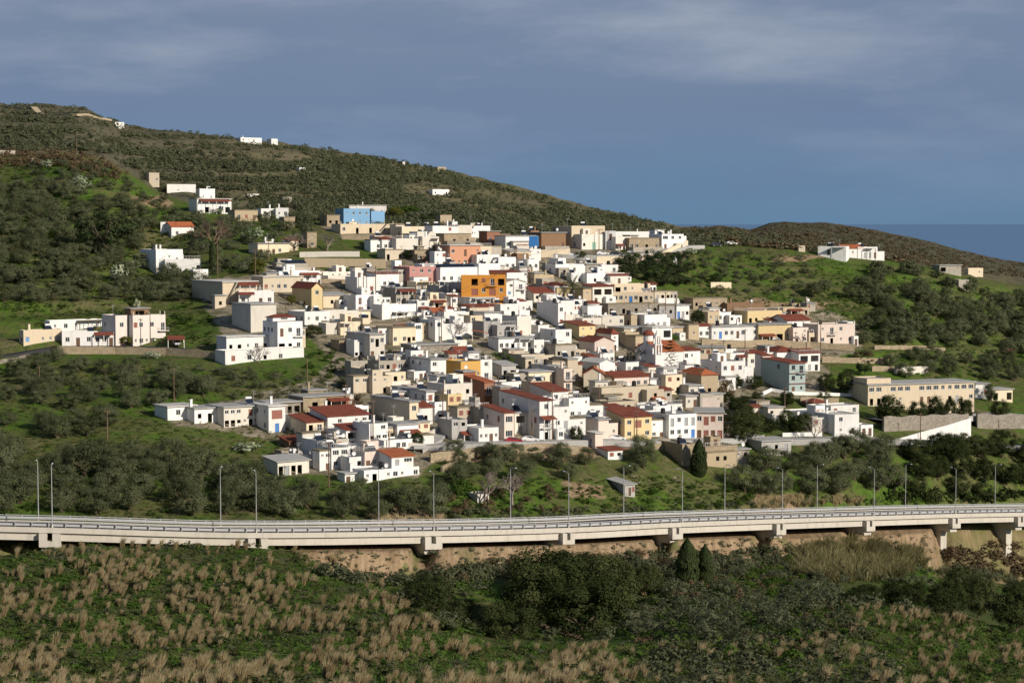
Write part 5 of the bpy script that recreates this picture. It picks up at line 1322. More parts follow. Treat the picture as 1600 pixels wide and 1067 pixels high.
# ------------------------------------------------------------------ side rooms that fill the tight lanes
OCC = [(r[1][0], r[1][1], r[2], 0.0, r[3], 0.0, r[4], k) for k, r in HROOT.items()]
def inside_occ(X, Y, skip):
    for (ox, oy, ps_, a0, a1, b0, b1, k) in OCC:
        if k == skip: continue
        dx, dy = X-ox, Y-oy
        if abs(dx)+abs(dy) > 60: continue
        c, s = math.cos(ps_), math.sin(ps_); lx = dx*c+dy*s; ly = -dx*s+dy*c
        if a0-0.3 < lx < a1+0.3 and b0-0.3 < ly < b1+0.3: return True
    return False
for key in list(HROOT):
    root, P1, psi, Wd, Ld, Hh, mp_ = HROOT[key]; vill, colr, roof, front = HV[key]
    if not vill or not front or 'school' in key or 'kiosk' in key or 'cypress' in key or 'church' in key: continue
    c, s = math.cos(psi), math.sin(psi)
    for (sx, pr) in ((1, 0.75), (-1, 0.4), (2, 0.7)):
        if ARNG.random() > pr: continue
        aw = ARNG.uniform(2.4, 5.0); al = ARNG.uniform(2.5, 5.0); 
        if sx == 1: x0, x1 = Wd+0.004, Wd+aw; y0 = ARNG.uniform(0.2, max(0.3, Ld-al))
        elif sx == -1: x0, x1 = -aw, -0.004; y0 = ARNG.uniform(0.5, max(0.6, Ld-al))
        else: x0 = ARNG.uniform(0, max(0.1, Wd-aw)); x1 = x0+aw; y0 = Ld+0.004
        y1 = y0+al; bad = False
        for i in range(4):
            for j in range(4):
                lx, ly = x0+(x1-x0)*i/3, y0+(y1-y0)*j/3
                if inside_occ(P1[0]+c*lx-s*ly, P1[1]+s*lx+c*ly, key): bad = True
        if bad: continue
        gx, gy = P1[0]+c*(x0+x1)/2-s*(y0+y1)/2, P1[1]+s*(x0+x1)/2+c*(y0+y1)/2
        zg = height(gx, gy)-P1[2]
        ah = min(Hh*ARNG.uniform(0.55, 0.9), 5.0) + (max(0, zg) if sx != 2 else max(0, zg)*0.9)
        if sx == 2: ah = max(ah, Hh*ARNG.uniform(1.05, 1.35))
        cc = ARNG.choice((colr, 'white', 'white', 'offwhite', 'cream', 'concrete', 'white')) if colr not in ('stone', 'greystone', 'tan', 'brown', 'brick', 'beige', 'concrete') else ARNG.choice((colr, colr, 'concrete', 'beige', 'offwhite'))
        rows = 1 if ah < 4.2 else 2
        sp = '/'.join(''.join(ARNG.choice('w_nd_b' if r_ == rows-1 else 'w_nr') for _ in range(2)) for r_ in range(rows))
        rf = ARNG.choice(('flat', 'flat', 'flat', 'slab', 'slab', 'mono', 'dirt'))
        exx = ' '.join(t for t, q in (('ant', 0.3), ('btank', 0.15), ('chim', 0.2), ('tank', 0.2), ('dish', 0.2)) if ARNG.random() < q) if rf in ('flat', 'slab') else ''
        volume(root, (x0, y0, 0), x1-x0, y1-y0, ah, cc, sp, '', rf, None, 0.6, exx, wname='annex')
        OCC.append((P1[0], P1[1], psi, x0, x1, y0, y1, key))
# ------------------------------------------------------------------ church
def church():
    P1 = ground(1029, 590); k = mpp(P1); psi = R(22)
    root = empty('church', P1, psi, 'white church with red roof, small dome and slender bell tower beside an araucaria', 'church')
    w = 40*k/math.cos(psi); l = 15.0; Hn = (590-549)*k
    volume(root, (0, 0, 0), w, l, Hn, 'white', '_n_n_d', '_n_n', 'gx', 'tileor', 2.6)
    # dome on a drum
    m = MB(); cx, cy, rr = w*0.10, l*0.55, 1.5
    n = 12
    m.cyl((cx, cy), rr, Hn+1.0, Hn+4.2, n)
    d = m.build('drum', M['white'], root)
    m = MB(); z0 = Hn+4.2
    for i in range(5):
        a0, a1 = i*math.pi/10, (i+1)*math.pi/10
        for j in range(n*2):
            t0, t1 = math.pi*j/n, math.pi*(j+1)/n
            p = lambda a, t: (cx+1.75*math.cos(a)*math.cos(t), cy+1.75*math.cos(a)*math.sin(t), z0+1.5*math.sin(a))
            m.quad(p(a0, t0), p(a0, t1), p(a1, t1), p(a1, t0))
    m.build('dome', M['tile'], root)
    # bell tower: stacked stages with arched openings, stepped to a pointed cap
    tx, ty = -1.3, -1.6; tw = 1.9
    m = MB(); m.box(tx-tw/2, tx+tw/2, ty-tw/2, ty+tw/2, -2, Hn*0.92); t = m.build('bell_tower', M['white'], root)
    z = Hn*0.92
    for (ww, hh) in ((1.75, 2.6), (1.4, 2.2)):
        m = MB()
        for sx in (-1, 1):
            for sy in (-1, 1): m.box(tx+sx*ww/2-0.2, tx+sx*ww/2+0.2, ty+sy*ww/2-0.2, ty+sy*ww/2+0.2, z, z+hh)
        m.box(tx-ww/2-0.3, tx+ww/2+0.3, ty-ww/2-0.3, ty+ww/2+0.3, z-0.18, z)
        m.box(tx-ww/2-0.25, tx+ww/2+0.25, ty-ww/2-0.25, ty+ww/2+0.25, z+hh, z+hh+0.3)
        m.build('belfry', M['white'], t); z += hh+0.3
    m = MB(); m.cyl((tx, ty), 0.8, z, z+1.6, 8, 0.05); m.box(tx-0.05, tx+0.05, ty-0.05, ty+0.05, z+1.5, z+2.6); m.box(tx-0.35, tx+0.35, ty-0.04, ty+0.04, z+2.0, z+2.12); m.build('spire', M['white'], t)
church()
def shrine():
    p = ground(1055, 416); root = empty('shrine', p, 0, 'tiny white shrine with pointed top among dark pines', 'shrine')
    k = mpp(p); s = 14*k
    m = MB(); m.box(-s*.22, s*.22, -s*.2, s*.2, -0.5, s*.6); m.build('base', M['white'], root)
    m = MB(); m.cyl((0, 0), s*.3, s*.6, s*.68, 4); m.cyl((0, 0), s*.24, s*.68, s*1.0, 4, 0.05); m.build('roof', M['white'], root)
shrine()

# ------------------------------------------------------------------ long walls
def stone_wall(label, pts, h, mat='stone', t=0.5, name='stone_wall', cat='wall', world=None):
    w = [Vector(ground(*p)) for p in pts] if world is None else world
    fine = []
    for a, b in zip(w, w[1:]):
        n = max(1, int((b-a).length/2.5))
        for i in range(n):
            q = a+(b-a)*(i/n); fine.append(q)
    fine.append(w[-1])
    o = fine[0].copy()
    mb = MB()
    ring = []
    for i, q in enumerate(fine):
        d = (fine[min(i+1, len(fine)-1)]-fine[max(i-1, 0)]); d.z = 0
        d = d.normalized() if d.length > 1e-6 else Vector((1, 0, 0)); n = Vector((-d.y, d.x, 0))
        hh = h(i/(len(fine)-1)) if callable(h) else h
        hh *= 1+0.06*math.sin(i*1.7)*(mat in ('stone', 'greystone'))
        ring.append([q-n*t/2-o+Vector((0,0,-2.0)), q-n*t/2-o+Vector((0,0,hh)), q+n*t/2-o+Vector((0,0,hh)), q+n*t/2-o+Vector((0,0,-2.0))])
    for a, b in zip(ring, ring[1:]):
        for i in range(4): mb.quad(a[i], b[i], b[(i+1) % 4], a[(i+1) % 4])
    mb.quad(*ring[0]); mb.quad(*ring[-1])
    ob = mb.build(name, M[mat]); ob.location = o
    return tag(ob, label, cat, 'walls on the hillside')
SW = stone_wall
SW('long pale stone retaining wall below the far left row of houses', [(90, 552), (180, 553), (260, 555), (330, 560), (352, 566)], 2.0)
SW('stone retaining wall beside the road at the far left edge', [(-20, 572), (20, 566), (45, 560)], 1.2, 'greystone')
SW('upper pale terrace wall in the field below the blue house', [(468, 402), (520, 401), (562, 401)], 1.8, 'offwhite')
SW('long tan terrace wall across the field below the blue house', [(476, 417), (540, 418), (603, 419)], 3.0, 'tan')
SW('low stone wall at the foot of the terraced field', [(500, 442), (560, 443), (604, 441)], 1.3)
SW('stone courtyard wall below the long cream house with roof stairs', [(534, 374), (575, 375), (612, 374)], 1.5)
SW('cream retaining wall under the upper road left part', [(838, 402), (870, 402), (890, 400)], 2.6, 'cream')
SW('cream retaining wall under the parked cars on the upper road', [(932, 412), (980, 411), (1030, 407), (1050, 396), (1074, 386)], 2.4, 'cream')
SW('stone wall below the cream row house with blue door', [(940, 480), (985, 480), (1040, 479)], 1.2, 'greystone')
SW('pale stone ruin wall below the pines', [(1110, 450), (1142, 450)], 2.0, 'cream')
SW('tan stone retaining wall under the yellow house on the right', [(1096, 540), (1150, 542), (1210, 541), (1265, 544), (1335, 548)], 2.0)
SW('stone terrace wall right of the red tiled house', [(1284, 566), (1340, 568), (1388, 568)], 1.8)
SW('long stone terrace wall below the right olive grove', [(1366, 546), (1440, 546), (1476, 550)], 1.3)
SW('pale stone terrace wall above the school', [(1398, 584), (1450, 583)], 2.2, 'offwhite')
SW('short stone terrace wall between trees above the school', [(1362, 580), (1396, 580)], 1.6)
SW('white garden wall below the teal house', [(1180, 622), (1205, 611), (1230, 616), (1290, 618), (1340, 620)], 0.9, 'white')
SW('tan retaining wall below the white garden wall', [(1250, 630), (1310, 632)], 1.8)
SW('high grey stone retaining wall under the school yard', [(1380, 674), (1430, 672), (1480, 669), (1512, 668)], 4.0, 'greystone', 0.6)
SW('high grey stone retaining wall at the far right edge', [(1526, 668), (1570, 669), (1640, 668)], 4.0, 'greystone', 0.6)
SW('white sloping ramp wall below the school yard', [(1404, 690), (1440, 689), (1480, 688), (1516, 686)], lambda f: 0.8+5.2*f, 'white', 0.4)
SW('white low wall along the road at the right', [(1222, 682), (1260, 681), (1284, 681)], 1.0, 'white')
SW('tan stone retaining wall under the lower street', [(672, 722), (720, 716), (780, 708), (850, 706), (910, 710)], 2.0)
SW('sloping stone wall beside the path below the village', [(690, 738), (715, 728), (740, 716)], 1.4)
SW('stone wall under the large white house on the lower street', [(1018, 702), (1060, 702), (1100, 700)], 1.4)
SW('stained concrete garden wall before the low white terrace house', [(600, 700), (640, 702), (665, 704)], 1.6, 'offwhite')
SW('lane wall below the dark sided long house', [(655, 690), (672, 684), (690, 672)], 1.5, 'offwhite')
SW('low stone wall at the left end of the lower village', [(440, 706), (460, 703), (470, 700)], 0.8)

# ------------------------------------------------------------------ roads through the village
def ribbon(label, pts, wid, mat='asphalt', name='road', lift=0.22):
    w = [Vector(ground(*p)) for p in pts]
    fine = []
    for a, b in zip(w, w[1:]):
        n = max(1, int((b-a).length/2.0))
        fine += [a+(b-a)*(i/n) for i in range(n)]
    fine.append(w[-1])
    mb = MB(); rows = []
    for i, q in enumerate(fine):
        d = fine[min(i+1, len(fine)-1)]-fine[max(i-1, 0)]; d.z = 0; d.normalize(); n = Vector((-d.y, d.x, 0))
        zc = max(height(*(q+n*k*wid/2).xy) for k in (-1, -0.5, 0, 0.5, 1))+lift
        rows.append([Vector((*(q+n*k*wid/2).xy, zc+ (0 if abs(k) < 1 else 0))) for k in (-1, 1)])
    # smooth heights
    z = [r[0].z for r in rows]
    for _ in range(4): z = [(z[max(i-1, 0)]+z[i]+z[min(i+1, len(z)-1)])/3 for i in range(len(z))]
    for r, zz in zip(rows, z):
        for q in r: q.z = zz
    for a, b in zip(rows, rows[1:]):
        mb.quad(a[0], b[0], b[1], a[1])
        for k in (0, 1): mb.quad(a[k], b[k], b[k]-Vector((0,0,1.5)), a[k]-Vector((0,0,1.5)))
    return tag(mb.build(name, M[mat]), label, 'road', None, 'structure')
ribbon('narrow grey road along the far left stone wall', [(-40, 562), (40, 553), (100, 546), (180, 545), (265, 546), (345, 556)], 3.6)
ribbon('upper village road with parked cars', [(842, 397), (880, 401), (930, 403), (990, 401), (1040, 394), (1090, 386)], 6.0, 'roofgrey')
ribbon('lower village street', [(640, 700), (700, 698), (780, 694), (880, 692), (950, 691), (1020, 694), (1130, 690), (1180, 684)], 6.0, 'roofgrey')
ribbon('lane climbing between the houses', [(648, 706), (676, 690), (700, 664), (716, 652)], 4.0, 'roofgrey')
ribbon('road past the white ramp on the right', [(1200, 690), (1290, 688), (1400, 694), (1500, 698), (1640, 702)], 5.0, 'roofgrey')
ribbon('grey school yard', [(1372, 662), (1430, 660), (1500, 656), (1580, 654)], 9.0, 'roofgrey', 'pavement')
ribbon('bare earth farm track on the back hill', [(15, 169), (60, 178), (120, 183), (170, 191)], 5.0, 'tan', 'path', 1.0)
# rails of the lower street
def street_rail(label, pts, mat='frame'):
    w = [Vector(ground(*p)) for p in pts]; g = empty('street_rail', w[0], 0, label, 'railing', 'white railings of the lower street')
    mb = MB(); pm = cached(('srp',), lambda: MB().box(-0.06, 0.06, -0.06, 0.06, -0.6, 1.0).mesh('post', M['frame']))
    for a, b in zip(w, w[1:]):
        for z in (0.45, 0.75, 1.0): mb.tube(a-w[0]+Vector((0,0,z)), b-w[0]+Vector((0,0,z)), 0.07, 4)
        n = int((b-a).length/2.4)
        for i in range(n):
            o = link(bpy.data.objects.new('post', pm), g); o.location = a+(b-a)*(i/n)-w[0]
    mb.build('rail', M[mat], g)
street_rail('white street railing from the low white house to the kiosk', [(740, 701), (800, 698), (860, 697), (916, 697)])
street_rail('white street railing right of the kiosk', [(944, 697), (980, 698), (1016, 700)])

# ------------------------------------------------------------------ poles and cables
pm_wood = None
def pole(px, yt, yb, label, mat='wood', arm=True):
    p = ground(px, yb); h = (yb-yt)*mpp(p)
    t = empty('utility_pole', p, 0.3, label, 'utility pole', 'utility poles in the village')
    MB().cyl((0, 0), 0.17, -1.0, h, 7, 0.10).build('pole', M[mat], t)
    if arm:
        m = MB(); m.box(-0.7, 0.7, -0.05, 0.05, h-0.45, h-0.33)
        for k in (-0.6, 0, 0.6): m.box(k-0.04, k+0.04, -0.04, 0.04, h-0.33, h-0.18)
        m.build('crossarm', M[mat], t)
    return Vector(p)+Vector((0, 0, h-0.25))
PL = {}
for (px, yt, yb, lab) in [
 (62, 572, 614, 'wooden pole on the left slope below the far left row'), (272, 574, 628, 'wooden pole on the grass left of the lower left house'),
 (235, 488, 546, 'wooden pole in front of the tall pale pink house'), (340, 372, 436, 'wooden pole beside the narrow cypress on the left'),
 (420, 374, 410, 'wooden pole in front of the beige low house with dark doors'), (399, 390, 432, 'wooden pole near the round palm bush'),
 (446, 462, 492, 'wooden pole left of the dark red gable'), (568, 426, 462, 'metal pole left of the white porch house'), (587, 416, 462, 'wooden pole beside the white porch house'),
 (649, 455, 492, 'wooden pole below the iron pergola'), (690, 488, 534, 'wooden pole beside the blue grey courtyard house'), (707, 455, 496, 'wooden pole below the white window house'),
 (825, 398, 482, 'tall wooden pole right of the orange house'), (583, 624, 706, 'tall wooden pole in front of the porch house with small red roof'), (608, 672, 708, 'wooden pole beside the parked white car'),
 (692, 608, 662, 'wooden pole in front of the yellow corner house'), (514, 690, 762, 'wooden pole on the grass below the pale blue front'), (779, 570, 626, 'dark pole beside the ruined shed'),
 (863, 604, 692, 'tall pole at the edge of the large white house'), (831, 640, 686, 'pole before the large lavender side'), (936, 600, 640, 'pole in front of the olive garden house'),
 (995, 640, 690, 'pole in front of the yellow house balcony'), (1112, 536, 582, 'pole before the cream two storey house'), (1095, 578, 622, 'pole before the brown stone house'),
 (1185, 626, 690, 'grey street pole right of the pink cream house'), (1164, 514, 554, 'pole at the long white house under slab'), (1226, 604, 642, 'pole in the bushes below the teal house'),
 (936, 358, 394, 'pole in front of the huge cream hall'), (950, 350, 392, 'taller pole in front of the narrow white block'), (1282, 500, 548, 'pole in front of the large pale pink house'),
 (1438, 645, 692, 'thin pole in front of the high stone wall'), (1560, 655, 700, 'thin pole at the far right road'), (120, 206, 245, 'lone pole on the left ridge'), (480, 560, 600, 'pole on the grassy slope right of the white villa'),
 (168, 640, 690, 'leaning pole in the left olive grove'), (962, 540, 580, 'dark pole in front of the bare tree near the church'), (1040, 456, 505, 'pole beside the small stone house'), (540, 600, 640, 'pole at the end of the stone barn')]:
    PL[px] = pole(px, yt, yb, lab)
def cable(a, b, label, sag=1.2):
    A, B = PL[a], PL[b]; mb = MB(); n = 10; pr = None
    for i in range(n+1):
        f = i/n; q = A+(B-A)*f-Vector((0, 0, sag*4*f*(1-f)))
        if pr is not None: mb.tube(pr, q, 0.04, 3)
        pr = q
    tag(mb.build('power_cable', M['cablemat']), label, 'cable', 'cables between poles')
for (a, b, lab) in [(62, 272, 'thin cable across the left slope'), (272, 480, 'thin cable from the left slope to the villa slope'), (340, 420, 'thin cable beside the beige low house'), (825, 707, 'thin cable across the orange house'), (863, 831, 'thin cable at the large white house'), (583, 692, 'thin cable over the lower lane'), (1112, 1164, 'thin cable over the cream house roofs'), (936, 825, 'thin cable from the huge hall to the orange house'), (587, 649, 'thin cable over the grey concrete house')]:
    cable(a, b, lab)

# ------------------------------------------------------------------ blue panel on stilts
def blue_panel():
    p = ground(834, 398); k = mpp(p)
    t = empty('water_tower', p, -0.15, 'blue panelled tank on tall stilts beside the white hall', 'tank')
    w = 14*k; h0 = 12*k; h1 = 29*k
    MB().box(-w/2, w/2, -0.9, 0.9, h0, h1).build('tank', M['awnblue'], t)
    for x in (-w/2+0.2, 0, w/2-0.2):
        for y in (-0.7, 0.7): MB().box(x-0.1, x+0.1, y-0.1, y+0.1, -2, h0).build('leg', M['black'], t)
blue_panel()

# ------------------------------------------------------------------ cars
CARM = {}
for nm, c in (('white', (0.72, 0.72, 0.72)), ('silver', (0.45, 0.46, 0.48)), ('dark', (0.03, 0.035, 0.045)), ('red', (0.30, 0.02, 0.03))):
    m_, nt_ = newmat(nm+'_car_paint'); p_ = principled(nt_, c, 0.25, 0.5); p_.inputs['Coat Weight'].default_value = 0.6; CARM[nm] = m_
def car(px, yb, colr, label, rz, truck=False):
    p = ground(px, yb); t = empty('pickup_truck' if truck else 'parked_car', (p[0], p[1], p[2]+0.25), rz, label, 'pickup truck' if truck else 'car', None if truck else 'parked cars')
    def prof(pts, hw, top=None):
        m = MB(); n = len(pts)
        L_ = [(x, -hw(x, z), z) for x, z in pts]; R_ = [(x, hw(x, z), z) for x, z in pts]
        for i in range(n):
            j = (i+1) % n; m.quad(L_[i], L_[j], R_[j], R_[i])
        b = len(m.v); m.v += L_; m.f.append(tuple(range(b, b+n))); b = len(m.v); m.v += R_; m.f.append(tuple(range(b+n-1, b-1, -1)))
        return m
    body = [(-2.1, 0.3), (2.1, 0.3), (2.15, 0.65), (1.95, 0.85), (1.0, 0.98), (0.35, 1.46), (-1.2, 1.5), (-2.0, 1.05), (-2.15, 0.6)] if not truck else [(-2.3, 0.4), (2.3, 0.4), (2.35, 0.8), (2.2, 0.95), (1.3, 1.05), (0.8, 1.6), (-0.4, 1.62), (-0.5, 1.0), (-2.35, 1.0)]
    hw = lambda x, z: 0.86 if z < 1.1 else 0.70
    bd = prof(body, hw).build('body', CARM[colr], t)
    m = MB()
    for s in (-1, 1):
        y0, y1 = s*0.865, s*0.715
        a, b = (0.85, 0.2) if not truck else (1.15, 0.75)
        c, d = (-1.75, -1.15) if not truck else (-0.4, -0.35)
        m.quad((a, y0*0.985, 1.02), (b, y1*1.01, 1.43), (d, y1*1.01, 1.44), (c, y0*0.985, 1.04))
    m.quad((1.02, -0.75, 1.0), (1.02, 0.75, 1.0), (0.42, 0.64, 1.43), (0.42, -0.64, 1.43)) if not truck else None
    m.build('window', M['glass'], t)
    wm_ = cached(('wheel',), lambda: MB().cyl((0, 0), 0.33, -0.11, 0.11, 12, axis='y').mesh('wheel', M['black']))
    rm_ = cached(('rim',), lambda: MB().cyl((0, 0), 0.19, -0.125, 0.125, 10, axis='y').mesh('rim', M['steel']))
    for x in (-1.3, 1.35):
        for y in (-0.78, 0.78):
            w_ = link(bpy.data.objects.new('wheel', wm_), t); w_.location = (x, y, 0.33); link(bpy.data.objects.new('rim', rm_), w_)
    hm = cached(('hl',), lambda: MB().box(-0.03, 0.03, -0.18, 0.18, -0.08, 0.08).mesh('headlight', M['tankwhite']))
    for y in (-0.62, 0.62):
        o = link(bpy.data.objects.new('headlight', hm), t); o.location = (2.13, y, 0.7)
car(276, 541, 'silver', 'silver car facing out under the red carport at the left', -1.2)
car(942, 400, 'white', 'white car parked on the upper road before the hall', 0.1)
car(962, 400, 'dark', 'dark car parked between two cars on the upper road', 0.1)
car(987, 399, 'silver', 'silver car parked rightmost on the upper road', 0.15)
car(897, 403, 'white', 'white van shaped car parked left on the upper road', 0.05)
car(813, 451-1, 'white', 'white car roof between houses near the tall grey house', 0.4)
car(633, 697, 'white', 'white pickup truck parked by the small leafy tree', 0.05, True)
car(803, 694, 'red', 'dark red car parked on the lower street', 0.05)
car(828, 692, 'white', 'white car parked behind the dark red car', 0.1)
car(919, 690, 'white', 'white car parked left of the kiosk on the lower street', 0.2)
car(964, 690, 'white', 'white car parked before the yellow house with red roof', 0.1)
car(1213, 536, 'dark', 'dark car parked before the yellow two storey house', 0.3)
car(1143, 384, 'white', 'white car on the green hilltop right of the corner house', 0.1)
car(1120, 386, 'dark', 'dark car on the green hilltop right of the corner house', 0.1)
car(1577, 551, 'red', 'red car on the road at the far right', 0.1)
def carport():
    p = ground(275, 543); k = mpp(p)
    t = empty('carport', p, 0.2, 'small carport with red tiled roof beside the pink block', 'carport')
    m = MB(); m.hexa([(-2.4, -2.6, 2.3), (2.4, -2.6, 2.3), (2.4, 2.6, 3.1), (-2.4, 2.6, 3.1), (-2.4, -2.6, 2.45), (2.4, -2.6, 2.45), (2.4, 2.6, 3.25), (-2.4, 2.6, 3.25)]); m.build('roof', M['tile'], t)
    for x in (-2.2, 2.2):
        for y in (-2.4, 2.4): MB().box(x-0.09, x+0.09, y-0.09, y+0.09, -0.8, 2.45 if y < 0 else 3.05).build('post', M['frame'], t)
carport()
def arch_canopy():
    p = ground(750, 532); t = empty('canopy', p, 0.1, 'red curved canopy on a white arch above the lane', 'canopy'); k = mpp(p)
    m = MB(); w = 26*k; n = 8
    for i in range(n):
        a0, a1 = math.pi*0.5*i/n, math.pi*0.5*(i+1)/n
        m.hexa([(-w/2+w*i/n, -1.6, 2.0+0.9*math.cos(a0)), (-w/2+w*(i+1)/n, -1.6, 2.0+0.9*math.cos(a1)), (-w/2+w*(i+1)/n, 1.6, 2.0+0.9*math.cos(a1)), (-w/2+w*i/n, 1.6, 2.0+0.9*math.cos(a0)),
                (-w/2+w*i/n, -1.6, 2.12+0.9*math.cos(a0)), (-w/2+w*(i+1)/n, -1.6, 2.12+0.9*math.cos(a1)), (-w/2+w*(i+1)/n, 1.6, 2.12+0.9*math.cos(a1)), (-w/2+w*i/n, 1.6, 2.12+0.9*math.cos(a0))])
    m.build('cover', M['tileor'], t)
    for x in (-w/2+0.1, w/2-0.1): MB().box(x-0.08, x+0.08, -1.5, -1.34, -1, 2.1 if x > 0 else 2.95).build('post', M['frame'], t)
arch_canopy()
# ------------------------------------------------------------------ vegetation
def rand_unit(r, n):
    v = r.normal(size=(n, 3)); return v/np.linalg.norm(v, axis=1, keepdims=True)
def leaf_quads(r, pos, nrm, size, aspect=0.55, jitter=0.55):
    n = len(pos)
    nn = nrm+jitter*rand_unit(r, n); nn /= np.linalg.norm(nn, axis=1, keepdims=True)
    a = np.cross(nn, rand_unit(r, n)); a /= np.linalg.norm(a, axis=1, keepdims=True)
    b = np.cross(nn, a)
    s = size*(0.65+0.7*r.random(n))[:, None]
    a = a*s*0.5; b = b*s*0.5*aspect
    V = np.stack([pos-a-b*0.4, pos-b, pos+a+b*0.4, pos+b], 1)
    return V.reshape(-1, 3)
def crown_cloud(r, ncl, nleaf, leaf, cz=0.60, rx=0.5, rz=0.40, clump=0.13, flat=0.0, top=None, shape='round'):
    """leaf clumps spread through an uneven ellipsoid; unit plant: height 1, radius .5"""
    lob = rand_unit(r, 5)*np.array([1, 1, 0.7]); lobs = 0.75+0.5*r.random(5)
    C = []
    while len(C) < ncl:
        d = rand_unit(r, 1)[0]; rad = 0.5+0.5*r.random()**0.4
        k = 1.0+0.35*max(0, max((d@l)*s for l, s in zip(lob, lobs))-0.6)-0.22*r.random()
        p = d*rad*k
        if shape == 'round' and p[2] < -0.75: continue
        C.append(p)
    C = np.array(C)
    pos = []; nr = []
    for c in C:
        cc = c*np.array([rx, rx, rz])*0.86
        cr = clump*(0.6+0.8*r.random())
        g = rand_unit(r, nleaf)*(r.random(nleaf)**0.4)[:, None]*cr*np.array([1, 1, 0.85])
        pos.append(cc+g); nr.append(g/cr*1.2+c*0.6+np.array([0, 0, 0.25]))
    pos = np.concatenate(pos); nr = np.concatenate(nr)
    pos[:, 2] += cz
    V = leaf_quads(r, pos, nr, leaf)
    clr = np.repeat(r.random(ncl), nleaf)*0.6+r.random(ncl*nleaf)*0.4
    return V, clr
def trunk_mesh(r, name, h=0.45, rad=0.045, limbs=5, spread=0.3):
    mb = MB(); x = y = 0; z = -0.06; pr = Vector((0, 0, z))
    n = 4
    for i in range(1, n+1):
        q = Vector((r.normal()*0.018*i, r.normal()*0.018*i, h*0.6*i/n)); mb.tube(pr, q, rad*(1-0.12*(i-1)), 6, rad*(1-0.12*i)); pr = q
    for k in range(limbs):
        a = 2*math.pi*(k+r.random()*0.6)/limbs
        m_ = pr+Vector((math.cos(a)*spread*0.5, math.sin(a)*spread*0.5, h*0.35)); e = m_+Vector((math.cos(a)*spread*0.4, math.sin(a)*spread*0.4, h*(0.25+0.3*r.random())))
        mb.tube(pr, m_, rad*0.55, 5, rad*0.35); mb.tube(m_, e, rad*0.35, 4, rad*0.12)
    return mb.mesh(name, M['bark'])
def variants(kind, n, fn, mat, th=0.45, tr=0.045):
    out = []
    for i in range(n):
        r = np.random.default_rng(100*len(kind)+7*i+ord(kind[0]))
        V, rn_ = fn(r)
        out.append((trunk_mesh(r, 'trunk', th, tr) if th else None, np_mesh('crown', V, 4, mat, rn_)))
    return out
VAR = {
 'olive_tree': variants('olive_tree', 7, lambda r: crown_cloud(r, 46, 130, 0.036, 0.52, 0.5, 0.47, 0.145), M['olive'], 0.35, 0.05),
 'carob_tree': variants('carob_tree', 4, lambda r: crown_cloud(r, 85, 130, 0.030, 0.52, 0.5, 0.47, 0.105), M['carob'], 0.35, 0.04),
 'pine_tree': variants('pine_tree', 4, lambda r: crown_cloud(r, 34, 80, 0.05, 0.58, 0.5, 0.40, 0.13), M['pine'], 0.5, 0.035),
 'shrub': variants('shrub', 5, lambda r: crown_cloud(r, 18, 60, 0.075, 0.45, 0.5, 0.5, 0.18), M['scrubl'], 0, 0),
 'green_bush': variants('green_bush', 3, lambda r: crown_cloud(r, 20, 60, 0.075, 0.48, 0.5, 0.5, 0.17), M['green'], 0, 0),
 'citrus_tree': variants('citrus_tree', 2, lambda r: crown_cloud(r, 24, 60, 0.065, 0.58, 0.5, 0.42, 0.16), M['yellowgreen'], 0.4, 0.04),
 'brown_bush': variants('brown_bush', 3, lambda r: crown_cloud(r, 22, 55, 0.07, 0.48, 0.5, 0.5, 0.17), M['brownscrub'], 0, 0),
 'prickly_pear': variants('prickly_pear', 3, lambda r: crown_cloud(r, 26, 14, 0.14, 0.45, 0.5, 0.48, 0.16), M['cactus'], 0, 0),
}
VAR['school_tree'] = variants('carob_tree', 3, lambda r: crown_cloud(r, 60, 90, 0.05, 0.50, 0.5, 0.5, 0.14), M['carob'], 0.3, 0.05)
def cyp(r):
    n = 4200; z = r.random(n); t = 2*np.pi*r.random(n)
    prof = np.interp(z, [0, 0.06, 0.25, 0.55, 0.8, 1.0], [0.30, 0.42, 0.5, 0.46, 0.30, 0.02])
    prof = prof*(0.82+0.36*np.array(vnoise(t*1.6+3, z*11+r.random()*50)+0.5))
    rad = prof*(0.72+0.28*r.random(n)**0.5)
    pos = np.stack([rad*np.cos(t), rad*np.sin(t), z], 1); nr = np.stack([np.cos(t), np.sin(t), 0.3+0*t], 1)
    s = leaf_quads(r, pos, nr*1.4, 0.07); return s, r.random(n)
VAR['cypress_tree'] = variants('cypress_tree', 3, cyp, M['cypress'], 0.2, 0.05)
def bare(r, mat, depth=5):
    mb = MB()
    def br(p, d, l, rad, k):
        q = p+d*l; mb.tube(p, q, rad, 4 if k > 2 else 3, rad*0.65)
        if k == 0: return
        for i in range(3 if k > 1 else 4):
            nd = (d+Vector(rand_unit(r, 1)[0])*0.75+Vector((0, 0, 0.12))).normalized(); br(q if i else p+d*l*0.7, nd, l*(0.62+0.25*r.random()), rad*0.6, k-1)
    br(Vector((0, 0, -0.05)), Vector((0, 0, 1)), 0.25, 0.03, 0 or depth)
    v = np.array(mb.v); zm = v[:, 2].max(); xm = np.abs(v[:, :2]).max()
    v[:, 2] /= zm; v[:, :2] *= 0.5/xm; mb.v = [tuple(a) for a in v]
    return mb.mesh('crown', mat)
VAR['bare_tree'] = [(None, bare(np.random.default_rng(5+i), M['twig'])) for i in range(3)]
VAR['reddish_bare_tree'] = [(None, bare(np.random.default_rng(25+i), M['twigred'], 6)) for i in range(1)]
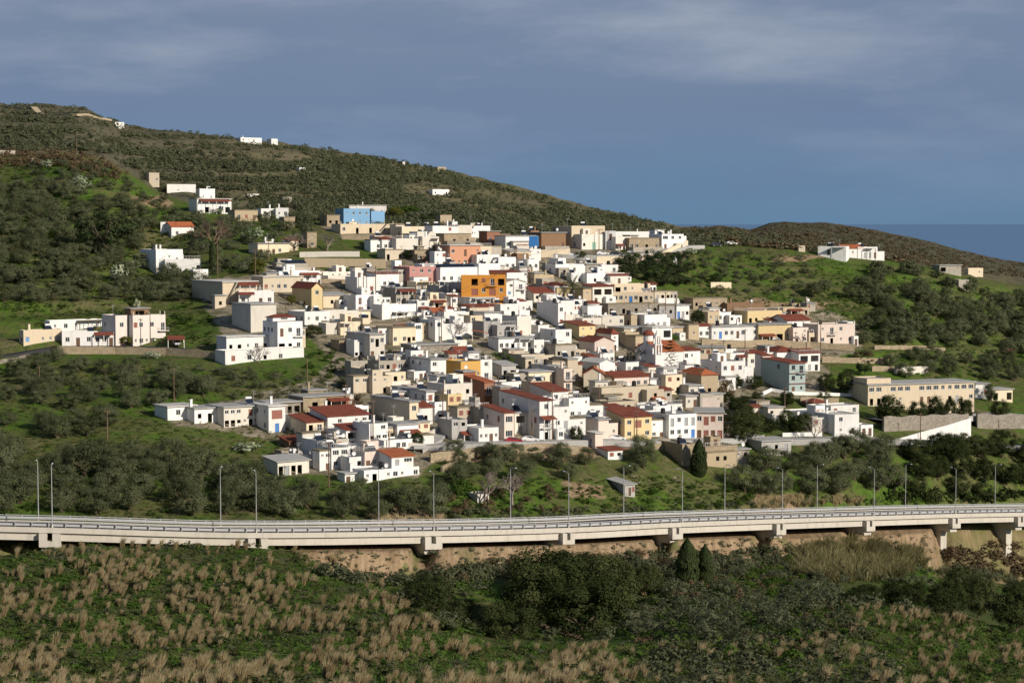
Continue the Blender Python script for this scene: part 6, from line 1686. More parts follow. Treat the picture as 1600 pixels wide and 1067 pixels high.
CATS = {'school_tree': 'tree', 'olive_tree': 'olive tree', 'carob_tree': 'tree', 'pine_tree': 'pine tree', 'shrub': 'shrub', 'green_bush': 'bush', 'citrus_tree': 'tree', 'brown_bush': 'bush', 'prickly_pear': 'cactus', 'cypress_tree': 'cypress', 'bare_tree': 'bare tree', 'reddish_bare_tree': 'bare tree', 'palm_tree': 'palm', 'araucaria_tree': 'conifer'}
NOBJ = {}
def plant(kind, p, w, h, label, group=None, r=random):
    v = VAR[kind]; tr_, cr_ = v[r.randrange(len(v))]
    t = empty('bare_tree' if 'bare' in kind else ('clipped_tree' if kind == 'school_tree' else kind), p, r.random()*6.28, label, CATS[kind], group)
    t.scale = (w, w, h)
    if tr_ is not None: link(bpy.data.objects.new('trunk', tr_), t)
    link(bpy.data.objects.new('crown' if tr_ is not None else ('branches' if 'bare' in kind else 'foliage'), cr_), t)
    NOBJ[kind] = NOBJ.get(kind, 0)+1
    return t
def plant_px(kind, px, yb, wpx, hpx, label, group=None, sink=0.0):
    p = ground(px, yb); k = mpp(p)
    return plant(kind, (p[0], p[1], p[2]-sink), wpx*k, hpx*k, label, group)

TAKEN = []
def scatter(poly, n, sep, rnd, tries=30, pxw=None):
    xs = [q[0] for q in poly]; ys = [q[1] for q in poly]; out = []
    for _ in range(n*tries):
        if len(out) >= n: break
        x = rnd.uniform(min(xs), max(xs)); y = rnd.uniform(min(ys), max(ys))
        if not bool(inpoly(np.array([x]), np.array([y]), poly)[0]): continue
        p = ground(x, y)
        if any((p[0]-q[0])**2+(p[1]-q[1])**2 < (sep*0.5+q[2]*0.5)**2 for q in TAKEN): continue
        TAKEN.append((p[0], p[1], sep)); out.append((x, y, p))
    return out
# keep plants out of the houses
for (root, P1, psi, Wd, Ld, Hh, k) in HROOT.values():
    c, s = math.cos(psi), math.sin(psi); st = max(2.0, min(Wd, Ld)*0.5)
    for i in range(int(Wd/st)+1):
        for j in range(int(Ld/st)+1):
            a, b = min(i*st, Wd), min(j*st, Ld); TAKEN.append((P1[0]+c*a-s*b, P1[1]+s*a+c*b, 3.5))
for q in np.linspace(0, arc[-1], 160):
    for w_ in (0, 5, 10): o_ = off(q, w_, 0); TAKEN.append((o_.x, o_.y, 4.0))
for px in range(640, 1180, 8): p_ = ground(px, 695); TAKEN.append((p_[0], p_[1], 5))

rs = random.Random(3)
for px in range(1040, 1160, 8):
    for py in (728, 738, 748): p_ = ground(px, py); TAKEN.append((p_[0], p_[1], 5))
OLIVES = [
 # polygon, count, spacing, width range, height ratio, label, kind
 ([(-20,565),(60,562),(230,575),(320,596),(330,618),(250,640),(180,680),(0,690)], 36, 6.2, (5.6,8.0), (0.65,0.82), 'grey green olive tree on the grass slope below the far left house row', 'olive_tree'),
 ([(-20,712),(60,735),(150,722),(200,706),(300,728),(425,768),(440,805),(380,812),(-20,806)], 42, 6.0, (6.5,9.8), (0.7,0.9), 'dense olive tree in the grove between the lower left house and the viaduct', 'olive_tree'),
 ([(420,778),(560,790),(690,792),(690,814),(560,816),(420,812)], 13, 5.6, (6.5,8.5), (0.75,0.95), 'tall olive tree just behind the middle of the viaduct below the village', 'olive_tree'),
 ([(690,715),(760,712),(880,715),(900,750),(800,760),(700,760)], 14, 5.5, (5.0,7.5), (0.7,0.95), 'olive tree on the bank below the lower street', 'olive_tree'),
 ([(905,712),(1060,716),(1060,745),(1000,758),(905,745)], 13, 5.5, (5.0,8.0), (0.7,0.95), 'olive tree below the old stone house left of the cypress', 'olive_tree'),
 ([(1110,735),(1240,716),(1340,706),(1400,716),(1400,778),(1260,782),(1150,776)], 40, 5.6, (7,10.5), (0.75,0.95), 'dark olive tree behind the viaduct right of the old stone houses', 'olive_tree'),
 ([(1385,716),(1620,710),(1640,780),(1385,784)], 38, 5.6, (7.0,10.5), (0.7,0.95), 'large dark tree in the grove below the road at the right edge', 'carob_tree'),
 ([(1340,500),(1420,470),(1540,480),(1640,520),(1640,560),(1500,540),(1350,540)], 30, 7.0, (7,10.5), (0.62,0.8), 'rounded olive tree in the right hillside grove', 'olive_tree'),
 ([(1270,465),(1330,420),(1460,430),(1600,470),(1640,520),(1420,470),(1340,500)], 14, 8.5, (6.0,9.0), (0.6,0.8), 'olive tree on the upper right green hillside', 'olive_tree'),
 ([(1360,570),(1640,552),(1640,596),(1530,594),(1400,596)], 20, 7.5, (6.0,9.0), (0.65,0.85), 'olive tree above the school terraces', 'olive_tree'),
 ([(-20,470),(60,480),(330,470),(300,440),(200,395),(-20,395)], 42, 6.6, (7.0,10.0), (0.62,0.8), 'olive tree on the left slope behind the far left house row', 'olive_tree'),
 ([(-20,395),(200,395),(280,360),(200,320),(60,300),(-20,300)], 44, 7, (7.5,11), (0.65,0.85), 'olive tree in the thicket left of the white mansion', 'olive_tree'),
]
for (poly, n, sep, wr, hr, lab, kind) in OLIVES:
    for (x, y, p) in scatter(poly, n, sep, rs):
        w = rs.uniform(*wr); plant(kind, (p[0], p[1], p[2]-0.2), w, w*rs.uniform(*hr), lab, lab.replace('olive tree', 'olive trees').replace('large dark tree', 'large dark trees'), rs)
SHR = [
 ([(-20,300),(60,255),(160,262),(260,320),(240,380),(60,330)], 46, 4.5, (3.5,6.0), (0.6,0.85), 'grey green shrub on the bushy upper left ridge', 'shrub'),
 ([(240,322),(420,335),(500,350),(470,385),(400,425),(320,440),(290,380)], 60, 4.2, (4.0,7.5), (0.6,0.9), 'grey green shrub among the upper left houses', 'shrub'),
 ([(270,575),(470,590),(560,600),(550,640),(430,640),(330,640)], 32, 4.0, (2.2,4.5), (0.5,0.8), 'low shrub on the grass slope below the white villa', 'shrub'),
 ([(470,540),(560,560),(560,600),(480,590)], 12, 3.5, (2.5,4.5), (0.6,0.9), 'green bush on the steep grass below the striped white house', 'green_bush'),
 ([(1080,395),(1250,400),(1290,440),(1270,465),(1090,460)], 50, 5.0, (2.5,5.0), (0.5,0.75), 'low shrub on the green hill right of the village', 'shrub'),
 ([(1120,625),(1290,625),(1270,680),(1140,680)], 20, 4.2, (3.5,6.0), (0.7,1.0), 'dark bush in the gully below the tall white house', 'carob_tree'),
 ([(690,770),(860,765),(870,800),(700,808)], 16, 3.8, (2.5,4.5), (0.6,0.9), 'brown winter bush below the bare trees', 'brown_bush'),
 ([(880,765),(1180,760),(1190,790),(1000,800),(870,803)], 26, 3.8, (2.0,4.0), (0.5,0.8), 'small bush on the bank above the viaduct near the tin shed', 'green_bush'),
 ([(-20,775),(140,785),(330,805),(-20,806)], 14, 3.5, (2.0,3.8), (0.5,0.8), 'small green bush on the verge behind the viaduct at the left', 'green_bush'),
 ([(420,335),(620,345),(690,360),(540,345),(420,350)], 24, 5.0, (4.0,6.0), (0.6,0.8), 'dark shrub at the top edge of the village', 'shrub'),
 ([(600,560),(900,490),(1100,560),(1000,640),(760,660)], 24, 4.0, (1.8,3.6), (0.7,1.1), 'small garden bush between the village houses', 'green_bush'),
 ([(980,412),(1060,405),(1140,415),(1140,445),(1020,450),(975,440)], 22, 5.0, (6.0,9.5), (0.55,0.8), 'dark spreading pine below the upper road wall', 'pine_tree'),
]
for (poly, n, sep, wr, hr, lab, kind) in SHR:
    for (x, y, p) in scatter(poly, n, sep, rs):
        w = rs.uniform(*wr); plant(kind, (p[0], p[1], p[2]-0.2), w, w*rs.uniform(*hr), lab, lab+' group', rs)
# single plants
for a in [
 ('cypress_tree', 1092, 742, 27, 58, 'dark cypress between the two old stone houses'),
 ('cypress_tree', 333, 420, 13, 48, 'narrow dark cypress beside the wooden pole on the left'),
 ('pine_tree', 165, 400, 100, 82, 'big dark pine standing out on the left slope'),
 ('citrus_tree', 404, 430, 30, 26, 'rounded yellow green palm like bush beside the pale blue roofs'),
 ('citrus_tree', 456, 478, 20, 20, 'yellow green citrus tree before the dark red gable'),
 ('citrus_tree', 196, 541, 25, 18, 'yellow green bush before the pale pink block'),
 ('carob_tree', 485, 528, 48, 24, 'dark spreading tree below the long bright white house'),
 ('carob_tree', 652, 700, 26, 30, 'small leafy tree beside the white pickup truck'),
 ('carob_tree', 900, 692, 26, 32, 'dark round tree on the lower street before white houses'),
 ('green_bush', 710, 662, 22, 24, 'green bush before the yellow corner house'),
 ('green_bush', 770, 572, 26, 26, 'leafy green tree behind the ruined shed'),
 ('green_bush', 790, 572, 28, 24, 'leafy green tree right of the first behind the ruined shed'),
 ('carob_tree', 1322, 616, 38, 44, 'dark tall tree behind the white garden wall'),
 ('pine_tree', 1350, 588, 30, 30, 'round dark pine above the school'),
 ('carob_tree', 1290, 612, 36, 34, 'dark bushy tree right of the teal house'),
 ('school_tree', 1388, 661, 50, 50, 'wide dark green tree before the left part of the school'),
 ('school_tree', 1434, 661, 34, 40, 'round clipped tree second before the school'),
 ('school_tree', 1462, 661, 32, 49, 'round clipped tree third before the school'),
 ('school_tree', 1485, 661, 27, 42, 'round clipped tree fourth before the school'),
 ('school_tree', 1507, 661, 30, 48, 'round clipped tree last before the school'),
 ('school_tree', 1562, 661, 34, 42, 'round tree beside the far right school annex'),
 ('olive_tree', 1545, 628, 24, 34, 'olive tree before the far right porch building'),
 ('carob_tree', 1482, 718, 56, 46, 'big round dark tree in front of the white ramp wall'),
 ('carob_tree', 1178, 608, 36, 26, 'green tree left of the teal house'),
 ('carob_tree', 1152, 606, 20, 24, 'small dark tree right of the tall white house'),
 ('brown_bush', 1132, 628, 36, 40, 'brown leafless shrub tree below the tall white house'),
 ('brown_bush', 558, 652, 24, 44, 'brown upright bush right of the stone barn'),
 ('carob_tree', 1160, 694, 80, 62, 'large dark tree on the grassy gully beside the pink cream house'),
 ('green_bush', 720, 780, 40, 40, 'bright green tree above the viaduct near bare trees'),
 ('green_bush', 640, 338, 36, 20, 'yellowish green tree row behind the light blue house, left one'),
 ('citrus_tree', 618, 342, 32, 22, 'yellowish citrus tree right of the light blue house'),
 ('pine_tree', 675, 350, 44, 20, 'dark pine left of the small tan box house'),
 ('carob_tree', 1090, 510, 26, 30, 'dark tree above the brown hut in the right middle'),
 ('green_bush', 1050, 540, 24, 24, 'green tree behind the church canopy house'),
 ('carob_tree', 760, 402, 16, 14, 'small round tree below the white hall'),
 ('carob_tree', 908, 404, 24, 14, 'dark hedge tree on the upper road between cars'),
 ('carob_tree', 718, 404, 18, 26, 'dark narrow tree left of the salmon pink house') if False else ('carob_tree', 682, 402, 18, 26, 'dark narrow tree left of the salmon pink house'),
 ('carob_tree', 640, 404, 30, 16, 'dark leafy tree before the roofless beige ruin'),
 ('bare_tree', 757, 790, 62, 58, 'large pale bare tree left of the brown garden plot'),
 ('bare_tree', 800, 790, 70, 56, 'second large pale bare tree near the brown garden plot'),
 ('bare_tree', 716, 532, 34, 36, 'small bare tree in front of the blue grey courtyard house'),
 ('bare_tree', 405, 566, 40, 30, 'bare tree in front of the white front wall'),
 ('bare_tree', 995, 580, 44, 46, 'bare brown tree in front of the church'),
 ('bare_tree', 1272, 690, 46, 40, 'bare tree below the terraces under the school'),
 ('bare_tree', 885, 680, 22, 28, 'bare vine tree in front of the white street house'),
 ('bare_tree', 1252, 540, 20, 22, 'bare tree in front of the pink cream middle house'),
 ('reddish_bare_tree', 333, 392, 62, 56, 'large reddish bare tree below the veranda house'),
 ('bare_tree', 460, 392, 60, 28, 'grey bare thicket left of the narrow stone tower'),
 ('bare_tree', 512, 392, 44, 30, 'grey bare thicket right of the narrow stone tower'),
 ('brown_bush', 1350, 566, 40, 24, 'brown bush on the terrace right of the red tiled house'),
 ('prickly_pear', 185, 440, 34, 34, 'pale prickly pear clump on the left slope'),
 ('prickly_pear', 207, 424, 26, 24, 'smaller pale prickly pear right of the first on the left slope'),
 ('prickly_pear', 214, 482, 12, 20, 'tall prickly pear behind the pink block'),
 ('prickly_pear', 127, 296, 30, 28, 'pale prickly pear clump on the upper left ridge'),
 ('prickly_pear', 72, 262, 22, 16, 'pale prickly pear on the ridge near the beige hut'),
 ('prickly_pear', 395, 378, 40, 30, 'pale prickly pear clump above the beige house with dark doors'),
 ('prickly_pear', 340, 334, 24, 12, 'prickly pear under the veranda house'),
 ('prickly_pear', 385, 706, 48, 22, 'dark prickly pear heap beside the left lower path'),
 ('prickly_pear', 240, 560, 34, 16, 'prickly pear on the stone wall under the pink block'),
 ('prickly_pear', 1080, 398, 24, 14, 'pale prickly pear below the corner house'),
]:
    kind, px, yb, w, h, lab = a

    plant_px(kind, px, yb, w, h, lab, None, 0.3)
# palm and araucaria
def palm(px, yb, wpx, hpx, label):
    p = ground(px, yb); k = mpp(p); h = hpx*k; w = wpx*k
    t = empty('palm_tree', p, 0.4, label, 'palm')
    MB().cyl((0, 0), 0.3, -0.5, h*0.62, 8, 0.24).build('trunk', M['bark'], t)
    r = np.random.default_rng(4); Vs = []
    for i in range(60):
        a = r.random()*6.28; e = r.uniform(-0.5, 1.3); L = w*0.55*(0.8+0.3*r.random()); pr = np.array([0, 0, h*0.62]); d = np.array([math.cos(a)*math.cos(e), math.sin(a)*math.cos(e), math.sin(e)])
        side = np.cross(d, [0, 0, 1.0]); side /= np.linalg.norm(side)
        for s in range(6):
            q = pr+d*L/6; d = d+np.array([0, 0, -0.22]); d /= np.linalg.norm(d)
            for sg in (-1, 1):
                for f in (0.0, 0.5):
                    b0 = pr+(q-pr)*f; tip = b0+side*sg*0.5*(1-abs(s-2)/6)+d*0.25+np.array([0, 0, -0.15]); Vs += [b0, b0+(q-pr)*0.25, tip, tip-d*0.05]
            pr = q
    Vs = np.array(Vs); link(bpy.data.objects.new('fronds', np_mesh('fronds', Vs, 4, M['palm'], r.random(len(Vs)//4))), t)
palm(895, 476, 40, 50, 'date palm with drooping fronds beside the white terrace house')
palm(404, 428, 26, 26, 'low palm beside the dark solar roof on the left')
def araucaria(px, yb, hpx, label):
    p = ground(px, yb); k = mpp(p); h = hpx*k
    t = empty('araucaria_tree', p, 0.2, label, 'conifer')
    MB().cyl((0, 0), 0.25, -0.5, h*0.97, 7, 0.04).build('trunk', M['bark'], t)
    r = np.random.default_rng(9); pos = []; nr = []
    for tier in range(10):
        z = h*(0.22+0.76*tier/10); L = h*0.24*(1-(tier/10.5)**1.2)+0.25
        for b in range(7):
            a = b*2*math.pi/7+tier*0.4
            for s in range(26):
                f = (s+r.random())/26; q = np.array([math.cos(a)*L*f, math.sin(a)*L*f, z+0.5*f*f*L*0.3+r.normal()*0.08]); q[:2] += r.normal(size=2)*0.12
                pos.append(q); nr.append([0, 0, 1])
    pos = np.array(pos); V = leaf_quads(r, pos, np.array(nr, float), 0.42); link(bpy.data.objects.new('branches', np_mesh('branches', V, 4, M['pine'], r.random(len(pos)))), t)
araucaria(1047, 590, 62, 'tall araucaria tree with regular tiers in front of the church')

# ------------------------------------------------------------------ foreground trees
for a in [
 ('carob_tree', 792, 1000, 110, 76, 'shaded left tree of the big dark foreground clump'),
 ('carob_tree', 850, 985, 162, 148, 'tallest rounded tree of the big dark foreground clump'),
 ('carob_tree', 905, 1000, 162, 127, 'dark grey leaved tree at the front of the foreground clump'),
 ('carob_tree', 945, 960, 129, 113, 'right tree of the big dark foreground clump'),
 ('carob_tree', 880, 940, 183, 91, 'back tree of the big dark foreground clump'),
 ('carob_tree', 668, 955, 95, 75, 'sunlit round tree below the pier with the wide cap'),
 ('carob_tree', 712, 965, 66, 44, 'shaded tree right of the sunlit round tree in the ravine'),
 ('carob_tree', 640, 975, 50, 40, 'small dark tree at the head of the ravine'),
 ('cypress_tree', 1074, 912, 40, 78, 'taller of two dark cypresses before the viaduct'),
 ('cypress_tree', 1101, 910, 28, 66, 'shorter of two dark cypresses before the viaduct'),
 ('carob_tree', 1480, 965, 75, 75, 'sunlit round tree in the right ravine'),
 ('carob_tree', 1530, 965, 64, 84, 'taller tree right of the sunlit one in the right ravine'),
 ('carob_tree', 1590, 990, 97, 100, 'big round tree at the right frame edge'),
 ('carob_tree', 1410, 945, 90, 52, 'dark low tree left in the right ravine'),
 ('carob_tree', 1350, 945, 80, 44, 'dark leafy tree at the left end of the right ravine'),
 ('carob_tree', 1500, 925, 60, 50, 'rounded bush tree behind the right ravine'),
 ('carob_tree', 1010, 930, 60, 60, 'dark bush tree left of the two cypresses'),
]:
    kind, px, yb, w, h, lab = a
    plant_px(kind, px, yb, w, h, lab, None, 0.8)
FG = [
 ([(950,900),(1250,885),(1340,920),(1280,960),(1180,1000),(1060,1000),(960,985)], 60, 3.6, (3.0,5.4), (0.6,0.85), 'grey green shrub on the slope below the two cypresses', 'shrub'),
 ([(1180,880),(1250,880),(1260,930),(1150,930)], 14, 3.0, (2.4,4.2), (0.6,0.9), 'green bush left of the reed bank', 'green_bush'),
 ([(850,880),(1060,860),(1040,900),(900,900)], 14, 2.6, (2.0,3.8), (0.6,0.9), 'brown bush on the bank under the viaduct', 'brown_bush'),
 ([(1460,870),(1600,880),(1600,920),(1470,910)], 12, 3.4, (3.0,5.0), (0.6,0.9), 'grey bush below the tall pier at the right', 'shrub'),
 ([(650,890),(850,875),(840,900),(690,915)], 12, 2.6, (1.8,3.2), (0.5,0.8), 'brown bush at the foot of the earth bank', 'brown_bush'),
]
nsh = 0
for (poly, n, sep, wr, hr, lab, kind) in FG:
    for (x, y, p) in scatter(poly, n, sep, rs):
        w = rs.uniform(*wr); plant(kind, (p[0], p[1], p[2]-0.15), w, w*rs.uniform(*hr), lab, lab+' group', rs)

# dry grass tufts
def tuft(r, n=170):
    a = r.random(n)*6.28; rad = r.random(n)**0.6*0.17
    base = np.stack([rad*np.cos(a), rad*np.sin(a), np.zeros(n)-0.03], 1)
    L = (0.45+0.65*r.random(n)**0.8)*(1.15-1.6*rad)
    lean = np.stack([np.cos(a)*0.10+0.20+0.11*r.normal(size=n), np.sin(a)*0.10+0.10*r.normal(size=n), np.ones(n)], 1)
    mid = base+lean*(L*0.55)[:, None]*np.array([0.6, 0.6, 1]); tip = base+lean*L[:, None]*np.array([1.15, 1.15, 0.95])
    sd_ = rand_unit(r, n); sd_[:, 2] *= 0.2
    w0 = 0.008; w1 = 0.017; w2 = 0.012
    q1 = np.stack([base-sd_*w0, base+sd_*w0, mid+sd_*w1, mid-sd_*w1], 1); q2 = np.stack([mid-sd_*w1, mid+sd_*w1, tip+sd_*w2*0.1, tip-sd_*w2*0.3], 1)
    V = np.concatenate([q1, q2]).reshape(-1, 3); rn_ = np.concatenate([r.random(n)*0.5, 0.35+r.random(n)*0.65])
    return V, rn_
TV = [tuft(np.random.default_rng(40+i)) for i in range(6)]
TM = [np_mesh('tuft', V, 4, M['straw'], rn_) for V, rn_ in TV]
TZ = [([(-30,856),(200,851),(440,857),(560,884),(640,950),(720,1010),(1000,1018),(1010,1085),(-30,1085)], 1450, 'dry straw grass tuft on the left foreground slope'),
      ([(1010,1010),(1330,985),(1620,1020),(1620,1085),(1010,1085)], 150, 'dry straw grass tuft along the bottom right of the foreground'),
      ([(1340,950),(1450,955),(1620,1010),(1620,1020),(1330,985)], 50, 'dry straw grass tuft on the right foreground slope below the ravine trees')]
tq = []
for poly, n, lab in TZ:
    xs = [q[0] for q in poly]; ys = [q[1] for q in poly]; c = 0
    while c < n:
        x = rs.uniform(min(xs), max(xs)); y = rs.uniform(min(ys), max(ys))
        if not bool(inpoly(np.array([x]), np.array([y]), poly)[0]): continue
        p = ground(x, y)
        if fbm(p[0]/9, p[1]/9, 2) + rs.random()*0.45 < 0.10: c += 0.2; continue
        tq.append((p, lab)); c += 1
tq.sort(key=lambda t: t[0][1])
stuffV = []; stuffR = []
for i, (p, lab) in enumerate(tq):
    s = rs.uniform(0.65, 1.2)+0.85*rs.random()**2; rz = rs.uniform(-0.5, 0.5)
    if i < 300:
        t = bpy.data.objects.new('grass_tuft', TM[i % 6]); col.objects.link(t); t.location = p; t.rotation_euler = (0, 0, rz); t.scale = (s*0.95, s*0.95, s*1.05)
        tag(t, lab, 'grass tuft', lab.replace('tuft', 'tufts'))
    else:
        V, rn_ = TV[i % 6]; c_, s_ = math.cos(rz), math.sin(rz)
        Q = np.stack([(V[:, 0]*c_-V[:, 1]*s_)*s*0.95+p[0], (V[:, 0]*s_+V[:, 1]*c_)*s*0.95+p[1], V[:, 2]*s+p[2]], 1); stuffV.append(Q); stuffR.append(rn_)
o = bpy.data.objects.new('dry_grass', np_mesh('dry_grass', np.concatenate(stuffV), 4, M['straw'], np.concatenate(stuffR))); col.objects.link(o)
tag(o, 'farther dry straw tufts over the foreground slope', 'grass', None, 'stuff')

# ------------------------------------------------------------------ uncountable cover
def cover(name, label, cat, mat, poly, n, tmpl, size, flat=0.6, dens=None, seed=1, sink=0.1, rows=False):
    r = random.Random(seed); Vs = []; Rs = []
    xs = [q[0] for q in poly]; ys = [q[1] for q in poly]; c = 0; t_ = 0
    while c < n and t_ < n*8:
        t_ += 1
        x = r.uniform(min(xs), max(xs)); y = r.uniform(min(ys), max(ys))
        if not bool(inpoly(np.array([x]), np.array([y]), poly)[0]): continue
        p = ground(x, y)
        if dens is not None and fbm(np.array(p[0]/dens[0]), np.array(p[1]/dens[0]), 3)+r.random()*dens[2] < dens[1]: continue
        if rows and x < 470 and ((p[2]+float(fbm(np.array(p[0]/90), np.array(p[1]/90), 2))*6)/9.0) % 1.0 > 0.62: continue
        V, rn_ = tmpl[r.randrange(len(tmpl))]; s = r.uniform(*size); rz = r.random()*6.28; c_, s_ = math.cos(rz), math.sin(rz); fl = flat*r.uniform(0.7, 1.3)
        Vs.append(np.stack([(V[:, 0]*c_-V[:, 1]*s_)*s+p[0], (V[:, 0]*s_+V[:, 1]*c_)*s+p[1], V[:, 2]*s*fl+p[2]-sink], 1)); Rs.append(rn_); c += 1
    o = bpy.data.objects.new(name, np_mesh(name, np.concatenate(Vs), 4, mat, np.concatenate(Rs))); col.objects.link(o)
    return tag(o, label, cat, None, 'stuff')
T60 = [crown_cloud(np.random.default_rng(60+i), 9, 9, 0.20, 0.42, 0.5, 0.5, 0.2) for i in range(6)]
OT = [crown_cloud(np.random.default_rng(300+i), 40, 40, 0.07, 0.5, 0.5, 0.47, 0.15) for i in range(5)]
T30 = [crown_cloud(np.random.default_rng(80+i), 5, 8, 0.26, 0.35, 0.5, 0.5, 0.24) for i in range(6)]
cover('scrub', 'grey green scrub and olive groves covering the back hill', 'scrub', M['scrubl'], [(-60,166),(60,166),(130,171),(160,185),(200,197),(300,210),(500,235),(600,251),(700,270),(900,321),(1060,357),(1060,384),(900,384),(700,366),(600,358),(400,334),(260,305),(200,262),(150,236),(-60,236)], 6500, T60, (3.5, 8.0), 0.6, (60, -0.07, 0.4), 1, 0.5, True)
cover('scrub', 'low dusky scrub on the far headland', 'scrub', M['brownscrub'], [(1060,358),(1125,354),(1170,360),(1228,348),(1285,350.5),(1340,356),(1400,369),(1450,379),(1550,405),(1640,418),(1640,440),(1500,424),(1300,395),(1100,380)], 1500, T30, (3, 8), 0.5, (60, -0.1, 0.5), 2, 0.5)
cover('scrub', 'small grey green bushes on the far headland', 'scrub', M['scrubl'], [(1060,358),(1125,354),(1170,360),(1228,348),(1285,350.5),(1340,356),(1400,369),(1450,379),(1550,405),(1640,418),(1640,440),(1500,424),(1300,395),(1100,380)], 1300, T30, (3, 7), 0.5, (50, -0.05, 0.5), 62, 0.5)
cover('scrub', 'fine low scrub between the groves of the back hill', 'scrub', M['scrubl'], [(-60,166),(60,166),(130,171),(160,185),(200,197),(300,210),(500,235),(600,251),(700,270),(900,321),(1060,357),(1060,384),(900,384),(700,366),(600,358),(400,334),(260,305),(200,262),(150,236),(-60,236)], 3600, T30, (1.5, 4.0), 0.55, None, 63, 0.3)
cover('scrub', 'grey green scrub on the far slope behind the right houses', 'scrub', M['scrubl'], [(1060,364),(1130,360),(1250,372),(1250,384),(1060,384)], 260, T30, (6, 10), 0.5, None, 3, 0.5)
cover('brush', 'dark brush right behind the viaduct at the right', 'brush', M['carob'], [(1390,776),(1640,770),(1640,786),(1390,790)], 70, T60, (2.0, 4.5), 0.8, None, 35)
cover('brush', 'mixed brush right behind the viaduct', 'brush', M['scrubl'], [(700,800),(1000,795),(1380,778),(1380,790),(1200,798),(1000,806),(700,816)], 110, T60, (1.2, 2.8), 0.7, None, 36)
cover('brush', 'orange brown brush on the upper left ridge', 'brush', M['brownscrub'], [(-30,236),(60,234),(150,244),(210,280),(170,282),(90,262),(-30,262)], 230, T60, (2.5, 5.0), 0.6, None, 31)
cover('brush', 'grey brown thicket under the viaduct at the right', 'brush', M['brownscrub'], [(1480,862),(1590,850),(1620,910),(1500,905)], 120, T60, (2.0, 4.0), 0.7, None, 32)
cover('brush', 'brown and green brush along the foot of the earth banks', 'brush', M['scrubl'], [(480,893),(640,908),(700,893),(850,884),(1000,868),(1240,862),(1300,885),(1000,900),(700,912),(560,915)], 620, T60, (1.2, 3.4), 0.7, None, 33)
cover('brush', 'small brush on the earth banks under the viaduct', 'brush', M['scrubl'], [(480,862),(640,862),(900,852),(1200,842),(1462,836),(1462,880),(1200,870),(900,880),(640,905),(480,892)], 300, T30, (0.7, 2.2), 0.6, None, 34)
cover('weeds', 'green weeds and small plants on the left slopes', 'weeds', M['herb'], [(-30,560),(330,570),(560,590),(560,650),(440,700),(440,812),(-30,812)], 1500, T30, (0.8, 2.0), 0.45, (14, -0.05, 0.4), 4)
cover('weeds', 'green weeds and small plants on the right slopes', 'weeds', M['lush'], [(1080,392),(1280,400),(1400,420),(1640,470),(1640,600),(1400,590),(1340,500),(1080,466)], 1900, T30, (1.0, 2.8), 0.45, (16, -0.05, 0.4), 5)
cover('weeds', 'weeds and brush on the left ridge', 'weeds', M['herb'], [(-30,245),(150,250),(280,330),(330,470),(330,540),(-30,500)], 1700, T30, (1.2, 3.2), 0.5, (16, -0.1, 0.4), 6)
cover('weeds', 'weeds on the bank behind the viaduct', 'weeds', M['herb'], [(430,760),(700,750),(1060,745),(1200,770),(1640,782),(1400,790),(1000,806),(700,818),(430,818)], 1100, T30, (0.8, 2.0), 0.5, (12, -0.05, 0.4), 7)
cover('weeds', 'weeds and rubble plants in the village gaps', 'weeds', M['scrubl'], [(480,400),(700,420),(1050,470),(1330,530),(1280,620),(1100,700),(700,700),(460,720),(480,520)], 500, T30, (0.8, 2.2), 0.5, (10, 0.0, 0.4), 8)
cover('ground_cover', 'dense green herbs over the foreground slope', 'ground cover', M['lush'], [(-30,851),(200,846),(420,850),(560,900),(720,1000),(1000,1008),(1330,960),(1640,990),(1640,1090),(-30,1090)], 5200, T30, (0.7, 1.9), 0.5, (8, -0.2, 0.35), 9)
cover('ground_cover', 'brown and grey low brush over the foreground', 'ground cover', M['scrubl'], [(-30,851),(200,846),(420,850),(560,900),(720,1000),(1000,1008),(1330,960),(1640,990),(1640,1090),(-30,1090)], 900, T60, (0.8, 2.0), 0.45, (10, 0.0, 0.35), 10)
cover('ground_cover', 'dark low shrubs between the dry grass tufts', 'ground cover', M['carob'], [(-30,851),(200,846),(420,850),(560,900),(720,1000),(1000,1008),(1330,960),(1640,990),(1640,1090),(-30,1090)], 420, T60, (1.2, 3.0), 0.55, (10, -0.05, 0.35), 20)
cover('ground_cover', 'grey brush over the lower right foreground', 'ground cover', M['scrubl'], [(1010,990),(1200,975),(1330,950),(1420,1090),(1010,1090)], 260, T60, (1.4, 3.2), 0.6, None, 21)
cover('olive_grove', 'olive crowns filling the upper left slope', 'olive grove', M['olive'], [(-30,300),(60,300),(200,325),(275,362),(200,395),(320,445),(330,470),(-30,470)], 45, OT, (5.0, 8.5), 0.75, None, 22, 0.3)
cover('olive_grove', 'far olive crowns on the right hillside', 'olive grove', M['olive'], [(1300,440),(1380,425),(1460,432),(1640,480),(1640,560),(1500,545),(1350,540)], 100, OT, (5.0, 8.5), 0.7, None, 23, 0.3)
cover('ground_cover', 'mixed brush in the ravine below the viaduct', 'ground cover', M['scrubl'], [(560,905),(700,890),(1000,880),(1250,880),(1600,895),(1640,950),(1300,960),(1000,1000),(720,1000)], 420, T60, (1.6, 3.8), 0.62, (10, 0.05, 0.35), 11)
cover('brush', 'brown winter brush on the slope below the viaduct', 'brush', M['brownscrub'], [(880,880),(1250,878),(1260,915),(1130,950),(960,930)], 120, T60, (1.4, 3.2), 0.65, (9, 0.05, 0.35), 51)
cover('brush', 'brown heath on the lower middle slope', 'brush', M['brownscrub'], [(980,930),(1320,925),(1340,1000),(1010,1067)], 140, T60, (1.0, 2.4), 0.6, (9, 0.05, 0.35), 71)
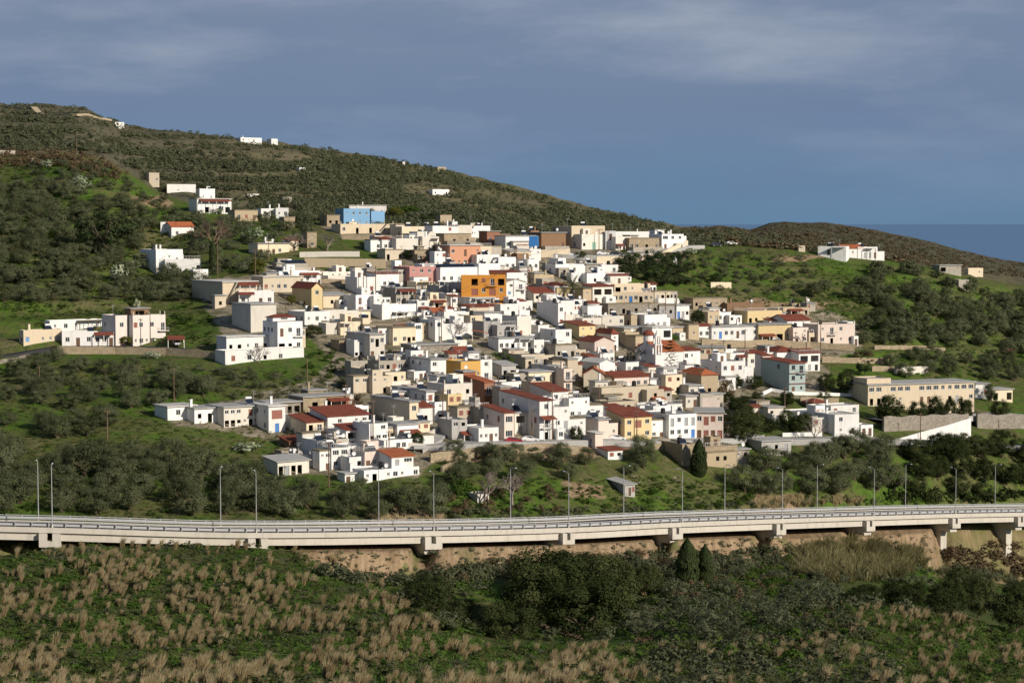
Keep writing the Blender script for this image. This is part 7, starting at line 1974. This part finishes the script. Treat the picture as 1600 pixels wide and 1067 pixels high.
cover('brush', 'tall green brush on the slope below the viaduct', 'brush', M['green'], [(960,890),(1260,885),(1340,945),(1250,1040),(1010,1030)], 230, T60, (1.4, 3.0), 0.6, (9, 0.0, 0.35), 52)
cover('ground_cover', 'green herbs in the ravine below the viaduct', 'ground cover', M['green'], [(560,905),(700,890),(1000,880),(1250,880),(1600,895),(1640,950),(1300,960),(1000,1000),(720,1000)], 1300, T30, (1.0, 2.4), 0.5, (10, -0.1, 0.35), 12)
GT = [tuft(np.random.default_rng(140+i), 36) for i in range(5)]
GT = [(V*np.array([2.2, 2.2, 1.0]), q) for V, q in GT]
FGP = [(-30,851),(200,846),(420,850),(560,900),(720,1000),(1000,1008),(1330,960),(1640,990),(1640,1090),(-30,1090)]
cover('meadow_grass', 'thin green and tan grass between the tufts', 'grass', M['meadow'], FGP, 2600, GT, (0.45, 1.0), 0.9, (11, -0.12, 0.5), 41)
cover('meadow_grass', 'thin grass on the lower right slope', 'grass', M['meadow'], [(1330,950),(1640,985),(1640,1090),(1050,1090),(1050,1010)], 900, GT, (0.5, 1.1), 0.9, None, 42)
cover('weeds', 'thin grass on the hill slopes', 'grass', M['meadow'], [(-30,560),(330,575),(560,590),(560,650),(440,700),(430,812),(-30,812)], 900, GT, (0.5, 1.1), 0.8, None, 43)
cover('ground_cover', 'lush green herbs on the lower right slope', 'ground cover', M['lush'], [(1330,955),(1470,965),(1640,990),(1640,1090),(1380,1090)], 1100, T30, (0.7, 1.8), 0.5, None, 64)
def reedt(r, n=60):
    V, rn_ = tuft(r, n); V = V*np.array([1.7, 1.5, 0.9]); return V, rn_
RT = [reedt(np.random.default_rng(90+i)) for i in range(4)]
cover('reeds', 'tall dry yellow green reeds below the viaduct at the right', 'reeds', M['reed'], [(1245,868),(1300,852),(1440,862),(1450,885),(1400,908),(1290,912),(1240,900)], 340, RT, (2.6, 4.6), 1.0, None, 13)
cover('reeds', 'dry orange brown reeds on the verge behind the viaduct', 'reeds', M['straw'], [(585,812),(690,812),(690,820),(585,822)], 40, RT, (1.4, 2.2), 0.9, None, 14)
cover('reeds', 'dry brown brush on the verge behind the viaduct at the right', 'reeds', M['straw'], [(1170,782),(1330,776),(1350,786),(1180,798)], 60, RT, (1.6, 2.6), 0.9, None, 15)
cover('rocks', 'pale rocks scattered over slopes', 'rocks', M['greystone'], [(960,745),(1200,745),(1190,790),(980,795)], 40, [(crown_cloud(np.random.default_rng(3), 3, 8, 0.6, 0.2, 0.5, 0.4, 0.2))], (0.6, 1.5), 0.6, None, 16)
print('PLANTS', NOBJ, 'objects', len(bpy.data.objects))
